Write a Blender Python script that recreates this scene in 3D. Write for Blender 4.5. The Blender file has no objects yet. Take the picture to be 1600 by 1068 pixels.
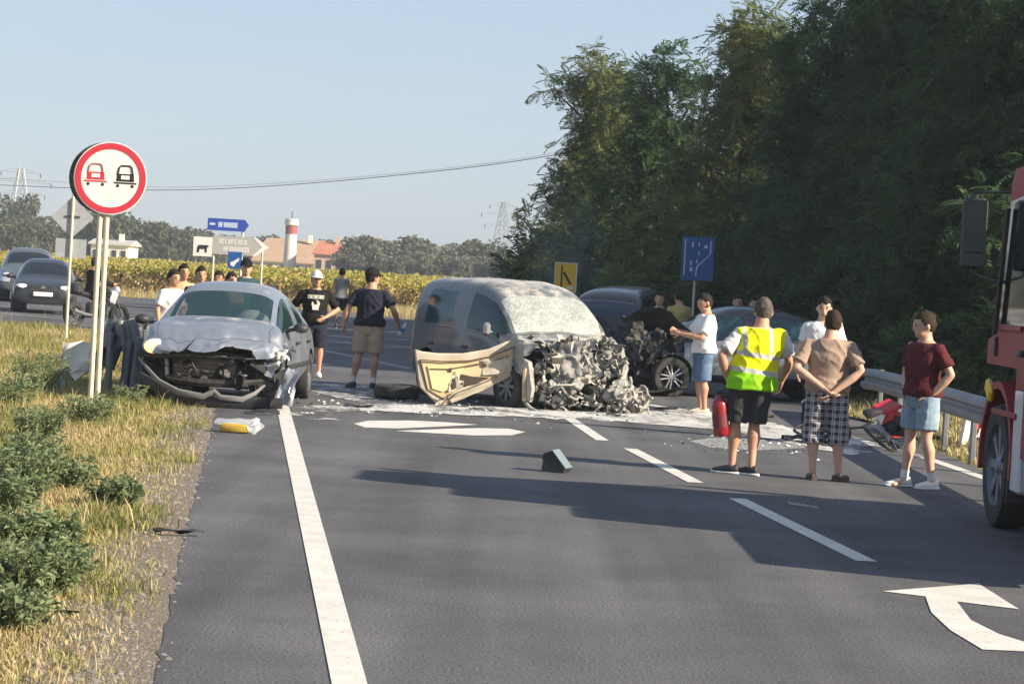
import bpy, bmesh, math, random
import numpy as np
from mathutils import Vector, Matrix, Euler, noise

R = math.radians
SC = bpy.context.scene
COL = SC.collection

# ------------------------------------------------------------------ camera
CAM_H, FPX, PITCH, ROLL = 1.8, 4000.0, R(-1.49), R(3.3)
cam_d = bpy.data.cameras.new('camera')
cam_d.sensor_width = 36.0
cam_d.lens = FPX / 1600.0 * 36.0
cam_d.clip_start, cam_d.clip_end = 0.5, 6000.0
cam = bpy.data.objects.new('camera', cam_d)
COL.objects.link(cam)
cam.matrix_world = (Matrix.Translation((0, 0, CAM_H)) @ Matrix.Rotation(R(90) + PITCH, 4, 'X')
                    @ Matrix.Rotation(ROLL, 4, 'Z'))
SC.camera = cam

# ------------------------------------------------------------------ sky and sun
SUN_EL, SUN_AZ = R(27.0), R(-23.0)          # from +X, a touch from behind the viewer
wd = bpy.data.worlds.new('World')
SC.world = wd
wd.use_nodes = True
wn = wd.node_tree
bg = wn.nodes['Background']
sky = wn.nodes.new('ShaderNodeTexSky')
sky.sky_type = 'NISHITA'
sky.sun_disc = False
sky.sun_elevation = SUN_EL
sky.sun_rotation = R(90) - SUN_AZ
sky.air_density, sky.dust_density, sky.ozone_density = 1.0, 0.6, 2.5
sky.altitude = 200
mixn = wn.nodes.new('ShaderNodeMix'); mixn.data_type = 'RGBA'      # hazy late-summer air: pale blue-grey veil over the clear sky
mixn.inputs[0].default_value = 0.62
mixn.inputs[7].default_value = (2.30, 2.80, 3.85, 1)
wn.links.new(sky.outputs[0], mixn.inputs[6])
wn.links.new(mixn.outputs[2], bg.inputs[0])
bg.inputs[1].default_value = 0.082
sd = bpy.data.lights.new('sun', 'SUN')
sd.energy, sd.angle, sd.color = 4.7, R(0.5), (1.0, 0.87, 0.68)
so = bpy.data.objects.new('sun', sd)
COL.objects.link(so)
SDIR = Vector((math.cos(SUN_EL) * math.cos(SUN_AZ), math.cos(SUN_EL) * math.sin(SUN_AZ), math.sin(SUN_EL)))
so.rotation_euler = (-SDIR).to_track_quat('-Z', 'Y').to_euler()
so.location = SDIR * 60
SC.view_settings.view_transform = 'Standard'
SC.view_settings.look = 'None'
SC.view_settings.exposure = 1.15
SC.view_settings.gamma = 1.0
SC.view_settings.use_curve_mapping = False
SC.render.engine = 'CYCLES'
SC.cycles.max_bounces = 6
SC.cycles.transparent_max_bounces = 8
SC.cycles.volume_bounces = 0

# ------------------------------------------------------------------ survey: photo bearings to places on the ground
_CM = cam.matrix_world.to_3x3()
def ray(px, py):
    return (_CM @ Vector((px - 800.0, 534.0 - py, -FPX))).normalized()
def G(px, py, z=0.0):
    d = ray(px, py)
    t = (z - CAM_H) / d.z
    return Vector((d.x * t, d.y * t, z))
def AT(px, py, dist):
    d = ray(px, py)
    t = dist / d.y
    return Vector((d.x * t, dist, CAM_H + d.z * t))

# ------------------------------------------------------------------ materials
MATS = {}
def M(name, col=(0.5, 0.5, 0.5), rough=0.6, metal=0.0, col2=None, scale=8.0, detail=4.0, ramp=(0.35, 0.65),
      bump=0.0, bscale=None, spec=0.5, coat=0.0, emit=None, estr=0.0, trans=0.0, alpha=1.0, distort=0.0, stretch=None, rough2=None):
    if name in MATS:
        return MATS[name]
    m = bpy.data.materials.new(name)
    m.use_nodes = True
    nt = m.node_tree
    b = nt.nodes['Principled BSDF']
    b.inputs['Base Color'].default_value = (*col, 1)
    b.inputs['Roughness'].default_value = rough
    b.inputs['Metallic'].default_value = metal
    b.inputs['Specular IOR Level'].default_value = spec
    b.inputs['Coat Weight'].default_value = coat
    b.inputs['Coat Roughness'].default_value = 0.06
    b.inputs['Alpha'].default_value = alpha
    if emit:
        b.inputs['Emission Color'].default_value = (*emit, 1)
        b.inputs['Emission Strength'].default_value = estr
    if trans:
        b.inputs['Transmission Weight'].default_value = trans
    tc = None
    if col2 or bump or rough2 is not None:
        tc = nt.nodes.new('ShaderNodeTexCoord')
        src = tc.outputs['Object']
        if stretch:
            mp = nt.nodes.new('ShaderNodeMapping')
            mp.inputs['Scale'].default_value = stretch
            nt.links.new(src, mp.inputs[0]); src = mp.outputs[0]
    if col2 or rough2 is not None:
        n = nt.nodes.new('ShaderNodeTexNoise')
        n.inputs['Scale'].default_value = scale
        n.inputs['Detail'].default_value = detail
        n.inputs['Roughness'].default_value = 0.62
        n.inputs['Distortion'].default_value = distort
        nt.links.new(src, n.inputs['Vector'])
        if col2:
            r = nt.nodes.new('ShaderNodeValToRGB')
            r.color_ramp.elements[0].position, r.color_ramp.elements[1].position = ramp
            r.color_ramp.elements[0].color = (*col, 1)
            r.color_ramp.elements[1].color = (*col2, 1)
            nt.links.new(n.outputs['Fac'], r.inputs[0])
            nt.links.new(r.outputs[0], b.inputs['Base Color'])
        if rough2 is not None:
            mr = nt.nodes.new('ShaderNodeMapRange')
            mr.inputs[1].default_value, mr.inputs[2].default_value = ramp
            mr.inputs[3].default_value, mr.inputs[4].default_value = rough, rough2
            nt.links.new(n.outputs['Fac'], mr.inputs[0])
            nt.links.new(mr.outputs[0], b.inputs['Roughness'])
    if bump:
        n2 = nt.nodes.new('ShaderNodeTexNoise')
        n2.inputs['Scale'].default_value = bscale or scale * 3
        n2.inputs['Detail'].default_value = 3
        nt.links.new(src, n2.inputs['Vector'])
        bp = nt.nodes.new('ShaderNodeBump')
        bp.inputs['Strength'].default_value = bump
        bp.inputs['Distance'].default_value = 0.02
        nt.links.new(n2.outputs['Fac'], bp.inputs['Height'])
        nt.links.new(bp.outputs[0], b.inputs['Normal'])
    MATS[name] = m
    return m

def leafmat(name, col, col2, scale=1.2, transl=0.35, rough=0.55, ramp=(0.35, 0.65)):
    m = M(name, col, rough + .12, col2=col2, scale=scale, spec=0.12, ramp=ramp)
    nt = m.node_tree
    b = nt.nodes['Principled BSDF']
    out = nt.nodes['Material Output']
    r = [n for n in nt.nodes if n.type == 'VALTORGB'][0]
    t = nt.nodes.new('ShaderNodeBsdfTranslucent')
    nt.links.new(r.outputs[0], t.inputs[0])
    mx = nt.nodes.new('ShaderNodeMixShader')
    mx.inputs[0].default_value = transl
    nt.links.new(b.outputs[0], mx.inputs[1]); nt.links.new(t.outputs[0], mx.inputs[2])
    nt.links.new(mx.outputs[0], out.inputs[0])
    return m

# ------------------------------------------------------------------ object helpers
def tag(o, label=None, cat=None, group=None, kind=None):
    if label: o['label'] = label
    if cat: o['category'] = cat
    if group: o['group'] = group
    if kind: o['kind'] = kind
    return o
def empty(name, loc=(0, 0, 0), rz=0.0, label=None, cat=None, group=None):
    o = bpy.data.objects.new(name, None)
    o.empty_display_size = 0.2
    COL.objects.link(o)
    o.location = loc
    o.rotation_euler = (0, 0, rz)
    return tag(o, label, cat, group)
def link_mesh(name, me, mat=None, parent=None, smooth=False, angle=None):
    o = bpy.data.objects.new(name, me)
    COL.objects.link(o)
    if mat is not None:
        for mm in (mat if isinstance(mat, (list, tuple)) else [mat]):
            me.materials.append(mm)
    if parent is not None: o.parent = parent
    if smooth:
        me.polygons.foreach_set('use_smooth', [True] * len(me.polygons))
        if angle:
            try: me.set_sharp_from_angle(angle=angle)
            except Exception: pass
    return o
def copy_tree(o, parent=None):
    c = o.copy(); COL.objects.link(c); c.parent = parent
    for ch in list(o.children): copy_tree(ch, c)
    return c

def frame_from(d, up=Vector((0, 0, 1))):
    d = Vector(d).normalized()
    if abs(d.dot(up)) > 0.98: up = Vector((1, 0, 0))
    s = d.cross(up).normalized()
    return d, s, s.cross(d).normalized()

class MB:
    def __init__(s): s.v = []; s.f = []; s.mi = []; s.cur = 0
    def add(s, vs, fs, mi=None):
        b = len(s.v); s.v += [tuple(v) for v in vs]
        for f in fs:
            s.f.append([i + b for i in f]); s.mi.append(s.cur if mi is None else mi)
        return s
    def box(s, c, size, rot=None, taper=1.0, mi=None, bev=0.0):
        hx, hy, hz = [q * 0.5 for q in size]
        if bev:
            b = min(bev, hx * .9, hy * .9, hz * .9)
            vs = []
            for z, k in ((-hz, b), (-hz + b, 0), (hz - b, 0), (hz, b)):
                t = taper if z > 0 else 1.0
                for x, y in ((-hx + k, -hy + b + k * .4), (-hx + b + k * .4, -hy + k), (hx - b - k * .4, -hy + k), (hx - k, -hy + b + k * .4),
                             (hx - k, hy - b - k * .4), (hx - b - k * .4, hy - k), (-hx + b + k * .4, hy - k), (-hx + k, hy - b - k * .4)):
                    vs.append(Vector((x * t, y * t, z)))
            fs = [list(range(7, -1, -1)), list(range(24, 32))]
            for k in range(3):
                for i in range(8):
                    j = (i + 1) % 8
                    fs.append([k * 8 + i, k * 8 + j, k * 8 + 8 + j, k * 8 + 8 + i])
        else:
            vs = [Vector((x * (taper if z > 0 else 1), y * (taper if z > 0 else 1), z)) for z in (-hz, hz) for x, y in ((-hx, -hy), (hx, -hy), (hx, hy), (-hx, hy))]
            fs = [[3, 2, 1, 0], [4, 5, 6, 7], [0, 1, 5, 4], [1, 2, 6, 5], [2, 3, 7, 6], [3, 0, 4, 7]]
        if rot is not None:
            m = rot if isinstance(rot, Matrix) else Euler(rot).to_matrix()
            vs = [m @ v for v in vs]
        c = Vector(c)
        return s.add([v + c for v in vs], fs, mi)
    def tube(s, pts, rad, n=8, cap=True, ell=1.0, up=(0, 0, 1), rnd=False, mi=None, closed=False):
        pts = [Vector(p) for p in pts]
        if not isinstance(rad, (list, tuple)): rad = [rad] * len(pts)
        rad = list(rad)
        if rnd:
            d0 = (pts[0] - pts[1]).normalized(); d1 = (pts[-1] - pts[-2]).normalized()
            a, b = pts[0], pts[-1]; r0, r1 = rad[0], rad[-1]
            pts = [a + d0 * r0 * .95, a + d0 * r0 * .6] + pts + [b + d1 * r1 * .6, b + d1 * r1 * .95]
            rad = [r0 * .3, r0 * .8] + rad + [r1 * .8, r1 * .3]
        vs, fs = [], []
        N = len(pts); u = Vector(up); sx = None
        for i, p in enumerate(pts):
            if closed: d = pts[(i + 1) % N] - pts[i - 1]
            else: d = pts[min(i + 1, N - 1)] - pts[max(i - 1, 0)]
            if sx is None: d, sx, uy = frame_from(d, u)
            else:
                d = d.normalized(); q = sx - d * sx.dot(d)
                if q.length < 1e-4: d, sx, uy = frame_from(d, u)
                else: sx = q.normalized(); uy = sx.cross(d).normalized()
            for k in range(n):
                a = 2 * math.pi * k / n
                vs.append(p + sx * (math.cos(a) * rad[i]) + uy * (math.sin(a) * rad[i] * ell))
        for i in range(N if closed else N - 1):
            for k in range(n):
                j = (k + 1) % n; q = (i + 1) % N
                fs.append([i * n + k, i * n + j, q * n + j, q * n + k])
        if cap and not closed:
            fs.append(list(range(n - 1, -1, -1))); fs.append([(N - 1) * n + k for k in range(n)])
        return s.add(vs, fs, mi)
    def rings(s, rings, n=16, cap=True, mi=None, power=2.0):
        # rings: (centre, rx, ry, axis_x, axis_y)
        vs, fs = [], []
        for c, rx, ry, ax, ay in rings:
            c, ax, ay = Vector(c), Vector(ax), Vector(ay)
            for k in range(n):
                a = 2 * math.pi * k / n
                ca, sa = math.cos(a), math.sin(a)
                ca = math.copysign(abs(ca) ** (2 / power), ca); sa = math.copysign(abs(sa) ** (2 / power), sa)
                vs.append(c + ax * rx * ca + ay * ry * sa)
        N = len(rings)
        for i in range(N - 1):
            for k in range(n):
                j = (k + 1) % n
                fs.append([i * n + k, i * n + j, (i + 1) * n + j, (i + 1) * n + k])
        if cap:
            fs.append(list(range(n - 1, -1, -1))); fs.append([(N - 1) * n + k for k in range(n)])
        return s.add(vs, fs, mi)
    def ball(s, c, r, nu=12, nv=8, rot=None, mi=None):
        r = (r, r, r) if not isinstance(r, (tuple, list)) else r
        c = Vector(c); vs, fs = [], []
        m = None if rot is None else (rot if isinstance(rot, Matrix) else Euler(rot).to_matrix())
        for i in range(nv + 1):
            t = math.pi * i / nv
            for k in range(nu):
                a = 2 * math.pi * k / nu
                p = Vector((r[0] * math.sin(t) * math.cos(a), r[1] * math.sin(t) * math.sin(a), -r[2] * math.cos(t)))
                vs.append(c + (m @ p if m else p))
        for i in range(nv):
            for k in range(nu):
                j = (k + 1) % nu
                fs.append([i * nu + k, i * nu + j, (i + 1) * nu + j, (i + 1) * nu + k])
        return s.add(vs, fs, mi)
    def lathe(s, prof, c=(0, 0, 0), axis=(0, 0, 1), n=24, mi=None):
        d, sx, uy = frame_from(axis, Vector((0, 0, 1)))
        c = Vector(c); vs, fs = [], []
        for r, h in prof:
            for k in range(n):
                a = 2 * math.pi * k / n
                vs.append(c + d * h + (sx * math.cos(a) + uy * math.sin(a)) * r)
        for i in range(len(prof) - 1):
            for k in range(n):
                j = (k + 1) % n
                fs.append([i * n + k, i * n + j, (i + 1) * n + j, (i + 1) * n + k])
        return s.add(vs, fs, mi)
    def prism(s, poly, o, ax, ay, th, mi=None):
        # poly 2D in the plane o+ax*u+ay*v, thickness th along ax x ay
        o, ax, ay = Vector(o), Vector(ax), Vector(ay)
        nrm = ax.cross(ay).normalized() * th
        a = [o + ax * u + ay * v for u, v in poly]
        n = len(a)
        vs = a + [p + nrm for p in a]
        fs = [list(range(n - 1, -1, -1)), list(range(n, 2 * n))]
        for i in range(n):
            j = (i + 1) % n
            fs.append([i, j, n + j, n + i])
        return s.add(vs, fs, mi)
    def xf(s, mtx, start=0):
        for i in range(start, len(s.v)): s.v[i] = tuple(mtx @ Vector(s.v[i]))
        return s
    def mesh(s, name):
        me = bpy.data.meshes.new(name)
        me.from_pydata(s.v, [], s.f)
        if any(s.mi): me.polygons.foreach_set('material_index', s.mi)
        me.update()
        return me
    def build(s, name, mat=None, parent=None, smooth=False, angle=R(40), fix=False):
        me = s.mesh(name)
        if fix:
            bm = bmesh.new(); bm.from_mesh(me)
            bmesh.ops.recalc_face_normals(bm, faces=bm.faces); bm.to_mesh(me); bm.free()
        return link_mesh(name, me, mat, parent, smooth, angle)

def np_mesh(name, V, F, mi=None):
    V = np.asarray(V, dtype=np.float32).reshape(-1, 3); F = np.asarray(F, dtype=np.int32)
    me = bpy.data.meshes.new(name)
    k = F.shape[1]
    me.vertices.add(len(V)); me.vertices.foreach_set('co', V.ravel())
    me.loops.add(F.size); me.loops.foreach_set('vertex_index', F.ravel())
    me.polygons.add(len(F))
    me.polygons.foreach_set('loop_start', np.arange(0, F.size, k, dtype=np.int32))
    try: me.polygons.foreach_set('loop_total', np.full(len(F), k, dtype=np.int32))
    except Exception: pass
    if mi is not None: me.polygons.foreach_set('material_index', np.asarray(mi, dtype=np.int32))
    me.update(calc_edges=True)
    return me

WORK = bpy.data.scenes.new('workbench')              # an empty scene in which modifiers are applied quickly
def evaluated(o):
    COL.objects.unlink(o); WORK.collection.objects.link(o)
    with bpy.context.temp_override(scene=WORK, view_layer=WORK.view_layers[0]):
        dg = bpy.context.evaluated_depsgraph_get(); dg.update()
        return bpy.data.meshes.new_from_object(o.evaluated_get(dg))
def sheet(name, pts, z, mat, kind=None, parent=None):
    bm = bmesh.new()
    vs = [bm.verts.new((p[0], p[1], z)) for p in pts]
    f = bm.faces.new(vs)
    if f.normal.z < 0: f.normal_flip()
    bmesh.ops.triangulate(bm, faces=bm.faces)
    for f in bm.faces:
        f.normal_update()
        if f.normal.z < 0: f.normal_flip()
    me = bpy.data.meshes.new(name); bm.to_mesh(me); bm.free()
    o = link_mesh(name, me, mat, parent)
    if kind: o['kind'] = kind
    return o
# ================================================================== THE SETTING
rnd = random.Random(7)
rng = np.random.default_rng(11)

# ---- materials of the ground
def ground_mat():
    m = M('dry_ground', (0.30, 0.21, 0.10), 0.95, col2=(0.20, 0.19, 0.07), scale=0.35, detail=8, bump=0.6, bscale=18, spec=0.1)
    return m
def asphalt_mat(name='asphalt', dark=(0.060, 0.060, 0.064), light=(0.106, 0.105, 0.107)):
    m = M(name, dark, 0.86, col2=light, scale=0.55, detail=7, ramp=(0.3, 0.7), bump=0.12, bscale=160, spec=0.25)
    nt = m.node_tree
    b = nt.nodes['Principled BSDF']
    base = b.inputs['Base Color'].links[0].from_socket
    tc = [n for n in nt.nodes if n.type == 'TEX_COORD'][0]
    # stone chips
    n = nt.nodes.new('ShaderNodeTexNoise'); n.inputs['Scale'].default_value = 62; n.inputs['Detail'].default_value = 2
    nt.links.new(tc.outputs['Object'], n.inputs['Vector'])
    mr = nt.nodes.new('ShaderNodeMapRange'); mr.inputs[1].default_value = 0.32; mr.inputs[2].default_value = 0.70
    mr.inputs[3].default_value = 0.48; mr.inputs[4].default_value = 1.80
    nt.links.new(n.outputs['Fac'], mr.inputs[0])
    # long streaks polished by tyres, running with the road
    mp = nt.nodes.new('ShaderNodeMapping'); mp.inputs['Rotation'].default_value = (0, 0, R(-8)); mp.inputs['Scale'].default_value = (1.5, 0.05, 1)
    nt.links.new(tc.outputs['Object'], mp.inputs[0])
    n3 = nt.nodes.new('ShaderNodeTexNoise'); n3.inputs['Scale'].default_value = 1.1; n3.inputs['Detail'].default_value = 5
    nt.links.new(mp.outputs[0], n3.inputs['Vector'])
    mr3 = nt.nodes.new('ShaderNodeMapRange'); mr3.inputs[1].default_value = 0.3; mr3.inputs[2].default_value = 0.75
    mr3.inputs[3].default_value = 0.74; mr3.inputs[4].default_value = 1.36
    nt.links.new(n3.outputs['Fac'], mr3.inputs[0])
    mu = nt.nodes.new('ShaderNodeMath'); mu.operation = 'MULTIPLY'
    nt.links.new(mr.outputs[0], mu.inputs[0]); nt.links.new(mr3.outputs[0], mu.inputs[1])
    mx = nt.nodes.new('ShaderNodeVectorMath'); mx.operation = 'SCALE'
    nt.links.new(base, mx.inputs[0]); nt.links.new(mu.outputs[0], mx.inputs['Scale'])
    nt.links.new(mx.outputs[0], b.inputs['Base Color'])
    return m
ASPH = asphalt_mat()
def paint_mat(name, col, wear=0.45):
    m = M(name, col, 0.7, col2=tuple(c * 0.8 for c in col), scale=3, detail=6)
    nt = m.node_tree; b = nt.nodes['Principled BSDF']
    tc = [n for n in nt.nodes if n.type == 'TEX_COORD'][0]
    n = nt.nodes.new('ShaderNodeTexNoise'); n.inputs['Scale'].default_value = 38; n.inputs['Detail'].default_value = 5
    nt.links.new(tc.outputs['Object'], n.inputs['Vector'])
    r = nt.nodes.new('ShaderNodeValToRGB'); r.color_ramp.elements[0].position = wear - 0.16; r.color_ramp.elements[1].position = wear - 0.02
    r.color_ramp.elements[0].color = (0, 0, 0, 1); r.color_ramp.elements[1].color = (1, 1, 1, 1)
    nt.links.new(n.outputs['Fac'], r.inputs[0]); nt.links.new(r.outputs[0], b.inputs['Alpha'])
    return m
WPAINT = paint_mat('road_paint', (0.66, 0.64, 0.58), 0.40)
WPAINT_OLD = paint_mat('worn_road_paint', (0.40, 0.40, 0.38), 0.55)

bm_ = MB(); S_ = 2600
N_ = 26
xs = [-S_ + 2 * S_ * i / N_ for i in range(N_ + 1)]
ys = [-400 + 3400 * i / N_ for i in range(N_ + 1)]
bm_.add([(x, y, -0.03) for y in ys for x in xs], [[j * (N_ + 1) + i, j * (N_ + 1) + i + 1, (j + 1) * (N_ + 1) + i + 1, (j + 1) * (N_ + 1) + i] for j in range(N_) for i in range(N_)])
tag(bm_.build('ground', ground_mat()), kind='structure')

# ---- road outline (left and right asphalt edges, in metres from the viewer)
L_EDGE = [(0.9, -12), (-0.30, 0), (-1.43, 10.8), (-2.3, 19), (-3.2, 28), (-4.1, 36), (-5.4, 46), (-7.2, 54.5), (-9.6, 59.2), (-13, 61.5), (-26, 66), (-80, 79)]
R_EDGE = [(7.6, -12), (6.7, 0), (5.7, 12), (5.35, 20), (5.12, 27), (5.1, 38), (4.7, 48), (3.2, 60), (0.2, 76), (-4.0, 95), (-12, 103), (-34, 111), (-84, 126)]
def densify(pl, step, jit=0.0, seed=1):
    rr = random.Random(seed); out = []
    for a, b in zip(pl[:-1], pl[1:]):
        a, b = Vector(a), Vector(b); n = max(1, int((b - a).length / step))
        nrm = Vector((-(b - a).y, (b - a).x)).normalized()
        for i in range(n):
            p = a.lerp(b, i / n); out.append(p + nrm * rr.gauss(0, jit))
    out.append(Vector(pl[-1])); return out
def smoothline(pl, it=2):
    for _ in range(it):
        q = [pl[0]]
        for a, b in zip(pl[:-1], pl[1:]):
            a, b = Vector(a), Vector(b); q += [a.lerp(b, .25), a.lerp(b, .75)]
        q.append(pl[-1]); pl = q
    return pl
LE = smoothline(L_EDGE); RE = smoothline(R_EDGE)
def loft(name, A, B, z, mat, n=260, nx=1, kind='structure', parent=None, jit=0.0, seed=3):
    def resamp(pl):
        pl = [Vector((p[0], p[1])) for p in pl]
        d = [0]
        for a, b in zip(pl[:-1], pl[1:]): d.append(d[-1] + (b - a).length)
        out = []; k = 0
        for i in range(n + 1):
            t = d[-1] * (i / n) ** 1.25
            while k < len(d) - 2 and d[k + 1] < t: k += 1
            out.append(pl[k].lerp(pl[k + 1], min(1, (t - d[k]) / max(1e-9, d[k + 1] - d[k]))))
        return out
    rr = random.Random(seed)
    A, B = resamp(A), resamp(B); mb = MB(); vs = []
    for a, b in zip(A, B):
        for j in range(nx + 1):
            p = a.lerp(b, j / nx)
            if jit and j in (0, nx): p = p + Vector((rr.gauss(0, jit), 0))
            vs.append((p.x, p.y, z))
    fs = [[i * (nx + 1) + j, i * (nx + 1) + j + 1, (i + 1) * (nx + 1) + j + 1, (i + 1) * (nx + 1) + j] for i in range(n) for j in range(nx)]
    mb.add(vs, fs)
    o = mb.build(name, mat, parent); o['kind'] = kind
    return o
road = loft('road', LE, RE, 0.0, ASPH, n=700, nx=4, jit=0.012)

# ---- markings, parts of the road
def stripe(name, p, q, w, mat=WPAINT, z=0.005):
    p, q = Vector(p[:2]), Vector(q[:2]); d = (q - p).normalized(); s = Vector((-d.y, d.x)) * w / 2
    return sheet(name, [p - s, q - s, q + s, p + s], z, mat, parent=road)
e0, e1 = G(546, 1068), G(443, 640)
ed = (e1 - e0).normalized()
stripe('edge_line', e0 - ed * 9, e1 + ed * 0.6, 0.155)
stripe('edge_line', e1 + ed * 0.6, e1 + ed * 16, 0.15)
for a, b in (((1354, 877), (1152, 779)), ((1087, 754), (985, 701)), ((941, 688), (884, 650))):
    stripe('lane_dash', G(*a), G(*b), 0.15)
stripe('edge_line', G(1640, 782), G(1440, 713), 0.15)
stripe('edge_line', G(1437, 712), G(1290, 672), 0.13, WPAINT_OLD)
for a, b, w in (((505, 547), (640, 576), .16), ((486, 571), (511, 568), .2), ((617, 530), (690, 536), .2), ((200, 508), (0, 489), .2), ((420, 525), (500, 540), .18), ((232, 497), (60, 478), .22)):
    stripe('lane_dash', G(*a), G(*b), w, WPAINT_OLD)
def pxsheet(name, pts, mat=WPAINT, z=0.005):
    return sheet(name, [G(*p) for p in pts], z, mat, parent=road)
pxsheet('turn_arrow', [(1379, 924), (1529, 912), (1592, 952), (1495, 940), (1517, 969), (1561, 991), (1610, 1006), (1720, 1022), (1720, 1052), (1600, 1018), (1535, 1015), (1485, 985), (1455, 957), (1446, 932)])
pxsheet('arrow_mark', [(553, 662), (575, 657.5), (640, 657), (700, 660), (748, 663.5), (690, 666.5), (620, 669.5), (570, 668)])
pxsheet('arrow_mark', [(618, 673.5), (700, 670), (750, 669), (795, 670), (821, 675), (800, 680), (740, 680.5), (680, 677)])
pxsheet('arrow_mark', [(1075, 689), (1110, 684.5), (1180, 686), (1255, 692), (1258, 700), (1180, 704), (1110, 699)], WPAINT_OLD)
pxsheet('arrow_mark', [(1230, 784), (1278, 791), (1280, 795), (1232, 788)], WPAINT_OLD)
# pale traffic-island patch on the side road
# ---- verges
GRAVEL = M('gravel', (0.26, 0.215, 0.17), 0.95, col2=(0.16, 0.135, 0.11), scale=22, detail=6, bump=0.9, bscale=60, spec=0.1)
VERGE = M('dry_turf', (0.34, 0.235, 0.095), 0.97, col2=(0.19, 0.17, 0.055), scale=1.6, detail=8, bump=0.8, bscale=30, spec=0.05)
DIRT = M('dirt_verge', (0.27, 0.21, 0.14), 0.97, col2=(0.15, 0.12, 0.075), scale=2.2, detail=8, bump=0.8, bscale=25, spec=0.05)
def off(pl, d):
    out = []
    for i, p in enumerate(pl):
        a = Vector(pl[max(0, i - 1)][:2]); b = Vector(pl[min(len(pl) - 1, i + 1)][:2])
        t = (b - a).normalized(); out.append(Vector(p[:2]) + Vector((-t.y, t.x)) * d)
    return out
loft('gravel_shoulder', off(LE, 0.52), off(LE, -0.15), -0.003, GRAVEL, n=300, nx=2, jit=0.02)
loft('verge', off(LE, 30), off(LE, 0.45), -0.018, VERGE, n=200, nx=6)
loft('verge', off(RE, -0.2), off(RE, -4.5), -0.016, DIRT, n=200, nx=3)

def left_x(y):
    for a, b in zip(LE[:-1], LE[1:]):
        if a[1] <= y <= b[1]: return a[0] + (b[0] - a[0]) * (y - a[1]) / max(1e-6, b[1] - a[1])
    return LE[-1][0]
def right_x(y):
    for a, b in zip(RE[:-1], RE[1:]):
        if a[1] <= y <= b[1]: return a[0] + (b[0] - a[0]) * (y - a[1]) / max(1e-6, b[1] - a[1])
    return RE[-1][0]

# ---- loose stones on the shoulder
tV, tF = [], []
base = np.array([(-1, -1, 0), (1, -1, 0), (1, 1, 0), (-1, 1, 0), (0, 0, 1.2)]) * 0.5
for i in range(5200):
    y = 9.5 + 26 * rnd.random() ** 1.4
    x = left_x(y) - 0.62 * rnd.random() ** 0.8 + 0.05
    s = 0.012 + 0.03 * rnd.random() ** 3
    a = rnd.random() * 6.28
    c, q = math.cos(a), math.sin(a)
    rot = np.array([[c, -q, 0], [q, c, 0], [0, 0, 0.7]])
    tV.append(base @ rot.T * s * (0.7 + rnd.random() * .7) + np.array([x, y, -0.008]))
    k = 5 * i
    tF += [(k, k + 1, k + 4), (k + 1, k + 2, k + 4), (k + 2, k + 3, k + 4), (k + 3, k, k + 4)]
STONE = M('stone_chip', (0.33, 0.29, 0.24), 0.9, col2=(0.17, 0.15, 0.13), scale=9)
tag(link_mesh('loose_gravel', np_mesh('loose_gravel', np.concatenate(tV), tF), STONE), 'loose grey gravel scattered along the asphalt edge', 'gravel', kind='stuff')

# ---- grass: tapering bent blades, three vertices pairs each
def patch_noise(x, y, s, seed=0.0):
    return noise.noise(Vector((x * s + seed, y * s - seed * 1.7, seed)))
def blades(name, pts, hs, mats, mis, w0=0.006, label=None, cat='grass', lean=0.7):
    n = len(pts)
    P = np.asarray(pts, float); H = np.asarray(hs, float)
    az = rng.random(n) * 2 * np.pi; ln = (0.15 + lean * rng.random(n)) * H
    D = np.stack([np.cos(az), np.sin(az), np.zeros(n)], 1); Sx = np.stack([-np.sin(az), np.cos(az), np.zeros(n)], 1)
    tw = rng.random(n) * 2 - 1
    Sx = Sx * np.cos(tw)[:, None] + D * np.sin(tw)[:, None]
    W = (w0 * (0.6 + rng.random(n)))[:, None]
    up = np.array([0, 0, 1.0])
    m1 = P + up * (H * .55)[:, None] + D * (ln * .35)[:, None]
    t = P + up * (H * (1 - .25 * rng.random(n)))[:, None] + D * ln[:, None]
    V = np.stack([P - Sx * W, P + Sx * W, m1 + Sx * W * .75, m1 - Sx * W * .75, t], 1).reshape(-1, 3)
    k = np.arange(n)[:, None] * 5
    F = np.concatenate([np.stack([k + 0, k + 1, k + 2], 2).reshape(-1, 3), np.stack([k + 0, k + 2, k + 3], 2).reshape(-1, 3), np.stack([k + 3, k + 2, k + 4], 2).reshape(-1, 3)])
    mi = np.concatenate([mis, mis, mis])
    o = link_mesh(name, np_mesh(name, V, F, mi), mats)
    return tag(o, label, cat, kind='stuff')
STRAW = leafmat('straw', (0.40, 0.31, 0.16), (0.53, 0.44, 0.25), 3, 0.25, 0.8)
YGRASS = leafmat('yellow_grass', (0.27, 0.26, 0.085), (0.38, 0.35, 0.12), 3, 0.3, 0.7)
GGRASS = leafmat('green_grass', (0.11, 0.15, 0.035), (0.20, 0.22, 0.06), 3, 0.35, 0.6)
pts, hs, mis = [], [], []
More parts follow.
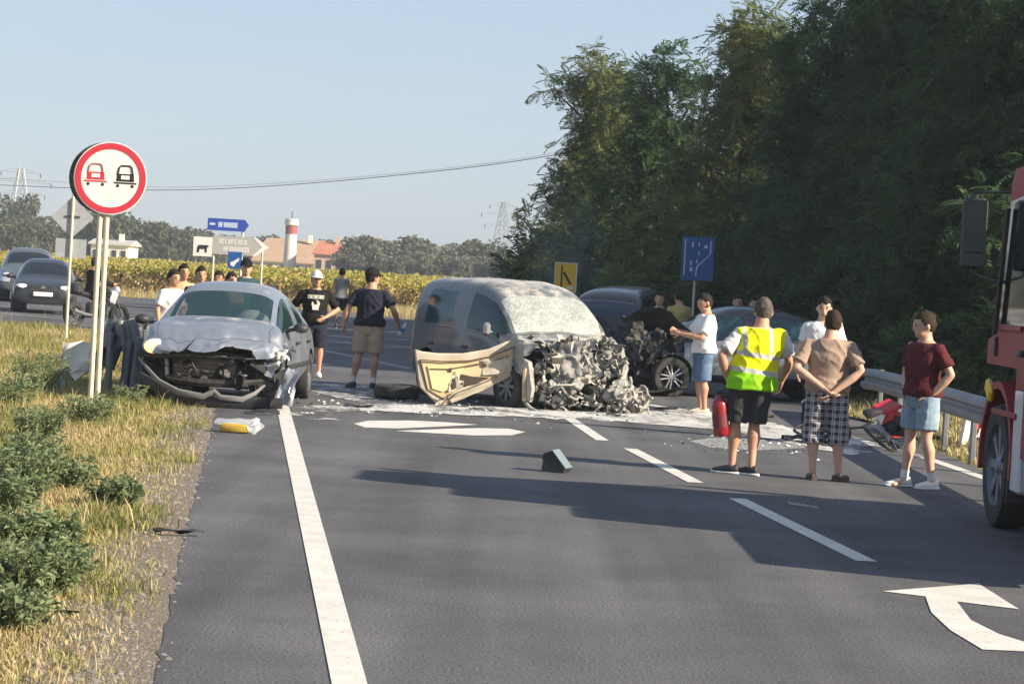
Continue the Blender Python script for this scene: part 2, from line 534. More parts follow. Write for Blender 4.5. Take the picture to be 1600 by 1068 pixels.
def add_blades(n, ymin, ymax, wleft, dens_pow=1.0, hmul=1.0):
    c = 0
    while c < n:
        y = ymin + (ymax - ymin) * rnd.random() ** dens_pow
        lx = left_x(y)
        u = rnd.random() * wleft(y)
        x = lx - 0.06 - u
        g = patch_noise(x, y * .5, 0.9, 3.1) + .5 * patch_noise(x, y * .6, 2.7, 8.0)
        # bare gravel near the asphalt edge, in patches
        if u < 0.55 and rnd.random() < 0.97 - 1.1 * max(0, patch_noise(x, y, 0.55, 5)) - 0.85 * (u / .55) ** 1.5: continue
        c += 1
        r = rnd.random()
        if g > 0.22: m = 2 if r < .55 else (1 if r < .85 else 0); h = 0.10 + .16 * rnd.random()
        elif g > -0.08: m = 1 if r < .6 else (0 if r < .85 else 2); h = 0.05 + .10 * rnd.random()
        else: m = 0 if r < .75 else 1; h = 0.04 + .10 * rnd.random() ** 2
        if rnd.random() < .02: h *= 2.4; m = 0
        pts.append((x, y, -0.02)); hs.append(h * hmul); mis.append(m)
add_blades(150000, 9.5, 24, lambda y: 0.7 + 0.105 * y + 0.5, 1.1, .52)
add_blades(64000, 24, 40, lambda y: 4.2, 1.0, .62)
add_blades(36000, 40, 62, lambda y: 7.5, 1.0, .95)
mis = np.array(mis)
blades('verge_grass', pts, hs, [STRAW, YGRASS, GGRASS], mis, 0.0038, 'dry yellow and green grass on the roadside verge')

# far verge in front of the crop and right verge
pts, hs, mis = [], [], []
for i in range(26000):
    k = rnd.random()
    j = 30 + int(k * (len(RE) - 32))
    p = RE[min(j, len(RE) - 1)]; q = RE[min(j + 1, len(RE) - 1)]
    a = Vector(p[:2]).lerp(Vector(q[:2]), rnd.random())
    x, y = a.x + rnd.random() * 7 * .6, a.y + rnd.random() * 7
    if y < 78: continue
    pts.append((x, y, -0.03)); hs.append(.15 + .45 * rnd.random()); mis.append(0 if rnd.random() < .7 else 1)
for i in range(9000):
    y = 25 + 20 * rnd.random(); u = rnd.random() ** 1.3 * 3.4
    x = right_x(y) + .12 + u
    pts.append((x, y, -0.03)); hs.append(.06 + .22 * rnd.random() * min(1, u + .3)); mis.append(0 if rnd.random() < .55 else (1 if rnd.random() < .5 else 2))
blades('dry_grass', pts, hs, [STRAW, YGRASS, GGRASS], np.array(mis), 0.009, 'pale dry grass on the verges beyond the road')

# ---- leafy green weeds on the verge: each a plant of its own
WEED = leafmat('weed_leaf', (0.15, 0.20, 0.10), (0.25, 0.30, 0.16), 6, 0.35, 0.55)
WSTEM = M('weed_stem', (0.16, 0.18, 0.06), 0.8)
def leaves_np(C, D, L, Wd, droop=0.3, n_seed=0):
    """rhombic folded leaves: centre root C, direction D, length L, half width Wd"""
    n = len(C); r = np.random.default_rng(n_seed)
    D = D / np.linalg.norm(D, axis=1, keepdims=True)
    rv = r.normal(size=(n, 3)); S = np.cross(D, rv); S /= np.linalg.norm(S, axis=1, keepdims=True)
    m = C + D * (L * .5)[:, None]
    t = C + D * L[:, None] + np.array([0, 0, -1.0]) * (L * droop)[:, None]
    V = np.stack([C, m + S * Wd[:, None], t, m - S * Wd[:, None]], 1).reshape(-1, 3)
    k = np.arange(n)[:, None] * 4
    return V, np.concatenate([k, k + 1, k + 2, k + 3], 1)
def weed(px, py, h, rad, nst, seed, label, dens=1.0):
    r = random.Random(seed); p = G(px, py)
    root = empty('weed_plant', (p.x, p.y, -0.02), r.random() * 6, label, 'weed', 'green weeds on the verge')
    st = MB(); C, D = [], []
    for i in range(nst):
        a = r.random() * 6.28; q = rad * math.sqrt(r.random())
        b = Vector((math.cos(a) * q * .5, math.sin(a) * q * .5, 0)); hh = h * (.55 + .45 * r.random())
        t = Vector((math.cos(a) * q, math.sin(a) * q, hh))
        mid = b.lerp(t, .5) + Vector((0, 0, hh * .12))
        st.tube([b, mid, t], [.006, .004, .002], 4, cap=False)
        nl = int((26 + 22 * r.random()) * dens)
        for k in range(nl):
            f = .15 + .85 * r.random(); pt = b.lerp(mid, f * 2) if f < .5 else mid.lerp(t, f * 2 - 1)
            C.append(pt); D.append((r.gauss(0, 1), r.gauss(0, 1), r.gauss(.5, .6)))
    st.build('stem', WSTEM, root)
    C, D = np.array(C), np.array(D) + 1e-4
    q = np.random.default_rng(seed)
    V, F = leaves_np(C, D, .035 + .04 * q.random(len(C)), .006 + .006 * q.random(len(C)), .25, seed)
    link_mesh('foliage', np_mesh('foliage', V, F), WEED, root)
    return root
weed(28, 770, .40, .38, 70, 1, 'tall dark green weed clump nearest the edge of the dirt track')
weed(52, 735, .34, .28, 46, 2, 'dark green weed growing against the tallest clump')
weed(182, 790, .24, .22, 34, 3, 'low round green weed standing out alone towards the gravel shoulder')
weed(40, 925, .30, .36, 76, 4, 'wide green weed patch spreading low over the dry grass')
weed(8, 860, .30, .28, 50, 5, 'dense green weed between the wide patch and the tall clump')
weed(95, 860, .26, .16, 26, 6, 'small sparse green weed with a scrap of white litter beside it')
weed(5, 800, .34, .34, 60, 21, 'upright grey-green weed filling the gap beside the tall clump')
weed(60, 690, .36, .30, 50, 22, 'yellow-green weed leaning over the old grass bank', .8)
weed(110, 760, .26, .22, 36, 23, 'short spreading weed in front of the lone round one', .7)
weed(30, 980, .22, .22, 34, 24, 'low weed at the lower end of the wide patch', .7)
weed(60, 612, .55, .45, 40, 7, 'grey-green weed thicket beside the white broken marker post', .8)
weed(18, 632, .45, .40, 36, 8, 'low weed thicket behind the tall clump', .8)
weed(150, 660, .34, .24, 26, 9, 'thin weeds growing round the foot of the sign posts', .6)
weed(120, 655, .30, .30, 24, 10, 'thin yellowing weeds below the white broken marker post', .6)
weed(205, 632, .26, .2, 20, 12, 'thin weeds under the bumper of the silver car', .6)

# ---- crop field (sunflower stalks, brown below, yellow-green above)
CROP_T = leafmat('crop_leaf', (0.26, 0.25, 0.05), (0.36, 0.32, 0.075), 0.25, 0.25, 0.7)
CROP_B = leafmat('crop_stalk', (0.42, 0.29, 0.13), (0.56, 0.40, 0.20), 0.4, 0.2, 0.85)
near = [(-110, 140), (-60, 123), (-34, 117.5), (-14, 110), (-4, 104.5), (6, 104), (20, 108), (60, 120)]
def near_y(x):
    for a, b in zip(near[:-1], near[1:]):
        if a[0] <= x <= b[0]: return a[1] + (b[1] - a[1]) * (x - a[0]) / (b[0] - a[0])
    return 120
C, D, L, mi = [], [], [], []
for i in range(120000):
    dep = 150 * rnd.random() ** 3.2
    x = -52 + 66 * rnd.random(); x *= 1 + dep / 160
    y = near_y(max(-109, min(59, x))) + dep
    lay = rnd.random()
    top = 1.2 + .12 * patch_noise(x, y, .15, 2)
    z = top * (lay if dep < 7 else .82 + .18 * lay)
    C.append((x, y, z)); D.append((rnd.gauss(0, 1), rnd.gauss(0, 1), rnd.gauss(.1, .5))); L.append((.11 + .13 * rnd.random()) * (1 + dep / 90))
    mi.append(0 if z > top * (.74 + .22 * patch_noise(x, y, .3, 9)) and rnd.random() < .85 else (1 if rnd.random() < .8 else 0))
V, F = leaves_np(np.array(C), np.array(D), np.array(L), np.array(L) * .33, .4, 5)
tag(link_mesh('crop_field', np_mesh('crop_field', V, F, mi), [CROP_T, CROP_B]), 'yellow-green sunflower crop with brown stalks in the far field', 'crop', kind='stuff')
fm = MB()
fx = [-150 + 4 * i for i in range(76)]; fy = [1.2 + 7.5 * i for i in range(30)]
vs = []
for j, dy in enumerate(fy):
    for x in fx:
        xx = x * (1 + dy / 200); y = near_y(max(-109, min(59, x))) + dy
        vs.append((xx, y, 1.0 + .12 * noise.noise(Vector((xx * .2, y * .2, 0))) if j else 0.0))
n = len(fx)
fm.add(vs, [[j * n + i, j * n + i + 1, (j + 1) * n + i + 1, (j + 1) * n + i] for j in range(len(fy) - 1) for i in range(n - 1)])
CROPM = M('crop_mass', (0.30, 0.26, 0.05), 0.9, col2=(0.38, 0.32, 0.07), scale=.12, detail=8, bump=1.0, bscale=4, spec=.1)
tag(fm.build('crop_canopy', CROPM, smooth=True), 'even yellow-green canopy of the sunflower crop', 'crop', kind='stuff')
# ================================================================== TREES
BARK = M('bark', (0.060, 0.052, 0.042), 0.95, col2=(0.035, 0.031, 0.026), scale=14, bump=.8, bscale=30, stretch=(1, 1, .2))
LOC1 = leafmat('locust_leaf', (0.030, 0.072, 0.032), (0.075, 0.130, 0.050), 1.1, 0.32, 0.5)
LOC2 = leafmat('locust_leaf_sunlit_olive', (0.085, 0.115, 0.038), (0.17, 0.19, 0.065), 1.1, 0.32, 0.55)  # lighter olive copy of the leaf: sunlight put into its colour
def sprays(N, C, D, size, seed):
    """compound leaves: a stalk with paired leaflets, drooping toward the tip; vectorised"""
    r = np.random.default_rng(seed)
    D = D / np.linalg.norm(D, axis=1, keepdims=True)
    S = np.cross(D, np.array([0, 0, 1.0]) + .35 * r.normal(size=(N, 3))); S /= np.linalg.norm(S, axis=1, keepdims=True) + 1e-9
    U = np.cross(S, D)
    parts = []
    npair = 7
    for k in range(npair):
        f = (k + 1) / npair
        for sgn in (-1, 1):
            b = np.array([f * .92, 0, -.38 * f * f])
            ln = .26 * math.sin(.45 + 2.1 * f) + .05
            tip = b + np.array([.13, sgn * ln, -.05 - .12 * f]); mid = (b + tip) / 2
            wd = .052
            d = (tip - b) / np.linalg.norm(tip - b); q = np.cross(d, [0, 0, 1.0]); q /= np.linalg.norm(q)
            parts.append(np.stack([b, mid + q * wd, tip, mid - q * wd]))
    b = np.array([.92, 0, -.36]); tip = np.array([1.2, 0, -.56]); mid = (b + tip) / 2
    parts.append(np.stack([b, mid + [0, .05, 0], tip, mid - [0, .05, 0]]))
    T = np.concatenate(parts)                        # (K*4,3) local
    sz = size[:, None, None]
    V = (T[None, :, 0, None] * D[:, None, :] + T[None, :, 1, None] * S[:, None, :] + T[None, :, 2, None] * U[:, None, :]) * sz + C[:, None, :]
    V = V + r.normal(size=V.shape) * .006
    V = V.reshape(-1, 3)
    F = np.arange(len(V)).reshape(-1, 4)
    return V, F
def tree_meshes(seed, h=9.0, rad=2.7, nspray=4200, low=0.10):
    r = random.Random(seed); q = np.random.default_rng(seed)
    tr = MB()
    limbs = []
    p = Vector((0, 0, -.1)); pts = [p.copy()]
    for i in range(7):
        p = p + Vector((r.gauss(0, .09), r.gauss(0, .09), h * .125)); pts.append(p.copy())
    tr.tube(pts, [.17, .15, .135, .115, .095, .07, .045, .02], 8)
    lobes = []
    nl = 26
    for i in range(nl):
        f = low + (0.97 - low) * (i + r.random() * .6) / nl
        idx = min(6, int(f * .92 * 7)); b = pts[idx].lerp(pts[idx + 1], .5)
        a = i * 2.4 + r.gauss(0, .4)
        prof = math.sin(min(1.0, .22 + f * 1.02) * math.pi) ** .6 if f < .8 else (1.06 - f) / .26 * .72
        rr = rad * max(.16, prof) * (.55 + .5 * r.random())
        c = Vector((b.x + math.cos(a) * rr, b.y + math.sin(a) * rr, f * h + r.gauss(0, .2)))
        m = b.lerp(c, .5) + Vector((0, 0, .25))
        tr.tube([b, m, c, c + (c - b) * .18 + Vector((0, 0, .25))], [.055, .04, .02, .006], 5)
        lobes.append((c, .62 + .55 * r.random() * (1 - .5 * f)))
        if r.random() < .5:
            lobes.append((b.lerp(c, .55) + Vector((r.gauss(0, .3), r.gauss(0, .3), .1)), .6 + .3 * r.random()))
    for k in range(4):                               # leading shoots that break the outline
        c = pts[-1] + Vector((r.gauss(0, .6), r.gauss(0, .6), .15 + .5 * r.random())); lobes.append((c, .38 + .2 * r.random()))
    C, D, S = [], [], []
    tot = sum(l[1] ** 2 for l in lobes)
    for c, lr in lobes:
        nb = max(3, int(nspray * lr * lr / tot / 9))
        for t in range(nb):                          # twig: nine sprays along an arching shoot
            d = Vector((q.normal(), q.normal(), q.normal() * .75 + .35)).normalized()
            s0 = c + d * lr * (.25 + .5 * q.random())
            e = s0 + (d + Vector((0, 0, .1))) * lr * .55 + Vector((0, 0, -.15 * lr))
            for k in range(9):
                f = k / 8
                pt = s0.lerp(e, f) + Vector((0, 0, .12 * math.sin(f * 3.1)))
                sd = (d * .55 + Vector((q.normal() * .8, q.normal() * .8, q.normal() * .45 - .1)))
                C.append(pt); D.append(sd); S.append(.30 + .17 * q.random())
    C, D, S = np.array(C), np.array(D), np.array(S)
    V, F = sprays(len(C), C, D, S, seed)
    return tr.mesh('trunk'), np_mesh('crown', V, F)
LM = [tree_meshes(21, 9, 2.7, 5600), tree_meshes(22, 8.0, 2.5, 5200), tree_meshes(23, 9.5, 2.9, 5800), tree_meshes(24, 8.4, 2.5, 5000)]
for i, (t, c) in enumerate(LM):
    t.materials.append(BARK)
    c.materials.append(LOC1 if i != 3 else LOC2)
    t.polygons.foreach_set('use_smooth', [True] * len(t.polygons))
def locust(x, y, k, s, rz, label, sz=1.0):
    o = empty('locust_tree', (x, y, -.03), rz, label, 'tree', 'locust trees along the right of the road')
    o.scale = (s, s, s * sz)
    for nm, me in (('trunk', LM[k][0]), ('crown', LM[k][1])):
        c = bpy.data.objects.new(nm, me); COL.objects.link(c); c.parent = o
    return o
TR = [  # x, y, mesh, scale, rot, height factor
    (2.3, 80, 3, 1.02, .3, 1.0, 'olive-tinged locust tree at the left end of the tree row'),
    (3.4, 84, 1, 1.08, 2.2, 1.0, 'dark locust tree just behind the olive tree at the row end'),
    (4.2, 75, 0, .95, 1.1, 1.0, 'locust tree rising behind the yellow sign'),
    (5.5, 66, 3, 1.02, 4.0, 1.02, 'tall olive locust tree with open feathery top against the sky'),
    (6.6, 70, 2, .95, 5.0, 1.0, 'tall locust tree behind the open-topped olive one'),
    (6.6, 58, 1, .98, .9, 1.02, 'dark locust tree behind the blue lane sign'),
    (8.2, 62, 0, 1.02, 2.9, 1.05, 'high dark locust tree with a thin upright leading shoot'),
    (7.7, 53, 2, .95, 1.7, 1.05, 'broad dark locust tree in the middle of the tree row'),
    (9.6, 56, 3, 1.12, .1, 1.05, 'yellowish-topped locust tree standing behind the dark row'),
    (8.7, 48.5, 0, 1.0, 3.6, 1.0, 'dark locust tree overhanging the damaged guardrail end'),
    (10.8, 51, 2, 1.05, 5.4, 1.05, 'big dark locust tree in the back rank of the row'),
    (8.6, 44.5, 1, .95, 2.0, 1.0, 'dark locust tree behind the man in the maroon shirt'),
    (10.6, 45.5, 0, 1.05, 4.6, 1.0, 'tall dark locust tree beside the fire engine mirror'),
    (12.6, 47, 2, 1.05, .8, 1.0, 'outermost locust tree of the row beyond the fire engine'),
    (10.2, 41.2, 2, .92, 3.1, 1.0, 'near dark locust tree shading the guardrail'),
    (13.0, 41.8, 0, 1.0, 2.5, 1.0, 'dark locust tree behind the fire engine cab'),  # added with the tree before it to shade the black saloon
    (12.2, 55, 1, 1.3, 1.4, 1.0, 'large locust tree filling the gap behind the row'),
]
for x, y, k, s, rz, szf, lab in TR: locust(x, y, k, s, rz, lab, szf)
# low scrub under the trees
SM = []
for sd in (41, 42, 43):
    q = np.random.default_rng(sd); n = 700
    d = q.normal(size=(n, 3)); d /= np.linalg.norm(d, axis=1, keepdims=True)
    C = d * np.array([.85, .85, .75]) * (.55 + .45 * q.random((n, 1))) + np.array([0, 0, .75]); C[:, 2] = np.abs(C[:, 2])
    V, F = sprays(n, C, d * .7 + q.normal(size=(n, 3)) * .5, .26 + .12 * q.random(n), sd)
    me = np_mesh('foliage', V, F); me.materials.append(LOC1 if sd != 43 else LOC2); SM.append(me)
tw = MB()
for i in range(9):
    a = i * .7; tw.tube([(0, 0, 0), (.3 * math.cos(a), .3 * math.sin(a), .6), (.6 * math.cos(a), .6 * math.sin(a), 1.1)], [.02, .014, .005], 5)
TWM = tw.mesh('stem'); TWM.materials.append(BARK)
def shrub(x, y, k, s, label, sz=1.0):
    o = empty('shrub', (x, y, -.03), x * 3 + y, label, 'shrub', 'shrubs under the locust trees'); o.scale = (s, s, s * sz)
    for nm, me in (('stem', TWM), ('foliage', SM[k])):
        c = bpy.data.objects.new(nm, me); COL.objects.link(c); c.parent = o
SHL = 'dark leafy shrub in the undergrowth below the locust trees'
for i, (x, y, k, s) in enumerate([(6.9, 41.5, 0, 1.0), (8.0, 41, 1, 1.2), (9.3, 42, 0, 1.4), (6.3, 45, 1, 1.2), (7.4, 47, 0, 1.4), (5.9, 50, 1, 1.3), (6.6, 54, 0, 1.6), (5.2, 57, 1, 1.4), (5.6, 62, 0, 1.6),
                                  (4.2, 66, 1, 1.5), (3.6, 71, 0, 1.5), (2.6, 76, 1, 1.4), (1.2, 79, 0, 1.3), (10.4, 42.6, 1, 1.5), (11.6, 43.5, 0, 1.5), (1.4, 86, 0, 2.2), (3.2, 88, 1, 2.4), (5.4, 88, 0, 2.6), (6.2, 79, 1, 2.4), (8.4, 74, 0, 2.8), (9.5, 67, 1, 2.8), (10.8, 60, 0, 2.6), (13.5, 50, 1, 2.4)]):
    shrub(x, y, k, s, SHL)
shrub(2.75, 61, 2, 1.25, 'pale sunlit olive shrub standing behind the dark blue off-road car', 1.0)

# ---- far trees behind the field
FT = []
HZ1 = leafmat('far_leaf_hazed', (0.085, 0.10, 0.055), (0.14, 0.145, 0.085), .35, .25, .6)  # leaf colours paled so distance haze is partly painted in
HZ2 = leafmat('far_leaf_hazed_grey', (0.13, 0.135, 0.10), (0.18, 0.18, 0.135), .35, .25, .6)
for sd in range(5):
    q = np.random.default_rng(70 + sd); C, D, L = [], [], []
    for b in range(16):
        c = np.array([q.normal() * 1.3, q.normal() * 1.3, 1.2 + 4.2 * q.random()]); rr = .8 + .7 * q.random()
        n = 170
        d = q.normal(size=(n, 3)); d /= np.linalg.norm(d, axis=1, keepdims=True)
        C.append(c + d * rr * (.6 + .4 * q.random((n, 1)))); D.append(d + q.normal(size=(n, 3)) * .6); L.append(.35 + .35 * q.random(n))
    C = np.concatenate(C); C[:, 2] = np.maximum(C[:, 2], .2)
    V, F = leaves_np(C, np.concatenate(D), np.concatenate(L), np.concatenate(L) * .4, .3, sd)
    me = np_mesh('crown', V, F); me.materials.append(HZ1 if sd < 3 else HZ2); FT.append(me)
ft = MB(); ft.tube([(0, 0, -.1), (.1, 0, 1.6), (-.05, .1, 3.2), (0, 0, 4.6)], [.22, .17, .1, .04], 6)
FTM = ft.mesh('trunk'); FTM.materials.append(BARK)
def fartree(x, y, k, s, sz, label, group='far trees behind the crop field'):
    o = empty('field_tree', (x, y, -.03), x * 1.7, label, 'tree', group); o.scale = (s, s, s * sz)
    for nm, me in (('trunk', FTM), ('crown', FT[k])):
        c = bpy.data.objects.new(nm, me); COL.objects.link(c); c.parent = o
r = random.Random(5)
def farrow(px0, px1, ytop0, ytop1, dist, step, label, jit=6, kk=(0, 1, 2)):
    px = px0
    while px < px1:
        f = (px - px0) / (px1 - px0); yt = ytop0 + (ytop1 - ytop0) * f + r.gauss(0, jit)
        d = dist + r.uniform(-12, 12)
        top = AT(px, yt, d); s = max(.5, top.z / 6.0)
        fartree(top.x, d, r.choice(kk), s * r.uniform(.9, 1.15), top.z / 6.0 / s, label)
        px += step * r.uniform(.7, 1.3)
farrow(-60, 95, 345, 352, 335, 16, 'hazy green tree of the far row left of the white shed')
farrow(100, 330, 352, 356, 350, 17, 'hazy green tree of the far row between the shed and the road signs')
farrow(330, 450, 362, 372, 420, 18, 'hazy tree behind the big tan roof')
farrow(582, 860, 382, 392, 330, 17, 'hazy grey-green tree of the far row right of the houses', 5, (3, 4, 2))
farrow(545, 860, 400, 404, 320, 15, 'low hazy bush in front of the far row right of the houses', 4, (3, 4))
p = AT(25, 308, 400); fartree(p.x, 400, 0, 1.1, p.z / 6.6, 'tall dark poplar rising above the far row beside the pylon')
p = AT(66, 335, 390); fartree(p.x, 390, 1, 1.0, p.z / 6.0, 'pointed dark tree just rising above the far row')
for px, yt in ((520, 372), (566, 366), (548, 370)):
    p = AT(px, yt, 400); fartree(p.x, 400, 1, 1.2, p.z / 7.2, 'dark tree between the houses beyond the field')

# ================================================================== BUILDINGS BEYOND THE FIELD
WALLW = M('white_render', (0.72, 0.69, 0.62), .9, col2=(0.6, .57, .5), scale=.6)
TANR = M('tan_roof', (0.43, 0.29, 0.18), .9, col2=(0.36, .23, .14), scale=.5, detail=6)
REDR = M('red_tile', (0.42, 0.13, 0.07), .85, col2=(0.5, .22, .13), scale=.7)
PINKW = M('pink_render', (0.55, 0.38, 0.30), .9)
GLASSD = M('dark_window', (0.03, 0.035, 0.04), .2, spec=.6)
DW = 360.0
def wpt(px, py, d=DW): return AT(px, py, d)
def house(name, px0, px1, py_base, py_eave, py_ridge, d, depth, wallm, roofm, label, hip=.25, nwin=3):
    a, b = wpt(px0, py_base, d), wpt(px1, py_base, d)
    w = b.x - a.x; cx = (a.x + b.x) / 2
    ze, zr = wpt((px0 + px1) / 2, py_eave, d).z, wpt((px0 + px1) / 2, py_ridge, d).z
    o = empty(name, (cx, d, -.03), 0, label, 'house')
    m = MB(); m.box((0, depth / 2, ze / 2), (w, depth, ze)); wall = m.build('wall', wallm, o)
    m = MB(); e = .35; hw = w / 2 + e
    vs = [(-hw, -e, ze), (hw, -e, ze), (hw, depth + e, ze), (-hw, depth + e, ze), (-hw * (1 - 2 * hip) if hip else -hw, depth / 2, zr), (hw * (1 - 2 * hip) if hip else hw, depth / 2, zr)]
    vs += [(x, y, z - .18) for x, y, z in vs[:4]]
    m.add(vs, [[0, 1, 5, 4], [1, 2, 5], [2, 3, 4, 5], [3, 0, 4], [6, 7, 1, 0], [7, 8, 2, 1], [8, 9, 3, 2], [9, 6, 0, 3], [9, 8, 7, 6]])
    roof = m.build('roof', roofm, o)
    m = MB(); m.box((w * .2, depth * .4, zr + .1), (.6, .6, 1.2)); m.build('chimney', wallm, roof)
    for i in range(nwin):
        x = -w / 2 + w * (i + .5) / nwin
        m = MB(); m.box((x, -.03, ze * .55), (min(1.1, w / nwin * .5), .1, ze * .36)); wn_ = m.build('window', GLASSD, wall)
        m = MB(); m.box((x, -.08, ze * .35), (min(1.3, w / nwin * .6), .16, .1)); m.build('sill', wallm, wn_)
    return o
house('farm_hall', 395, 512, 416, 409, 372, 365, 16, WALLW, TANR, 'long low hall with a huge tan roof behind the white tower', .12, 6)
house('village_house', 490, 537, 418, 396, 376, 350, 9, PINKW, REDR, 'two-storey house with a pale red roof beside the tan hall', .15, 3)
house('village_house', 560, 600, 412, 393, 375, 392, 9, PINKW, REDR, 'small house with a bright red roof peeping over grey trees', .1, 2)
house('farm_shed', 142, 200, 393, 380, 373, 300, 8, WALLW, M('grey_sheet_roof', (.45, .43, .4), .6), 'long white shed with a grey roof among the far trees', 0, 4)
house('village_house', 585, 612, 414, 400, 390, 396, 8, WALLW, REDR, 'white gabled house half hidden by grey trees', .1, 2)
# striped tower
b = wpt(452, 416, 355); t = wpt(456, 341, 355)
o = empty('striped_tower', (b.x, 355, -.03), 0, 'slim white tower with a red band and mast by the tan hall', 'tower')
h_ = t.z
m = MB(); m.lathe([(0.0, 0), (.95, 0), (.80, h_ * .72), (.78, h_ * .73)], n=16); m.build('shaft', WALLW, o, True)
m = MB(); m.lathe([(.79, h_ * .73), (.83, h_ * .73), (.81, h_ * .88), (.74, h_ * .88)], n=16); m.build('red_band', M('tower_red', (.32, .07, .07), .7), o, True)
m = MB(); m.lathe([(.74, h_ * .88), (.95, h_ * .885), (.95, h_ * .99), (0, h_)], n=16); m.build('head', WALLW, o, True)
m = MB(); m.tube([(0, 0, h_), (0, 0, h_ + 1.0)], .07, 6); m.build('mast', GLASSD, o)
# lattice pylons
STEEL = M('galvanised', (.42, .43, .44), .5, .6, col2=(.34, .35, .36), scale=6)
def pylon(px, py_top, dist, w, label):
    t = AT(px, py_top, dist); H = t.z
    o = empty('power_pylon', (t.x, dist, -.03), .5, label, 'pylon')
    m = MB()
    def leg(z): return w * (1 - .86 * z / H) / 2
    for sx, sy in ((1, 1), (1, -1), (-1, 1), (-1, -1)):
        m.tube([(sx * leg(0), sy * leg(0), 0), (sx * leg(H), sy * leg(H), H)], .10, 4)
    k = 9
    for i in range(k):
        z0, z1 = H * i / k, H * (i + 1) / k; a, c = leg(z0), leg(z1)
        for s in (1, -1):
            m.tube([(-a, s * a, z0), (c, s * c, z1)], .06, 4); m.tube([(a, s * a, z0), (-c, s * c, z1)], .06, 4)
            m.tube([(s * a, -a, z0), (s * c, c, z1)], .06, 4); m.tube([(s * a, a, z0), (s * c, -c, z1)], .06, 4)
    m.build('mast', STEEL, o)
    for f, L in ((.70, w * .9), (.84, w * 1.1), (.95, w * .7)):
        m = MB(); z = H * f
        m.tube([(-L, 0, z), (L, 0, z)], .09, 4); m.tube([(-L, 0, z), (0, 0, z + H * .05), (L, 0, z)], .06, 4); m.build('cross_arm', STEEL, o)
        for s in (-1, 1):
            m = MB(); m.tube([(s * L, 0, z), (s * L, 0, z - 1.1)], .12, 6); m.build('insulator', GLASSD, o)
    return o
pylon(33, 262, 620, 7, 'lattice power pylon rising behind the far left trees')
pylon(787, 315, 700, 6, 'lattice power pylon standing beside the edge of the tree row')
# overhead wires: two long sagging conductors
WIRE = M('wire', (.05, .05, .055), .6)
def wire(pts, rad, label):
    P3 = [AT(px, py, d) for px, py, d in pts]
    # smooth catenary-like curve through the surveyed points
    out = []
    n = len(P3)
    for i in range(n - 1):
        p0, p1, p2, p3 = P3[max(0, i - 1)], P3[i], P3[i + 1], P3[min(n - 1, i + 2)]
        for k in range(8):
            t = k / 8
            out.append(.5 * ((2 * p1) + (p2 - p0) * t + (2 * p0 - 5 * p1 + 4 * p2 - p3) * t * t + (3 * p1 - p0 - 3 * p2 + p3) * t ** 3))
    out.append(P3[-1])
    m = MB(); m.tube(out, rad, 5, cap=False)
    tag(m.build('overhead_wire', WIRE), label, 'wire')
wire([(-420, 270, 190), (0, 289, 180), (225, 297, 172), (400, 292, 160), (620, 274, 146), (838, 247, 132), (1100, 196, 118)], .022, 'long sagging power line crossing the sky above the field')
wire([(-420, 262, 200), (0, 279, 190), (225, 292, 182), (400, 288, 170), (620, 271, 156), (838, 244, 142), (1100, 190, 128)], .010, 'thin upper power line running just above the thicker one')
# ================================================================== VEHICLES
def carpaint(name, col, metal=.6, rough=.32, dust=(.42, .40, .36), dusty=.0, col2=None):
    m = M(name, col, rough, metal, col2=col2 or tuple(c * .86 for c in col), scale=2.2, detail=5, coat=.6, spec=.5, rough2=min(1, rough + .18))
    if dusty > 0:                                    # extinguisher powder and road dust settled in blotches
        nt = m.node_tree; b = nt.nodes['Principled BSDF']; out = nt.nodes['Material Output']
        tc = [n for n in nt.nodes if n.type == 'TEX_COORD'][0]
        n = nt.nodes.new('ShaderNodeTexNoise'); n.inputs['Scale'].default_value = 3.2; n.inputs['Detail'].default_value = 9; n.inputs['Roughness'].default_value = .7
        nt.links.new(tc.outputs['Object'], n.inputs['Vector'])
        g = nt.nodes.new('ShaderNodeNewGeometry'); sp = nt.nodes.new('ShaderNodeSeparateXYZ'); nt.links.new(g.outputs['Normal'], sp.inputs[0])
        ma = nt.nodes.new('ShaderNodeMath'); ma.operation = 'MULTIPLY_ADD'; ma.inputs[1].default_value = .42; nt.links.new(sp.outputs['Z'], ma.inputs[0]); nt.links.new(n.outputs['Fac'], ma.inputs[2])
        mr = nt.nodes.new('ShaderNodeMapRange'); mr.inputs[1].default_value = 1.0 - dusty * .5; mr.inputs[2].default_value = 1.14 - dusty * .35; mr.inputs[4].default_value = .92
        nt.links.new(ma.outputs[0], mr.inputs[0])
        d = nt.nodes.new('ShaderNodeBsdfDiffuse'); d.inputs[0].default_value = (*dust, 1)
        mx = nt.nodes.new('ShaderNodeMixShader'); nt.links.new(mr.outputs[0], mx.inputs[0])
        nt.links.new(b.outputs[0], mx.inputs[1]); nt.links.new(d.outputs[0], mx.inputs[2]); nt.links.new(mx.outputs[0], out.inputs[0])
    return m
BLK = M('black_plastic', (.018, .018, .02), .55, col2=(.04, .04, .042), scale=9)
RUB = M('tyre_rubber', (.022, .022, .023), .85, col2=(.045, .043, .04), scale=14)
ALLOY = M('alloy', (.46, .47, .48), .35, .85)
ALLOYD = M('dull_alloy', (.26, .26, .265), .45, .7)
CHROME = M('chrome', (.7, .7, .72), .15, 1.0)
LAMP = M('lamp_glass', (.55, .57, .6), .12, .3, spec=.8)
LAMPON = M('lit_headlamp', (.7, .5, .25), .3, emit=(1.0, .62, .24), estr=.75)
LAMPW = M('lit_lamp_white', (.9, .9, .85), .3, emit=(1.0, .95, .85), estr=2.6)
REDL = M('tail_lamp', (.25, .012, .012), .2, spec=.7)
ORL = M('orange_lens', (.75, .30, .015), .3, spec=.7)
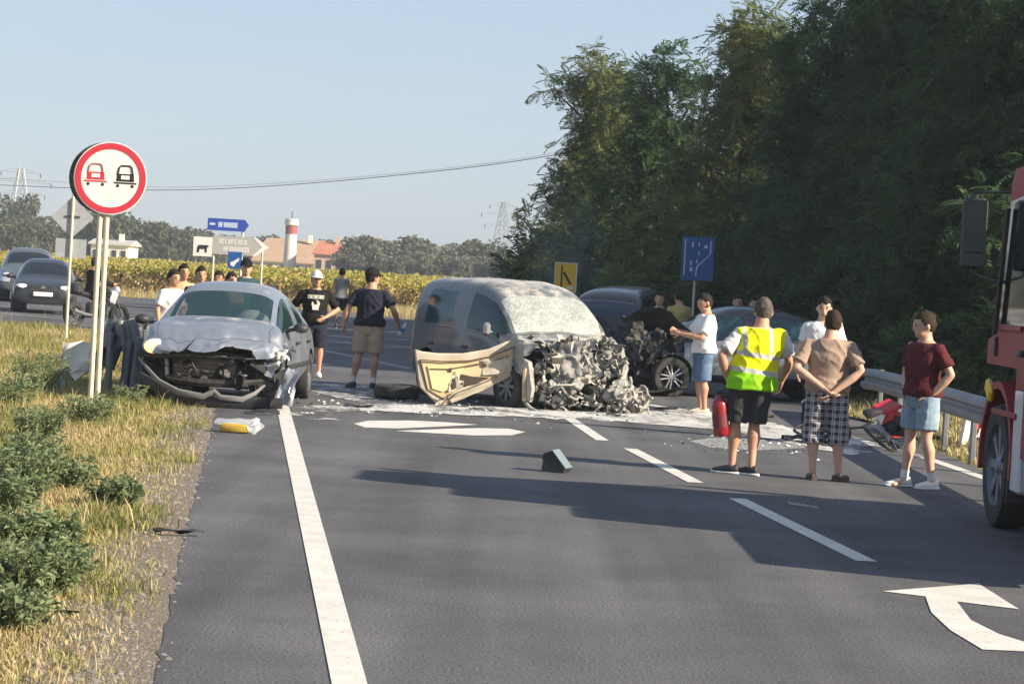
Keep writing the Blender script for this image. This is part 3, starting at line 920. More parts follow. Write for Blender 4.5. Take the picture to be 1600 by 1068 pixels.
GLS = M('car_glass', (.016, .050, .050), .06, spec=.9, alpha=.66)
GLSD = M('dark_car_glass', (.008, .012, .016), .05, spec=.8, alpha=.88)
GLST = M('teal_car_glass', (.016, .060, .072), .10, spec=.6, alpha=.90)
SEAT = M('seat_cloth', (.035, .035, .04), .9)
PLATE = M('number_plate', (.75, .75, .72), .5)
UNDER = M('underbody', (.012, .012, .012), .9)

def ring_pts(s):
    x, zb, w, zm, zbelt, wb, ze, wt, zt = s
    half = [(0, zb), (w * .82, zb), (w * .975, zb + .11), (w, zm), (wb, zbelt), (wt, ze), (wt * .55, zt - .012), (0, zt)]
    pts = [(x, y, z) for y, z in half]
    pts += [(x, -y, z) for y, z in half[-2:0:-1]]
    return pts                                       # 14 points, index 0 bottom, 1..6 left, 7 top, 8..13 right
def car_shell(stations, ids, level=3):
    """ids(i,row,side)->panel name. returns bmesh, names"""
    names = ['body', 'gap']
    vs, fs, mi = [], [], []
    for s in stations: vs += ring_pts(s)
    n = 14
    for i in range(len(stations) - 1):
        for k in range(n):
            j = (k + 1) % n
            row, side = (k, 'l') if k < 7 else (13 - k, 'r')
            nm = ids(i, row, side) or 'body'
            if nm not in names: names.append(nm)
            fs.append([i * n + k, i * n + j, (i + 1) * n + j, (i + 1) * n + k][::-1]); mi.append(names.index(nm))
    for e, nm in ((0, 'rear'), (len(stations) - 1, 'front')):
        o = e * n
        for k in range(7):
            l0, l1 = o + k, o + k + 1; r0, r1 = o + (14 - k) % 14, o + (13 - k)
            f = [l0, l1, r1, r0]
            if k == 0: f = [l0, l1, r1]
            if k == 6: f = [l0, l1, r0]
            if e == 0: f = f[::-1]
            pn = ids(nm, k, '') or 'body'
            if pn not in names: names.append(pn)
            fs.append(f[::-1]); mi.append(names.index(pn))
    me = bpy.data.meshes.new('shell'); me.from_pydata(vs, [], fs); me.polygons.foreach_set('material_index', mi)
    o = bpy.data.objects.new('shell', me); COL.objects.link(o)
    for _ in names: me.materials.append(BLK)
    md = o.modifiers.new('s', 'SUBSURF'); md.levels = level; md.render_levels = level
    ev = evaluated(o)
    bpy.data.objects.remove(o)
    bm = bmesh.new(); bm.from_mesh(ev); bpy.data.meshes.remove(ev)
    bmesh.ops.recalc_face_normals(bm, faces=bm.faces)
    return bm, names
def cut_arches(bm, axles, rad, cz, wlim=.55):
    for ax in axles:
        dele = [f for f in bm.faces if abs(f.calc_center_median().y) > wlim and sum(1 for v in f.verts if math.hypot(v.co.x - ax, v.co.z - cz) < rad) >= len(f.verts) - 1]
        ev = {v for f in dele for v in f.verts}
        bmesh.ops.delete(bm, geom=dele, context='FACES')
        for v in ev:
            if v.is_valid and abs(v.co.y) > wlim:
                dx, dz = v.co.x - ax, v.co.z - cz; q = math.hypot(dx, dz)
                if q > 1e-4 and abs(q - rad) < rad * .35: v.co.x, v.co.z = ax + dx / q * rad, cz + dz / q * rad
def split_panels(bm, names, parent, paint, spec, gap=.007):
    """spec: name -> dict(mat, inset, part). Panels become child objects; the rest is the body."""
    for nm, sp in spec.items():
        if nm not in names: continue
        k = names.index(nm)
        fs = [f for f in bm.faces if f.material_index == k]
        if not fs: continue
        res = bmesh.ops.inset_region(bm, faces=fs, thickness=sp.get('inset', gap), depth=sp.get('depth', 0), use_even_offset=True, use_boundary=True)
        for f in res['faces']: f.material_index = 0 if sp.get('win') else 1
    out = {}
    for k, nm in enumerate(names):
        if k < 2: continue
        sub = bm.copy()
        bmesh.ops.delete(sub, geom=[f for f in sub.faces if f.material_index != k], context='FACES')
        if len(sub.faces):
            sp = spec.get(nm, {})
            for f in sub.faces: f.material_index = 0; f.smooth = True
            me = bpy.data.meshes.new(nm); sub.to_mesh(me)
            if not sp.get('drop'):
                out[nm] = link_mesh(sp.get('part', nm), me, sp.get('mat', paint), parent)
        sub.free()
    bmesh.ops.delete(bm, geom=[f for f in bm.faces if f.material_index > 1], context='FACES')
    for f in bm.faces: f.smooth = True
    me = bpy.data.meshes.new('body'); bm.to_mesh(me); bm.free()
    out['body'] = link_mesh('body', me, [paint, BLK], parent)
    return out
def make_wheel(parent, c, r=.31, w=.20, style='steel', axis=(0, 1, 0), steer=0.0, tilt=0.0, rim=ALLOY):
    """axis points outward"""
    o = empty('wheel', c); o.parent = parent
    o.rotation_euler = (tilt, 0, steer)
    a = Vector(axis)
    m = MB()
    m.lathe([(r * .66, -w * .48), (r * .80, -w * .5), (r * .95, -w * .46), (r, -w * .30), (r * .985, -w * .1), (r, -w * .02), (r, w * .02), (r * .985, w * .1), (r, w * .30), (r * .95, w * .46), (r * .80, w * .5), (r * .66, w * .44)], axis=a, n=36)
    m.build('tyre', RUB, o, True)
    m = MB()
    m.lathe([(r * .67, w * .45), (r * .65, w * .30), (r * .60, -w * .2), (r * .60, -w * .4)], axis=a, n=32)
    d, sx, uy = frame_from(a)
    rr = m.build('rim', rim, o, True)
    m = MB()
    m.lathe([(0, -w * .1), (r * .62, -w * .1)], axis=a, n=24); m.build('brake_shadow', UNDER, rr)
    m = MB()
    m.lathe([(0, w * .42), (r * .10, w * .42), (r * .17, w * .34), (r * .17, w * .0)], axis=a, n=16)
    ns = 5 if style != 'steel' else 8
    for k in range(ns):
        ang = 2 * math.pi * k / ns
        rd = sx * math.cos(ang) + uy * math.sin(ang); td = a.cross(rd)
        if style == 'twin':
            for s in (-1, 1):
                p0 = rd * r * .13 + td * s * r * .05 + a * w * .33; p1 = rd * r * .63 + td * s * r * .13 + a * w * .36
                m.tube([p0, p1], [r * .05, r * .045], 5)
        else:
            wd = .20 if style == 'five' else .13
            p0 = rd * r * .12 + a * w * .33; p1 = rd * r * .64 + a * w * .36
            q0, q1 = td * r * wd * .45, td * r * wd * .62
            m.add([p0 - q0, p0 + q0, p1 + q1, p1 - q1, p0 - q0 - a * .03, p0 + q0 - a * .03, p1 + q1 - a * .03, p1 - q1 - a * .03],
                  [[0, 1, 2, 3], [4, 5, 1, 0], [1, 5, 6, 2], [3, 2, 6, 7], [0, 3, 7, 4]])
    m.build('spokes', rim, rr)
    return o
def make_mirror(parent, c, side, mat, size=(.10, .20, .13)):
    m = MB(); sy = 1 if side == 'l' else -1
    m.ball((0, 0, 0), (size[0], size[1] / 2, size[2] / 2), 14, 8)
    m.xf(Matrix.Translation(c))
    m.tube([Vector(c) + Vector((0, -sy * size[1] * .4, -.02)), Vector(c) + Vector((0, -sy * (size[1] * .4 + .12), -.05))], [.025, .03], 6)
    o = m.build('side_mirror', mat, parent, True)
    g = MB(); g.rings([(Vector(c) + Vector((-size[0] * .78, 0, 0)), size[1] * .34, size[2] * .34, (0, 1, 0), (0, 0, 1)), (Vector(c) + Vector((-size[0] * .98, 0, 0)), size[1] * .33, size[2] * .33, (0, 1, 0), (0, 0, 1))], 14)
    g.build('mirror_glass', CHROME, o)
    return o
def interior(parent, zf=.42, x0=-1.2, x1=1.0, w=.66, belt=.9, airbag=False):
    m = MB(); m.box(((x0 + x1) / 2 + .1, 0, zf), (x1 - x0 + .9, w * 2 * .98, .06)); m.build('floor_pan', UNDER, parent)
    for y in (-.36, .36):
        m = MB(); m.box((-.15, y, zf + .22), (.5, .46, .22), bev=.05); m.box((-.42, y, zf + .62), (.16, .44, .70), (0, R(-12), 0), bev=.06); m.box((-.52, y, zf + .99), (.09, .22, .16), bev=.03)
        m.build('seat', SEAT, parent, True)
    m = MB(); m.box((-1.0, 0, zf + .25), (.45, 1.2, .25), bev=.05); m.box((-1.22, 0, zf + .55), (.15, 1.2, .5), (0, R(-14), 0), bev=.05); m.build('rear_bench', SEAT, parent, True)
    m = MB(); m.box((x1 - .22, 0, belt - .10), (.42, w * 1.9, .26), bev=.07); m.build('dashboard', BLK, parent, True)
    m = MB()
    ring = [Vector((x1 - .52, .36 + .18 * math.cos(a * .3927), belt - .02 + .18 * math.sin(a * .3927))) for a in range(16)]
    m.tube(ring, .015, 6, closed=True); m.tube([(x1 - .52, .36, belt - .02), (x1 - .3, .36, belt - .1)], .03, 6)
    m.build('steering_wheel', BLK, parent, True)
def crumple_sheet(w, h, amp, seed, n=9, fold=None):
    r = random.Random(seed); m = MB(); vs = []
    o = Vector((r.random() * 50, r.random() * 50, r.random() * 50))
    for j in range(n):
        for i in range(n):
            u, v = i / (n - 1) - .5, j / (n - 1) - .5
            edge = 1 + .18 * noise.noise(Vector((u * 4, v * 4, 3)) + o)
            p = Vector((u * w * edge, v * h * edge, 0))
            q = Vector((u * 2.2, v * 2.2, 0)) + o
            d = noise.noise(q) * 1.0 + .55 * abs(noise.noise(q * 2.3)) + .25 * noise.noise(q * 5)
            p.z = d * amp
            p += Vector((noise.noise(q + Vector((9, 0, 0))), noise.noise(q + Vector((0, 9, 0))), 0)) * amp * .5
            vs.append(p)
    m.add(vs, [[j * n + i, j * n + i + 1, (j + 1) * n + i + 1, (j + 1) * n + i] for j in range(n - 1) for i in range(n - 1)])
    return m
def wreckage(parent, box, n, mats, seed, size=(.12, .35), hoses=8, blocks=6, tubem=None):
    """torn metal, brackets and hoses filling the box (x0,x1,y0,y1,z0,z1)"""
    r = random.Random(seed); x0, x1, y0, y1, z0, z1 = box
    def P(): return Vector((r.uniform(x0, x1), r.uniform(y0, y1), r.uniform(z0, z1)))
    for i in range(n):
        w, h = r.uniform(*size), r.uniform(*size) * .7
        m = crumple_sheet(w, h, r.uniform(.05, .13), seed * 100 + i, 7)
        m.xf(Matrix.Translation(P()) @ Euler((r.uniform(0, 6), r.uniform(0, 6), r.uniform(0, 6))).to_matrix().to_4x4())
        m.build('crumpled_panel', mats[i % len(mats)], parent, i % 3 != 0, R(35))
    for i in range(hoses):
        a = P(); pts = [a]
        d = Vector((r.gauss(0, 1), r.gauss(0, 1), r.gauss(0, .8))).normalized()
        for k in range(6):
            d = (d + Vector((r.gauss(0, .5), r.gauss(0, .5), r.gauss(-.1, .5)))).normalized(); a = a + d * .09
            a = Vector((min(x1 + .1, max(x0, a.x)), min(y1, max(y0, a.y)), min(z1, max(max(.02, z0 - .1), a.z)))); pts.append(a)
        m = MB(); m.tube(pts, r.uniform(.008, .022), 6); m.build('hose', (tubem or [BLK, mats[0]])[i % 2], parent, True)
    for i in range(blocks):
        m = MB(); s = (r.uniform(.08, .22), r.uniform(.08, .24), r.uniform(.06, .18))
        m.box(P(), s, (r.uniform(-.6, .6), r.uniform(-.6, .6), r.uniform(0, 3)), bev=.012)
        if i % 2: m = MB(); m.lathe([(0, -.06), (.05, -.06), (.05, .04), (.035, .06), (0, .06)], P(), (r.gauss(0, 1), r.gauss(0, 1), r.gauss(0, 1)), 12)
        m.build('bracket', mats[(i + 1) % len(mats)], parent)

SEDAN = [  # x, zb, w, zmid, zbelt, wbelt, zedge, wtop, ztop
    (-2.20, .36, .76, .60, .86, .70, .93, .60, .95), (-2.02, .30, .85, .60, .92, .78, 1.00, .66, 1.03), (-1.62, .26, .88, .60, .95, .82, 1.06, .70, 1.10),
    (-1.00, .24, .89, .60, .95, .84, 1.41, .58, 1.47), (-.12, .24, .89, .60, .94, .85, 1.45, .61, 1.52), (0.0, .24, .89, .60, .94, .85, 1.45, .61, 1.52),
    (.42, .24, .89, .60, .93, .85, 1.42, .60, 1.49), (1.22, .25, .88, .60, .90, .83, .96, .74, 1.00), (1.62, .25, .88, .58, .84, .82, .90, .72, .93), (2.00, .25, .83, .52, .68, .78, .77, .66, .80), (2.16, .26, .72, .48, .60, .66, .67, .58, .69)]
def sedan_ids(i, row, side):
    if i == 'front': return 'bumper_front' if row < 4 else ('grille' if row < 6 else 'body')
    if i == 'rear': return 'bumper_rear' if row < 3 else None
    if row in (5, 6):
        if i == 6: return 'windscreen'
        if i == 2: return 'rear_window'
        if i in (7, 8): return 'hood'
        if i in (0, 1): return 'boot_lid'
    if row == 4:
        if i in (5, 6): return 'window_front_' + side
        if i == 3: return 'window_rear_' + side
    if row in (2, 3):
        if i in (5, 6): return 'door_front_' + side
        if i == 3: return 'door_rear_' + side
        if i in (8, 9) and row == 3: return 'headlight_' + side if i == 9 else None
    if i == 9 and row < 3: return 'bumper_front'
    if i == 0 and row < 3: return 'bumper_rear'
def car_spec(glass, paint, lamp=LAMP, bumper=None, wgl=None):
    sp = {}
    for s in 'lr':
        sp['window_front_' + s] = dict(mat=glass, inset=.04, win=1, part='side_window'); sp['window_rear_' + s] = dict(mat=glass, inset=.04, win=1, part='side_window')
        sp['door_front_' + s] = dict(part='door'); sp['door_rear_' + s] = dict(part='door'); sp['headlight_' + s] = dict(mat=lamp, part='headlight')
        sp['tail_' + s] = dict(mat=REDL, part='tail_light')
    sp['windscreen'] = dict(mat=wgl or glass, inset=.035, win=1); sp['rear_window'] = dict(mat=glass, inset=.045, win=1)
    sp['hood'] = {}; sp['boot_lid'] = {}; sp['bumper_front'] = dict(mat=bumper or paint, part='bumper'); sp['bumper_rear'] = dict(mat=bumper or paint, part='bumper'); sp['grille'] = dict(mat=BLK)
    sp['tailgate'] = {}
    return sp
def door_handles(parts, y, zs, xs, mat):
    for nm, x in xs:
        for s, sg in (('l', 1), ('r', -1)):
            if nm + s in parts:
                m = MB(); m.box((x, sg * y, zs), (.17, .035, .035), bev=.01); m.build('handle', mat, parts[nm + s])
def plain_car(name, loc, heading, paint, label, stations=SEDAN, ids=sedan_ids, glass=GLSD, lamp=LAMP, wheel='five', axles=(1.38, -1.30), rad=.36, wr=.31, half=.80, cat='car', plate='front', scale=1.0, group=None):
    o = empty(name, loc, heading, label, cat, group); o.scale = (scale,) * 3
    bm, names = car_shell(stations, ids)
    cut_arches(bm, axles, rad, .31)
    parts = split_panels(bm, names, o, paint, car_spec(glass, paint, lamp))
    interior(o)
    for ax in axles:
        for s in (1, -1):
            make_wheel(o, (ax, s * (half - .02), wr), wr, .2, wheel, (0, s, 0))
            m = MB(); m.tube([(ax, s * (half - .26), .34), (ax, s * (half - .02), .34)], rad * .98, 20, cap=False); m.build('wheel_arch', UNDER, o)
    for s, sg in (('l', 1), ('r', -1)):
        make_mirror(o, (.78, sg * .98, .98), s, paint)
    door_handles(parts, .885, .80, (('door_front_', .12), ('door_rear_', -.95)), paint)
    return o, parts

# ------------------------------------------------------------------ silver hatchback with the crushed nose
SILV = carpaint('silver_paint', (.27, .30, .345), .5, .34, dusty=.10, col2=(.26, .29, .33))
SILVW = M('scuffed_bare_metal', (.50, .51, .52), .5, .55, col2=(.36, .37, .39), scale=6, detail=8, bump=.5, bscale=9)
DARKJ = M('engine_black', (.014, .013, .013), .6, col2=(.05, .045, .04), scale=11)
BROWNJ = M('radiator_brown', (.13, .10, .08), .7, col2=(.20, .16, .13), scale=9, stretch=(1, 1, 9))
GREYJ = M('bent_steel', (.30, .30, .30), .45, .6, col2=(.16, .155, .15), scale=7, detail=6)
def silver_car():
    p = G(325, 636); o = empty('silver_hatchback', (p.x + .02, p.y + 2.0, 0), R(-92.5), 'silver hatchback with crushed nose, torn bumper and one glowing headlamp', 'car')
    bm, names = car_shell(SEDAN, sedan_ids)
    def fr(v):
        x, y, z = v
        k = max(0, min(1, (x - 1.15) / .9))
        if k > 0:
            q = Vector((x * 3.1, y * 3.1, z * 3.1)); nz = noise.noise(q); n2 = noise.noise(q * 2.7 + Vector((5, 5, 5))); n3 = noise.noise(q * 6)
            nz = noise.noise(q * .7); v.x -= k * (.17 + .07 * nz + .03 * n2 + (.12 if y > .2 else 0) * min(1, (y - .2) * 3 + .2 if y > .2 else 0))
            if z > .66: v.z += k * k * (.09 * nz + .05 * n2 + .015 * n3) + .075 * math.sin(max(0, k) * math.pi) * (1 if z > .8 else .3)
            if y > .35: v.y += k * (.10 * (z > .4) + .07 * nz + .03 * n2)
        elif x > -.2 and y > .6 and z < .95:
            q = Vector((x * 4, y * 4, z * 4)); v.y += .018 * noise.noise(q)
    for v in bm.verts: fr(v.co)
    cut_arches(bm, (1.32, -1.30), .37, .31)
    # torn-away fascia
    bmesh.ops.delete(bm, geom=[f for f in bm.faces if f.calc_center_median().x > 1.52 and f.calc_center_median().z < .61 + .02 * noise.noise(f.calc_center_median() * 4)], context='FACES')
    sp = car_spec(GLS, SILV)
    for k in ('bumper_front', 'grille', 'headlight_l', 'headlight_r'): sp[k] = dict(drop=1)
    parts = split_panels(bm, names, o, SILV, sp)
    parts['hood']['label'] = 'crumpled hood with scuffed bare edge'
    interior(o)
    m = MB(); m.ball((.52, .33, .98), (.20, .24, .20), 14, 10); m.build('airbag', M('airbag_cloth', (.62, .68, .66), .9), o, True)
    for ax, st in ((1.30, .12), (-1.30, 0)):
        for s in (1, -1):
            make_wheel(o, (ax, s * .78, .31), .31, .20, 'steel', (0, s, 0), st, rim=ALLOYD)
            m = MB(); m.tube([(ax, s * .5, .34), (ax, s * .78, .34)], .35, 20, cap=False); m.build('wheel_arch', UNDER, o)
    make_mirror(o, (.86, 1.0, .99), 'l', BLK); make_mirror(o, (.86, -1.0, .99), 'r', BLK)
    door_handles(parts, .885, .78, (('door_front_', .12), ('door_rear_', -.95)), BLK)
    for x0, x1 in ((.04, 1.1), (-.98, -.1)):
        m = MB(); m.box(((x0 + x1) / 2, .895, .50), (x1 - x0, .03, .06), bev=.012); m.build('side_moulding', BLK, o)
    # bay behind the torn nose
    m = MB(); m.box((1.35, 0, .52), (.25, 1.5, .60), bev=.03); m.build('bulkhead', UNDER, o)
    m = MB(); m.box((1.62, -.06, .47), (.07, .78, .26), (0, R(6), 0), bev=.012); ra = m.build('radiator', BROWNJ, o)
    for k in range(5):
        f = MB(); f.box((1.665, -.06, .37 + .05 * k), (.012, .74, .012), (0, R(6), 0)); f.build('fin', GREYJ, ra)
    m = MB(); m.box((1.66, -.52, .48), (.06, .05, .30), (R(4), 0, 0), bev=.01); m.build('radiator_bracket', SILVW, o)
    m = MB()
    cs = [(1.72, -.84, .60), (1.80, -.55, .60), (1.76, -.15, .63), (1.70, .25, .62), (1.58, .62, .58)]
    m.tube(cs, [.05, .055, .06, .055, .04], 8); m.build('cross_member', DARKJ, o, True)
    m = MB(); m.tube([(1.70, -.5, .31), (1.78, -.1, .28), (1.74, .35, .29), (1.6, .7, .34)], [.045, .05, .05, .04], 8); m.build('lower_rail', DARKJ, o, True)
    wreckage(o, (1.46, 1.74, -.80, .78, .30, .68), 26, [DARKJ, DARKJ, GREYJ, BLK], 31, (.12, .30), 16, 8)
    wreckage(o, (1.5, 1.70, .45, .90, .25, .66), 12, [GREYJ, SILVW, DARKJ], 33, (.10, .26), 5, 2)
    wreckage(o, (1.35, 1.62, .72, .96, .40, .80), 6, [SILV, SILVW, SILV], 39, (.12, .26), 0, 0)
    # torn bumper skin hanging in an arc
    path = [(1.72, -.86, .54), (1.86, -.74, .44), (1.98, -.55, .28), (2.05, -.30, .17), (2.08, .02, .13), (2.05, .14, .20), (2.06, .22, .13), (2.02, .48, .12), (1.92, .62, .20), (1.86, .72, .30)]
    m = MB(); m.tube(path, [.009, .015, .021, .026, .026, .022, .024, .024, .018, .010], 7, ell=1.5); b = m.build('bumper', carpaint('bumper_edge', (.20, .20, .195), .1, .5), o, True); b['label'] = 'torn grey bumper skin hanging in an arc'
    m = MB(); m.tube([(1.70, -.88, .36), (1.86, -.70, .26), (1.95, -.3, .09), (1.97, .3, .07), (1.88, .95, .09)], [.03, .05, .06, .06, .05], 7, ell=1.4); m.build('bumper_skirt', BLK, o, True)
    m = crumple_sheet(.30, .22, .06, 77); m.xf(Matrix.Translation((1.92, .78, .16)) @ Euler((1.2, .3, .5)).to_matrix().to_4x4()); m.build('crumpled_panel', BLK, o)
    m = crumple_sheet(.22, .42, .07, 78); m.xf(Matrix.Translation((1.68, .98, .28)) @ Euler((1.4, .2, 1.4)).to_matrix().to_4x4()); m.build('crumpled_panel', SILVW, o, True)
    m = crumple_sheet(.36, .30, .06, 79); m.xf(Matrix.Translation((1.62, .70, .60)) @ Euler((1.2, .4, 1.2)).to_matrix().to_4x4()); m.build('crumpled_panel', SILVW, o, True)
    # the surviving headlamp, still lit
    m = MB(); m.ball((1.78, -.64, .69), (.11, .17, .10), 16, 10, (0, 0, R(18))); h = m.build('headlight', LAMP, o, True)
    m = MB(); m.ball((1.872, -.66, .69), (.035, .115, .085), 14, 8, (0, 0, R(18))); hl = m.build('bulb_reflector', LAMPON, h, True)
    m = MB(); m.box((1.71, -.62, .58), (.18, .36, .05), (0, R(8), R(15)), bev=.015); m.build('lamp_housing', DARKJ, o)
    m = MB(); m.tube([(1.16, .30, 1.02), (.84, -.05, 1.16), (.72, -.2, 1.24)], [.008, .007, .005], 4); m.build('wiper', BLK, o)
    return o
silver = silver_car()

# ------------------------------------------------------------------ grey van, front torn off
VAN = [
    (-2.05, .36, .84, .66, 1.00, .83, 1.68, .72, 1.73), (-2.00, .30, .88, .66, 1.03, .86, 1.75, .755, 1.81), (-1.82, .28, .89, .66, 1.03, .875, 1.77, .765, 1.835),
    (-.50, .27, .89, .66, 1.00, .88, 1.78, .765, 1.85), (-.38, .27, .89, .66, 1.00, .88, 1.78, .765, 1.85), (.40, .27, .89, .66, .97, .875, 1.71, .73, 1.77),
    (1.12, .27, .88, .62, .90, .86, .93, .80, .96), (1.50, .28, .87, .62, .92, .83, .98, .72, 1.00), (1.88, .28, .83, .56, .76, .78, .82, .66, .84), (2.02, .3, .72, .5, .62, .66, .68, .58, .7)]
def van_ids(i, row, side):
    if i in ('front', 'rear'): return None
    if row in (5, 6):
        if i == 5: return 'windscreen'
        if i in (6, 7): return 'hood'
    if row == 4:
        if i in (4, 5): return 'window_front_' + side
        if i == 2: return 'window_rear_' + side
    if row in (2, 3):
        if i in (4, 5): return 'door_front_' + side
        if i == 2: return 'door_rear_' + side
VANP = carpaint('van_grey', (.125, .135, .14), .15, .5, dust=(.50, .47, .42), dusty=.36, col2=(.125, .135, .14))
DUSTJ = M('dusted_wreck_metal', (.36, .35, .32), .85, .0, col2=(.19, .185, .17), scale=6, detail=8, ramp=(.4, .62), bump=.6, bscale=14)
DUSTJ2 = M('dusted_wreck_pale', (.48, .46, .41), .8, .1, col2=(.27, .26, .24), scale=7, detail=8, bump=.6, bscale=14)
def crack_mat():
    m = M('shattered_screen', (.30, .33, .31), .45, col2=(.46, .48, .45), scale=3.5, detail=9, bump=.9, bscale=26, spec=.6, distort=.6)
    nt = m.node_tree; b = nt.nodes['Principled BSDF']; tc = [n for n in nt.nodes if n.type == 'TEX_COORD'][0]
    v = nt.nodes.new('ShaderNodeTexVoronoi'); v.feature = 'DISTANCE_TO_EDGE'; v.inputs['Scale'].default_value = 9
    nt.links.new(tc.outputs['Object'], v.inputs['Vector'])
    base = b.inputs['Base Color'].links[0].from_socket
    r = nt.nodes.new('ShaderNodeMapRange'); r.inputs[1].default_value = 0; r.inputs[2].default_value = .06; r.inputs[3].default_value = 1.25; r.inputs[4].default_value = .88
    nt.links.new(v.outputs['Distance'], r.inputs[0])
    mx = nt.nodes.new('ShaderNodeVectorMath'); mx.operation = 'SCALE'; nt.links.new(base, mx.inputs[0]); nt.links.new(r.outputs[0], mx.inputs['Scale']); nt.links.new(mx.outputs[0], b.inputs['Base Color'])
    b.inputs['Alpha'].default_value = .93
    return m
CRACK = crack_mat()
CREAM = M('door_card_cream', (.60, .47, .27), .8, col2=(.50, .38, .22), scale=3, detail=6)
CREAM2 = M('door_card_rim', (.50, .44, .35), .75, col2=(.38, .33, .26), scale=4)
def grey_van():
    o = empty('grey_van', (.22, 36.2, -.02), R(-62), 'dust-covered grey van with its whole front torn off and white shattered windscreen', 'van')
    bm, names = car_shell(VAN, van_ids)
    for v in bm.verts:
        c = v.co
        k = max(0, min(1, (c.x - .75) / .9))
        q = Vector((c.x, c.y, c.z)) * 3
        if k > 0:
            c.x -= k * (.30 + .15 * noise.noise(q)); c.z += k * .09 * noise.noise(q * 1.7 + Vector((3, 3, 3))); c.y += k * .08 * noise.noise(q * 2 + Vector((7, 1, 3)))
        c.z *= .955
        if c.z > 1.35: c.z += .02 * noise.noise(q * .8)
    cut_arches(bm, (1.02, -1.42), .38, .33)
    def gone(f):
        c = f.calc_center_median()
        if c.x < 1.02: return False
        if c.y < -.55: return c.x > 1.42 or c.z < .45
        return c.z < .84 + .05 * noise.noise(c * 7) or c.x > 1.2
    bmesh.ops.delete(bm, geom=[f for f in bm.faces if gone(f)], context='FACES')
    sp = car_spec(GLST, VANP, wgl=CRACK); sp['window_front_r'] = dict(mat=GLS, inset=.022, win=1, part='side_window'); sp['window_rear_r'] = dict(mat=GLST, inset=.03, win=1, part='side_window')
    parts = split_panels(bm, names, o, VANP, sp, gap=.01)
    parts['windscreen']['label'] = 'windscreen shattered white'
    interior(o, .45, -1.2, .85, .66, 1.0)
    m = MB(); m.ball((.42, -.3, 1.12), (.18, .26, .22), 14, 10); m.build('airbag', M('airbag_cloth', (.62, .68, .66), .9), o, True)
    for ax, s, st in ((1.06, -1, .10), (-1.42, -1, 0), (-1.42, 1, 0), (.92, 1, .3)):
        make_wheel(o, (ax, s * .80, .31), .31, .19, 'steel', (0, s, 0), st, rim=ALLOYD)
        m = MB(); m.tube([(ax, s * .5, .36), (ax, s * .80, .36)], .36, 20, cap=False); m.build('wheel_arch', UNDER, o)
    m = MB(); m.box((.58, -.96, 1.06), (.08, .13, .19), (0, 0, .2), bev=.035); m.tube([(.62, -.84, 1.0), (.6, -.93, 1.03)], .02, 6); m.build('side_mirror', carpaint('mirror_grey', (.20, .21, .22), .3, .4), o, True)
    for hx in (-1.3, -.22):
        m = MB(); m.box((hx, -.885, .78), (.18, .03, .04), bev=.01); m.build('door_handle', BLK, o)
    # engine and torn front
    m = MB(); m.box((1.0, 0, .62), (.3, 1.5, .62), bev=.04); m.build('bulkhead', DARKJ, o)
    m = MB(); m.box((1.28, -.06, .56), (.34, .62, .46), (.05, -.1, .1), bev=.05); eb = m.build('engine_block', DUSTJ, o)
    m = MB(); m.box((1.44, -.34, .66), (.12, .30, .26), (0, -.15, .2), bev=.03); bc = m.build('battery_case', DUSTJ2, o); m = MB(); m.box((1.505, -.345, .70), (.02, .19, .08), (0, -.15, .2)); m.build('opening', M('door_cavity', (.05, .038, .03), .9), bc)
    for k in range(3):
        y = -.08 + .16 * k + .05 * (k == 1)
        m = MB(); m.tube([(1.42, y, .84 - .05 * k), (1.52 + .04 * k, y + .06 - .07 * k, .68), (1.46, y + .03 + .06 * k, .44 + .06 * k)], [.020, .026, .022], 7); m.build('intake_pipe', DUSTJ2 if k % 2 else DUSTJ, o, True)
    m = MB(); m.lathe([(0, -.1), (.13, -.1), (.15, -.02), (.15, .06), (.09, .1), (.05, .18), (0, .18)], (1.62, .62, .34), (.5, .85, .1), 16); m.build('gearbox_bell', DUSTJ2, o)
    m = MB(); m.lathe([(0, 0), (.10, 0), (.10, .1), (.06, .12), (0, .12)], (1.66, .40, .26), (1, .1, .2), 14); m.build('pulley', DUSTJ, o)
    m = MB(); m.tube([(.95, .76, .95), (1.22, .80, .84), (1.50, .72, .62), (1.62, .60, .40)], [.05, .06, .06, .04], 7, ell=1.4); m.build('wing_rail', DUSTJ2, o, True)
    m = MB(); m.tube([(1.16, -.80, .68), (1.42, -.74, .62), (1.50, -.72, .30), (1.44, -.70, .14)], [.05, .06, .055, .04], 7, ell=1.3); m.build('wing_rail', DUSTJ2, o, True)
    m = MB(); m.box((1.42, -.72, .36), (.06, .20, .46), (.1, .05, .2), bev=.02); m.build('strut_plate', M('rusty_cream', (.48, .38, .26), .8, col2=(.36, .26, .17), scale=8), o)
    m = MB(); m.tube([(1.36, -.72, .12), (1.62, -.78, .05), (1.86, -.8, .02)], [.025, .03, .02], 6); m.build('bumper_strip', DUSTJ2, o, True)
    rw = random.Random(17)
    for k in range(11):                              # larger crushed panels still hanging on the body
        m = crumple_sheet(rw.uniform(.34, .55), rw.uniform(.26, .42), .12, 700 + k, 11)
        m.xf(Matrix.Translation((rw.uniform(1.25, 1.5), rw.uniform(-.55, .7), rw.uniform(.35, .85))) @ Euler((rw.uniform(-.5, .5), R(70) + rw.uniform(-.5, .5), rw.uniform(-.6, .6))).to_matrix().to_4x4())
        m.build('crumpled_panel', [DUSTJ, VANP, DUSTJ2, DUSTJ][k % 4], o, True)
    wreckage(o, (1.02, 1.42, -.55, .72, .70, .94), 28, [DUSTJ, DUSTJ2, DUSTJ, DARKJ], 51, (.12, .34), 12, 2, [BLK, DUSTJ2])
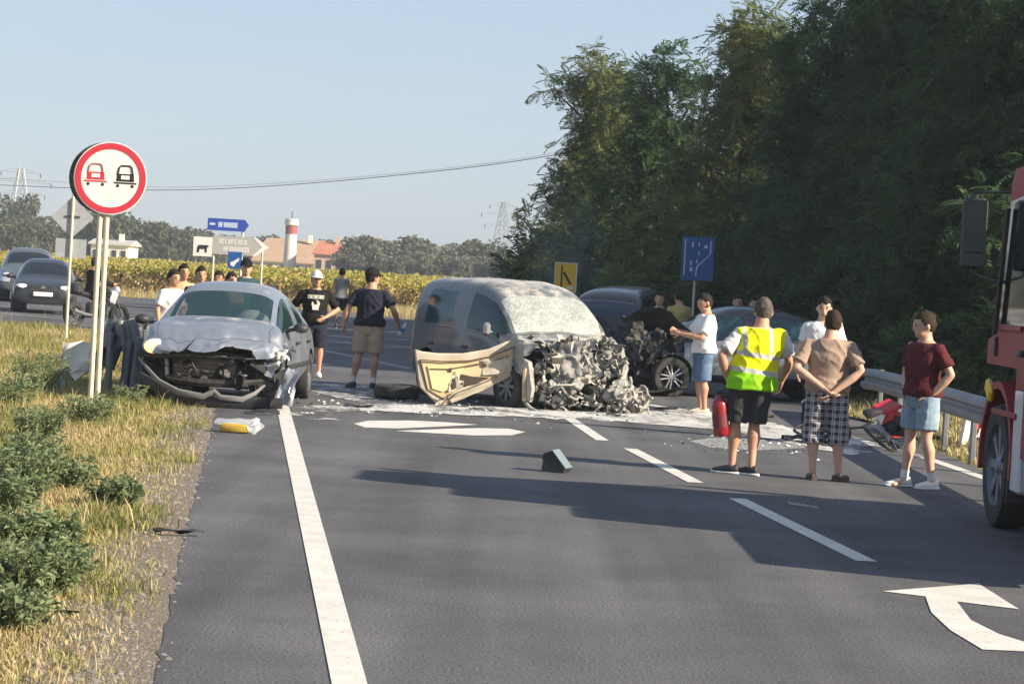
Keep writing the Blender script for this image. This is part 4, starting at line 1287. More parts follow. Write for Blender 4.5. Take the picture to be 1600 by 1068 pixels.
    wreckage(o, (1.22, 1.62, -.62, .74, .34, .78), 36, [DUSTJ2, DUSTJ, DARKJ, DUSTJ, DUSTJ2, DUSTJ], 52, (.08, .24), 26, 4, [DARKJ, DUSTJ2])
    wreckage(o, (1.28, 1.74, -.45, .86, .05, .36), 34, [DUSTJ, DARKJ, DUSTJ2, DUSTJ], 53, (.08, .26), 20, 3, [BLK, DUSTJ])
    wreckage(o, (1.50, 1.90, .35, .95, .05, .40), 22, [DUSTJ2, DUSTJ, DUSTJ2], 54, (.08, .22), 12, 3, [DUSTJ2, DUSTJ])
    # crumpled hood remains under the screen, and the nearside wing
    m = crumple_sheet(.55, 1.30, .10, 61, 13); m.xf(Matrix.Translation((1.14, .12, .90)) @ Euler((.08, .34, 0)).to_matrix().to_4x4()); h = m.build('hood', DUSTJ, o, True); h['label'] = 'hood folded back under the screen'
    m = crumple_sheet(.70, .46, .07, 62, 13); m.xf(Matrix.Translation((1.18, -.86, .76)) @ Euler((R(96), .1, .05)).to_matrix().to_4x4()); m.build('front_wing', carpaint('wing_grey', (.36, .36, .36), .3, .45, dusty=.3), o, True)
    # the door torn loose: its cream inner face turned outward, hanging along the side
    d = empty('hanging_door'); d.parent = o
    hw = AT(806, 555, 34.85)
    lm = (Matrix.Translation((.22, 36.2, -.02)) @ Matrix.Rotation(R(-62), 4, 'Z')).inverted() @ (Matrix.Translation((hw.x, hw.y, 0)) @ Matrix.Rotation(R(14), 4, 'Z') @ Matrix.Rotation(R(4), 4, 'X'))
    d.matrix_basis = lm
    def U(pl): return [((a - 806) / 114.0, max(.0, 1.82 - (b - 430 - .058 * (a - 800)) / 114.0)) for a, b in pl]
    OUT = U([(645, 545), (655, 550), (680, 553), (720, 553.5), (760, 547), (800, 531), (807, 534), (804, 583), (780, 595), (740, 612), (695, 635), (688, 635), (655, 601)])
    m = MB(); m.prism(OUT, (0, 0, 0), (1, 0, 0), (0, 0, 1), .05); m.build('door_skin', CREAM2, d, fix=True)
    C1 = U([(652, 560), (690, 562), (730, 561), (765, 554), (796, 543), (797, 575), (775, 586), (735, 602), (696, 622), (668, 606)])
    m = MB(); m.prism(C1, (0, 0, 0), (1, 0, 0), (0, 0, 1), .072); m.build('door_card', CREAM, d, fix=True)
    C2 = U([(664, 570), (700, 572), (722, 570), (714, 590), (702, 606), (690, 610), (674, 605)])
    m = MB(); m.prism(C2, (0, 0, 0), (1, 0, 0), (0, 0, 1), .092); m.build('door_pocket', M('door_card_yellow', (.68, .55, .30), .8, col2=(.60, .47, .26), scale=4), d, fix=True)
    CAV = M('door_cavity', (.05, .038, .03), .9)
    for hole in ([(718, 583), (735, 587), (762, 589), (748, 597), (728, 601), (714, 598)], [(704, 590), (709, 588), (711, 604), (706, 607), (702, 600)], [(695, 574), (702, 573), (702, 580), (696, 580)], [(749, 565), (755, 564), (757, 572), (751, 572)]):
        m = MB(); m.prism(U(hole), (0, 0, 0), (1, 0, 0), (0, 0, 1), .099); m.build('opening', CAV, d, fix=True)
    DR = M('door_seam', (.13, .095, .06), .9)
    for a, rr in (([(652, 560), (690, 563), (730, 562), (765, 555), (800, 541)], .010), ([(652, 560), (667, 608), (692, 620), (704, 614)], .010), ([(668, 574), (697, 575)], .008), ([(703, 574), (750, 566), (790, 557)], .008), ([(697, 628), (712, 612), (735, 604), (775, 588)], .009)):
        m = MB(); m.tube([(x, -.103, z) for x, z in U(a)], rr, 6); m.build('seam', DR, d, True)
    m = MB(); m.tube([(x, -.03, z) for x, z in OUT], .020, 6, closed=True); m.build('rim', CREAM2, d, True)
    for pxy, w_, h_, sd_, an in (((775, 570), .40, .22, 66, -8), ((735, 608), .62, .13, 67, -24), ((712, 596), .16, .26, 68, 10)):
        c = U([pxy])[0]; m = crumple_sheet(w_, h_, .045, sd_); m.xf(Matrix.Translation((c[0], -.09, c[1])) @ Euler((R(90), R(an), 0)).to_matrix().to_4x4()); m.build('crumpled_panel', CREAM2, d, True)
    return o
van = grey_van()

# ------------------------------------------------------------------ dark car with burnt nose beside the guardrail
BLKP = carpaint('black_blue_paint', (.022, .027, .036), .5, .28)
GREYD = carpaint('door_grey', (.22, .24, .26), .4, .34)
BURN = M('burnt_metal', (.016, .016, .018), .7, col2=(.06, .058, .056), scale=8, detail=7, bump=.6, bscale=14)
BURN2 = M('burnt_grey', (.085, .085, .09), .6, .3, col2=(.03, .03, .033), scale=8, detail=7)
def black_car():
    o = empty('black_saloon', (3.72, 42.3, 0), R(180 + 10), 'black saloon with burnt-out torn nose and bent-up hood behind the white-shirted man', 'car')
    bm, names = car_shell(SEDAN, sedan_ids)
    for v in bm.verts:
        c = v.co; k = max(0, min(1, (c.x - 1.0) / .8)); q = Vector((c.x, c.y, c.z)) * 3
        if k > 0: c.x -= k * (.2 + .15 * noise.noise(q)); c.z += k * (.10 * noise.noise(q * 1.6)); c.y += k * .1 * noise.noise(q * 2 + Vector((4, 4, 4)))
    cut_arches(bm, (1.30, -1.30), .37, .31)
    bmesh.ops.delete(bm, geom=[f for f in bm.faces if f.calc_center_median().x > 1.10 + .08 * noise.noise(f.calc_center_median() * 8) and (abs(f.calc_center_median().y) < .6 or f.calc_center_median().x > 1.45 or f.calc_center_median().z > .7)], context='FACES')
    sp = car_spec(GLST, BLKP, wgl=GLS)
    for k in ('bumper_front', 'grille', 'headlight_l', 'headlight_r', 'hood'): sp[k] = dict(drop=1)
    sp['door_front_l'] = dict(part='door', mat=GREYD); sp['door_rear_l'] = dict(part='door', mat=GREYD)
    parts = split_panels(bm, names, o, BLKP, sp)
    interior(o)
    for ax, s, st in ((1.30, 1, .15), (-1.30, 1, 0), (-1.30, -1, 0), (1.2, -1, .3)):
        make_wheel(o, (ax, s * .80, .31), .315, .21, 'twin', (0, s, 0), st)
        m = MB(); m.tube([(ax, s * .5, .34), (ax, s * .78, .34)], .35, 20, cap=False); m.build('wheel_arch', UNDER, o)
    make_mirror(o, (.86, 1.0, .99), 'l', BLK)
    door_handles(parts, .885, .78, (('door_front_', .12), ('door_rear_', -.95)), CHROME)
    m = MB(); m.box((1.15, 0, .58), (.3, 1.5, .6), bev=.03); m.build('bulkhead', UNDER, o)
    m = crumple_sheet(.95, 1.25, .14, 91, 13); m.xf(Matrix.Translation((1.42, .05, 1.12)) @ Euler((.25, -.38, .1)).to_matrix().to_4x4()); h = m.build('hood', carpaint('bent_hood', (.13, .135, .145), .5, .4, dusty=.15), o, True); h['label'] = 'hood buckled and bent upward'
    m = crumple_sheet(.55, .35, .08, 92, 9); m.xf(Matrix.Translation((1.0, .80, .92)) @ Euler((1.3, .5, .2)).to_matrix().to_4x4()); m.build('front_wing', BURN2, o, True)
    m = MB(); m.box((1.62, .35, .90), (.06, .16, .09), (.3, .3, .6), bev=.02); m.build('headlight', M('lamp_shard', (.7, .72, .74), .2), o)
    wreckage(o, (1.22, 1.95, -.7, .78, .55, 1.02), 30, [BURN, BURN2, BURN, BURN], 95, (.14, .38), 14, 8, [BLK, BURN2])
    wreckage(o, (1.5, 2.1, -.6, .80, .12, .60), 34, [BURN, BURN, BURN2, BURN], 96, (.12, .36), 16, 10, [BLK, BURN2])
    m = crumple_sheet(.8, .3, .06, 97); m.xf(Matrix.Translation((1.5, 1.15, .10)) @ Euler((.2, .1, .4)).to_matrix().to_4x4()); m.build('crumpled_panel', BLK, o, True)
    return o
black_car()

# ------------------------------------------------------------------ intact cars
SUV = [
    (-2.20, .45, .78, .75, 1.02, .74, 1.10, .62, 1.14), (-2.12, .36, .88, .75, 1.06, .83, 1.20, .70, 1.26), (-2.02, .34, .92, .75, 1.08, .87, 1.28, .72, 1.34),
    (-1.62, .33, .93, .75, 1.08, .88, 1.58, .64, 1.66), (-.12, .33, .93, .75, 1.07, .89, 1.64, .66, 1.73), (0.0, .33, .93, .75, 1.07, .89, 1.64, .66, 1.73),
    (.48, .33, .93, .75, 1.06, .89, 1.60, .64, 1.68), (1.22, .34, .92, .74, 1.04, .87, 1.10, .76, 1.14), (1.62, .34, .92, .72, .98, .86, 1.04, .74, 1.07), (2.08, .34, .88, .66, .86, .82, .94, .70, .97), (2.22, .36, .78, .62, .76, .70, .84, .62, .86)]
def front_kit(o, z, w, xf, lampm, plate=True, dark=BLK):
    m = MB(); m.box((xf, 0, z - .12), (.06, w * .9, .16), bev=.02); m.build('grille', dark, o)
    m = MB(); m.box((xf - .02, 0, z - .34), (.06, w * 1.2, .12), bev=.02); m.build('air_intake', dark, o)
    if plate:
        m = MB(); m.box((xf + .105, 0, z - .26), (.03, .52, .115), bev=.004); m.build('number_plate', PLATE, o)
    m = MB(); m.lathe([(0, .02), (.06, .02), (.065, 0)], (xf + .025, 0, z - .10), (1, 0, 0), 16); m.build('badge', CHROME, o)
    for s in (1, -1):
        m = MB(); m.ball((xf - .10, s * w * .82, z - .06), (.10, .19, .065), 14, 8, (0, 0, s * R(-22))); h = m.build('headlight', LAMP, o, True)
        m = MB(); m.ball((xf - .005, s * w * .78, z - .065), (.02, .10, .035), 12, 6, (0, 0, s * R(-22))); m.build('lamp_element', lampm, h, True)
        m = MB(); m.ball((xf - .06, s * w * .85, z - .34), (.05, .09, .04), 12, 6); m.build('fog_light', LAMP, o, True)
def rear_kit(o, z, w, xr, plate=True):
    if plate:
        m = MB(); m.box((xr - .03, 0, z - .34), (.015, .52, .115), bev=.004); m.build('number_plate', PLATE, o)
    for s in (1, -1):
        m = MB(); m.box((xr + .06, s * w * .86, z), (.12, .2, .16), (0, 0, s * R(15)), bev=.04); m.build('tail_light', REDL, o)
    m = MB(); m.box((xr - .01, 0, z - .16), (.04, w * 1.1, .03), bev=.01); m.build('trim_strip', CHROME, o)
p = G(48, 489)
c1, _ = plain_car('oncoming_car', (p.x, p.y + 2.0, 0), R(-81), carpaint('dark_grey_paint', (.038, .044, .052), .5, .28), 'dark grey car with lit headlamps stopped on the side road', lamp=BLK)
front_kit(c1, .80, .72, 2.10, LAMPW)
p = G(20, 478)
c2, _ = plain_car('estate_car', (p.x - 1.0, p.y + 7.5, 0), R(-80), carpaint('grey_green_paint', (.13, .15, .15), .5, .3), 'grey-green car queued behind the dark grey one', stations=SUV, wheel='five', axles=(1.40, -1.34), rad=.38, wr=.34, half=.84, scale=1.04)
front_kit(c2, .92, .74, 2.16, LAMP)
c3, _ = plain_car('off_road_car', (2.30, 51.2, 0), R(74), carpaint('dark_blue_paint', (.018, .034, .066), .45, .25), 'dark blue off-road car stopped behind the grey van', stations=SUV, wheel='five', axles=(1.40, -1.34), rad=.38, wr=.34, half=.84)
rear_kit(c3, .98, .86, -2.16)
# ================================================================== PEOPLE
def remeshed(mb, voxel, smooth=4, name='m'):
    o = mb.build(name, None, None, fix=True)
    md = o.modifiers.new('r', 'REMESH'); md.mode = 'VOXEL'; md.voxel_size = voxel; md.adaptivity = 0
    if smooth:
        s = o.modifiers.new('s', 'SMOOTH'); s.factor = .5; s.iterations = smooth
    me = evaluated(o); old = o.data
    bpy.data.objects.remove(o); bpy.data.meshes.remove(old)
    me.polygons.foreach_set('use_smooth', [True] * len(me.polygons))
    return me
def wrinkle(me, amp, seed, sc=(7, 7, 11)):
    n = len(me.vertices)
    co = np.zeros(n * 3); no = np.zeros(n * 3, dtype=np.float32)
    me.vertices.foreach_get('co', co); me.vertex_normals.foreach_get('vector', no)
    co = co.reshape(-1, 3); no = no.reshape(-1, 3)
    for i in range(n):
        p = Vector(co[i])
        q = Vector((p.x * sc[0] + seed, p.y * sc[1], p.z * sc[2] + p.x * 9 + p.y * 7))
        f1 = .5 - abs(noise.noise(Vector((p.x * 5 + p.z * 5 + seed, p.y * 9 - p.z * 4, p.z * 3.2))))
        d = noise.noise(q) * .45 + (.5 - abs(noise.noise(q * 1.9))) * .5 + (f1 ** 2) * 3.2 - .35
        co[i] += no[i] * (d * amp)
    me.vertices.foreach_set('co', co.ravel()); me.update()
def skinmat(name, col): return M(name, col, .55, col2=tuple(min(1, c * 1.12) for c in col), scale=14, spec=.4)
SK_A = skinmat('skin_tan', (.44, .24, .155)); SK_B = skinmat('skin_light', (.52, .32, .225)); SK_C = skinmat('skin_brown', (.33, .175, .11))
HAIR_D = M('dark_hair', (.010, .008, .007), .75, col2=(.022, .017, .013), scale=45, spec=.2); HAIR_G = M('grey_hair', (.14, .125, .11), .8, col2=(.035, .03, .027), scale=60, spec=.2); HAIR_B = M('brown_hair', (.045, .028, .018), .8, col2=(.018, .012, .008), scale=60, spec=.2)
def cloth(name, col, col2=None, rough=.9): return M(name, col, rough, col2=col2 or tuple(c * .86 for c in col), scale=5, detail=5, spec=.15, bump=.15, bscale=60)
EYEM = M('eye_dark', (.02, .015, .012), .3)
LIPM = M('lip', (.30, .11, .09), .5)

def person(label, loc, heading, H=1.75, build=1.0, skin=SK_A, hair=HAIR_D, cap=None, bald=False,
           shirt=None, sleeve=.62, hem=.86, loose=1.0, vest=None, legs=None, leglen=.95, flare=1.0, shoe=None, sole=None, sock=None, sandal=False,
           pose=None, yaw=0.0, pitch=0.0, chest=(0, 0, 0), headoff=(0, 0, 0), fine=True, foot=(0, 0), curl=(.5, .5), group=None, beard=False, name='person'):
    o = empty(name, loc, R(heading), label, 'person', group)
    k = H / 1.75; o.scale = (k, k, k)
    J = dict(hip_l=(0, .095, .90), hip_r=(0, -.095, .90), knee_l=(.02, .115, .49), knee_r=(.02, -.115, .49), ankle_l=(-.03, .12, .085), ankle_r=(-.03, -.12, .085),
             sh_l=(0, .178, 1.375), sh_r=(0, -.178, 1.375), el_l=(-.03, .245, 1.12), el_r=(-.03, -.245, 1.12), wr_l=(.03, .265, .875), wr_r=(.03, -.265, .875))
    co = Vector(chest); ho = Vector(headoff)
    for q in J: J[q] = Vector(J[q]) + (co if q[:2] in ('sh',) else (co if q[:2] in ('el', 'wr') else Vector()))
    if pose:
        for q, v in pose.items(): J[q] = Vector(v)
    for q in ('sh_l', 'sh_r'): J[q].y = co.y + (J[q].y - co.y) * (1 + (build - 1) * .6)
    for q in ('el_l', 'el_r'): J[q].y += (build - 1) * (.10 if q[-1] == 'l' else -.10)
    vox = .0115 if fine else .019
    def spine(z):                                    # lateral offset of the trunk at height z
        t = max(0, min(1, (z - .92) / .45)); return co * (t * t * (3 - 2 * t))
    def ringset(levels, off=0.0, fb=1.0):
        X, Y = Vector((1, 0, 0)), Vector((0, 1, 0)); out = []
        for z, rx, ry, fx in levels:
            out.append((Vector((fx, 0, z)) + spine(z), rx * fb * (build if .9 < z < 1.34 else (1 + (build - 1) * .5)) + off, ry * (build if .9 < z < 1.34 else (1 + (build - 1) * .5)) + off, X, Y))
        return out
    TR = [(.80, .085, .125, 0), (.86, .110, .160, -.005), (.93, .118, .170, -.008), (1.04, .108, .150, .006), (1.14, .112, .152, .012), (1.26, .122, .168, .010), (1.34, .112, .175, .004), (1.40, .088, .158, -.004), (1.445, .064, .088, -.008)]
    b2 = 1 + (build - 1) * .6
    # ---- body, one continuous skin
    m = MB()
    m.rings(ringset(TR), 20)
    nb = Vector((-.012, 0, 1.42)) + co; hc = Vector((.026, 0, 1.597)) + co + ho
    m.tube([nb, nb.lerp(hc, .5), hc], [.068 * b2, .060 * b2, .055], 12)
    st = len(m.v)
    m.ball((0, 0, .012), (.098, .078, .112), 18, 12); m.ball((.030, 0, -.058), (.066, .058, .062), 14, 10); m.ball((.055, 0, -.092), (.034, .036, .026), 10, 8)
    m.ball((.101, 0, -.022), (.017, .014, .026), 8, 6); m.ball((.094, 0, .018), (.012, .052, .012), 8, 6)
    for s in (1, -1): m.ball((-.012, s * .080, -.012), (.020, .012, .032), 8, 6)
    HM = Matrix.Translation(hc) @ Euler((0, R(pitch), R(yaw))).to_matrix().to_4x4() @ Matrix.Scale(1.07, 4)
    m.xf(HM, st)
    for s in 'lr':
        m.tube([J['hip_' + s] + Vector((0, 0, .02)), J['hip_' + s].lerp(J['knee_' + s], .45), J['knee_' + s]], [.088 * b2, .078 * b2, .055], 12, rnd=True)
        kn, an = J['knee_' + s], J['ankle_' + s]
        m.tube([kn, kn.lerp(an, .28) + Vector((-.012, 0, 0)), kn.lerp(an, .62), an], [.054, .060 * b2, .044, .036], 12, rnd=True)
        m.tube([an, an + Vector((.06, 0, -.045)), an + Vector((.13, 0, -.06))], [.036, .032, .026], 8, rnd=True)
        sh, el, wr = J['sh_' + s], J['el_' + s], J['wr_' + s]
        m.tube([sh, sh.lerp(el, .4), el], [.050 * b2, .047 * b2, .039], 12, rnd=True)
        m.tube([el, el.lerp(wr, .3), wr], [.040, .042 * b2, .027], 12, rnd=True)
    me = remeshed(m, vox, 4 if fine else 2)
    # hands joined into the same mesh
    hb = MB()
    for i, s in enumerate('lr'):
        sg = 1 if s == 'l' else -1
        wr, el = J['wr_' + s], J['el_' + s]
        d = (wr - el).normalized(); out = Vector((0, sg, 0)); nrm = (out - d * out.dot(d)).normalized()   # back of the hand points outward
        fw = nrm.cross(d) * sg
        if fw.x < 0 and abs(fw.x) > .3: fw = -fw
        pc = wr + d * .05
        hb.rings([(wr - d * .012, .026, .020, fw, nrm), (wr + d * .02, .034, .018, fw, nrm), (wr + d * .06, .043, .016, fw, nrm), (wr + d * .092, .040, .013, fw, nrm)], 10)
        cu = curl[i]
        for q in range(4):
            b = wr + d * (.088 - .006 * abs(q - 1)) + fw * (.030 - .020 * q)
            L = (.078, .088, .082, .064)[q]; pts = [b]; dd = d.copy()
            for t in range(3):
                dd = (dd - nrm * cu * (.45 + .35 * t)).normalized(); pts.append(pts[-1] + dd * L * (.45, .32, .23)[t])
            hb.tube(pts, [.0095, .009, .008, .007], 6, rnd=True)
        b = wr + d * .03 + fw * .032
        hb.tube([b, b + (d * .6 + fw * .7 - nrm * .3) * .035, b + (d * 1.3 + fw * .75 - nrm * .7 * cu) * .045], [.012, .010, .008], 6, rnd=True)
    bm = bmesh.new(); bm.from_mesh(me)
    hme = hb.mesh('h'); hme.polygons.foreach_set('use_smooth', [True] * len(hme.polygons)); bm.from_mesh(hme); bm.to_mesh(me); bm.free(); bpy.data.meshes.remove(hme)
    me.materials.clear()
    me.name = 'body'; link_mesh('body', me, skin, o)
    # ---- head details
    e = MB()
    for s in (1, -1): e.ball((.088, s * .031, .006), (.010, .013, .008), 8, 6)
    e.xf(HM); e.build('eyes', EYEM, o, True)
    e = MB()
    for s in (1, -1): e.box((.096, s * .032, .029), (.010, .036, .008), (0, 0, s * R(-14)))
    e.xf(HM); e.build('eyebrows', hair, o)
    e = MB(); e.ball((.090, 0, -.062), (.010, .026, .008), 8, 6); e.xf(HM); e.build('mouth', LIPM, o, True)
    def dome(scale, keep, nm, mat, n=30, jit=0.0, sd=1):
        g = MB(); g.ball((-.006, 0, .016), tuple(c * scale for c in (.103, .083, .116)), n, 24)
        bmx = bmesh.new(); mm = g.mesh('t'); bmx.from_mesh(mm); bpy.data.meshes.remove(mm)
        bmesh.ops.remove_doubles(bmx, verts=bmx.verts, dist=.0005)
        bmesh.ops.delete(bmx, geom=[f for f in bmx.faces if not keep(f.calc_center_median())], context='FACES')
        for v in bmx.verts:
            if jit: v.co += v.normal * jit * (noise.noise(v.co * 40 + Vector((sd, 0, 0))) + .6 * noise.noise(v.co * 110))
            v.co = HM @ v.co
        bmesh.ops.solidify(bmx, geom=list(bmx.faces), thickness=.006)
        for f in bmx.faces: f.smooth = True
        mm = bpy.data.meshes.new(nm); bmx.to_mesh(mm); bmx.free()
        return link_mesh(nm, mm, mat, o)
    if not bald: dome(1.02, lambda c: c.z + .022 * noise.noise(c * 38 + Vector((len(label), 0, 0))) > (.058 if c.x > .05 else (.058 - (.05 - c.x) * 1.5 if c.x > -.005 else (-.03 if c.x > -.04 else -.066))), 'hair', hair, jit=.011, sd=len(label))
    if beard: dome(1.02, lambda c: c.z < -.045 and c.x > -.02, 'beard', hair)
    if cap:
        cm, dirn = cap
        cp = dome(1.16, lambda c: c.z > .035, 'cap', cm)
        g = MB(); a = R(dirn)
        vs = []
        for t in range(9):
            an = a - 1.0 + 2.0 * t / 8
            vs.append((.10 * math.cos(an), .088 * math.sin(an), .048)); 
        for t in range(9):
            an = a - 1.0 + 2.0 * t / 8; ex = 1.0 + .85 * math.cos((t / 8 - .5) * 2.6)
            vs.append((.10 * math.cos(an) * ex, .088 * math.sin(an) * ex, .036))
        vs += [(x, y, z - .008) for x, y, z in vs]
        fs = []
        for t in range(8): fs += [[t, t + 1, t + 10, t + 9], [18 + t, 27 + t, 28 + t, 19 + t], [9 + t, 10 + t, 28 + t, 27 + t]]
        g.add(vs, fs); g.xf(HM); g.build('brim', cm, cp, True)
    # ---- clothes
    if legs is not None:
        m = MB()
        m.rings(ringset([(.79, .10, .135, 0), (.86, .120, .166, -.005), (.93, .118, .168, -.006), (1.0, .104, .150, .004)], .006), 20)
        for s in 'lr':
            hp, kn, an = J['hip_' + s] + Vector((0, 0, .01)), J['knee_' + s], J['ankle_' + s]
            if leglen <= 1: pts = [hp, hp.lerp(kn, leglen * .5), hp.lerp(kn, leglen)]; rr = [.104 * b2, .100 * b2 * (1 + (flare - 1) * .5), (.088) * b2 * flare]
            elif leglen < 1.6: pts = [hp, hp.lerp(kn, .5), kn, kn.lerp(an, leglen - 1)]; rr = [.104 * b2, .098 * b2, .090 * flare * b2, .088 * flare * b2]
            else: pts = [hp, hp.lerp(kn, .5), kn, kn.lerp(an, .5), an + Vector((0, 0, .0))]; rr = [.104 * b2, .095 * b2, .076, .070, .060]
            m.tube(pts, rr, 16)
        me = remeshed(m, vox, 3); wrinkle(me, .013 if fine else .012, len(label) * 1.3)
        me.name = 'trousers'; link_mesh('shorts' if leglen < 1.6 else 'trousers', me, legs, o)
    def top(nm, mat, off, hemz, slv, neck=1.43, amp=.014):
        m = MB()
        lv = [(hemz, .134, .186, -.004), (hemz + .06, .132, .182, -.004)] + [q for q in TR if q[0] > hemz + .08 and q[0] < 1.42] + [(neck, .072, .10, -.008)]
        m.rings(ringset(lv, off * loose), 24)
        if slv > 0:
            for s in 'lr':
                sh, el, wr = J['sh_' + s], J['el_' + s], J['wr_' + s]
                inn = sh + Vector((0, -.05 if s == 'l' else .05, .0))
                if slv <= 1: pts = [inn, sh, sh.lerp(el, slv * .55), sh.lerp(el, slv)]; rr = [.060, .060 * b2, .064 * b2 * loose, .068 * b2 * loose]
                else: pts = [inn, sh, sh.lerp(el, .6), el, el.lerp(wr, slv - 1)]; rr = [.060, .060 * b2, .060 * b2, .054, .044]
                m.tube(pts, rr, 14)
        else:
            for s in 'lr':
                sh = J['sh_' + s]; m.ball(sh + Vector((0, -.022 if s == 'l' else .022, .004)), (.098, .088, .066), 10, 8)
        me = remeshed(m, vox, 3); wrinkle(me, amp if fine else amp * .8, len(label) * .7 + off * 100)
        me.name = nm
        return link_mesh(nm, me, mat, o)
    P = {}
    if shirt is not None: P['shirt'] = top('shirt', shirt, .021, hem, sleeve)
    if vest is not None: P['vest'] = top('vest', vest, .050, hem - .03, 0, 1.43, .015)
    # ---- shoes
    if shoe is not None:
        for i, s in enumerate('lr'):
            an = J['ankle_' + s]; g = Vector((an.x, an.y, an.z - .085))
            fy = R(foot[i]); f = Vector((math.cos(fy), math.sin(fy), 0)); sd = Vector((-f.y, f.x, 0)); U = Vector((0, 0, 1))
            m = MB()
            hh = .5 if sandal else 1.0
            m.rings([(g - f * .075 + U * .038, .018, .022, sd, U), (g - f * .06 + U * (.035 + .018 * hh), .036, .040 * hh + .008, sd, U), (g + U * (.02 + .030 * hh), .041, .045 * hh, sd, U), (g + f * .07 + U * (.02 + .022 * hh), .044, .036 * hh + .004, sd, U), (g + f * .14 + U * .036, .046, .026, sd, U), (g + f * .185 + U * .032, .032, .018, sd, U), (g + f * .20 + U * .028, .012, .008, sd, U)], 12)
            so_ = m.build('shoe', shoe, o, True, R(60))
            m = MB()
            m.rings([(g - f * .085 + U * .012, .020, .013, sd, U), (g - f * .06 + U * .012, .042, .014, sd, U), (g + f * .02 + U * .012, .042, .014, sd, U), (g + f * .13 + U * .012, .050, .014, sd, U), (g + f * .19 + U * .014, .036, .013, sd, U), (g + f * .212 + U * .018, .012, .008, sd, U)], 12, power=3)
            m.build('sole', sole or shoe, so_, True, R(50))
            if sock is not None:
                m = MB(); an2 = J['knee_' + s].lerp(an, .80); m.tube([an, an2], [.041, .043], 12); m.build('sock', sock, o, True)
    return o, P, J, HM

# ---- clothing materials
def plaid_mat():
    m = M('plaid_cloth', (.12, .13, .17), .9, spec=.1)
    nt = m.node_tree; b = nt.nodes['Principled BSDF']
    tc = nt.nodes.new('ShaderNodeTexCoord'); sp = nt.nodes.new('ShaderNodeSeparateXYZ'); nt.links.new(tc.outputs['Object'], sp.inputs[0])
    ad = nt.nodes.new('ShaderNodeMath'); ad.operation = 'ADD'; nt.links.new(sp.outputs['X'], ad.inputs[0]); nt.links.new(sp.outputs['Y'], ad.inputs[1])
    def band(src, period, width, offs=0.0):
        a = nt.nodes.new('ShaderNodeMath'); a.operation = 'ADD'; a.inputs[1].default_value = 10 + offs; nt.links.new(src, a.inputs[0])
        f = nt.nodes.new('ShaderNodeMath'); f.operation = 'MODULO'; f.inputs[1].default_value = period; nt.links.new(a.outputs[0], f.inputs[0])
        l = nt.nodes.new('ShaderNodeMath'); l.operation = 'LESS_THAN'; l.inputs[1].default_value = width; nt.links.new(f.outputs[0], l.inputs[0])
        return l.outputs[0]
    s = None
    for src in (sp.outputs['Y'], sp.outputs['Z']):
        for per, wd, of, k in ((.075, .022, 0, .40), (.075, .007, .045, .9)):
            q = nt.nodes.new('ShaderNodeMath'); q.operation = 'MULTIPLY'; q.inputs[1].default_value = k; nt.links.new(band(src, per, wd, of), q.inputs[0])
            if s is None: s = q.outputs[0]
            else:
                t = nt.nodes.new('ShaderNodeMath'); t.operation = 'ADD'; nt.links.new(s, t.inputs[0]); nt.links.new(q.outputs[0], t.inputs[1]); s = t.outputs[0]
    r = nt.nodes.new('ShaderNodeValToRGB'); r.color_ramp.elements[0].color = (.050, .054, .078, 1); r.color_ramp.elements[1].color = (.55, .53, .52, 1)
    r.color_ramp.elements[1].position = 1.0
    nt.links.new(s, r.inputs[0]); nt.links.new(r.outputs[0], b.inputs['Base Color'])
    return m
def vest_mat():
    m = M('hi_vis', (.75, .80, .02), .7, spec=.2)
    nt = m.node_tree; b = nt.nodes['Principled BSDF']
    tc = nt.nodes.new('ShaderNodeTexCoord'); sp = nt.nodes.new('ShaderNodeSeparateXYZ'); nt.links.new(tc.outputs['Object'], sp.inputs[0])
    def cmp(src, op, val):
        l = nt.nodes.new('ShaderNodeMath'); l.operation = op; l.inputs[1].default_value = val; nt.links.new(src, l.inputs[0]); return l.outputs[0]
    def AND(a, c):
        l = nt.nodes.new('ShaderNodeMath'); l.operation = 'MULTIPLY'; nt.links.new(a, l.inputs[0]); nt.links.new(c, l.inputs[1]); return l.outputs[0]
    def OR(a, c):
        l = nt.nodes.new('ShaderNodeMath'); l.operation = 'MAXIMUM'; nt.links.new(a, l.inputs[0]); nt.links.new(c, l.inputs[1]); return l.outputs[0]
    sk = nt.nodes.new('ShaderNodeMath'); sk.operation = 'MULTIPLY_ADD'; sk.inputs[1].default_value = -.12; nt.links.new(sp.outputs['Y'], sk.inputs[0]); nt.links.new(sp.outputs['Z'], sk.inputs[2])
    z = sk.outputs[0]; ab = nt.nodes.new('ShaderNodeMath'); ab.operation = 'ABSOLUTE'; nt.links.new(sp.outputs['Y'], ab.inputs[0])
    green = cmp(z, 'LESS_THAN', .985)
    def hband(c): return AND(cmp(z, 'GREATER_THAN', c - .024), cmp(z, 'LESS_THAN', c + .024))
    vb = AND(AND(cmp(ab.outputs[0], 'GREATER_THAN', .105), cmp(ab.outputs[0], 'LESS_THAN', .145)), cmp(z, 'GREATER_THAN', 1.17))
    refl = OR(OR(hband(1.01), hband(1.17)), vb)
    mx = nt.nodes.new('ShaderNodeMix'); mx.data_type = 'RGBA'; mx.inputs[6].default_value = (.78, .78, .010, 1); mx.inputs[7].default_value = (.26, .62, .012, 1); nt.links.new(green, mx.inputs[0])
    m2 = nt.nodes.new('ShaderNodeMix'); m2.data_type = 'RGBA'; nt.links.new(mx.outputs[2], m2.inputs[6]); m2.inputs[7].default_value = (.46, .47, .42, 1); nt.links.new(refl, m2.inputs[0])
    nt.links.new(m2.outputs[2], b.inputs['Base Color'])
    return m
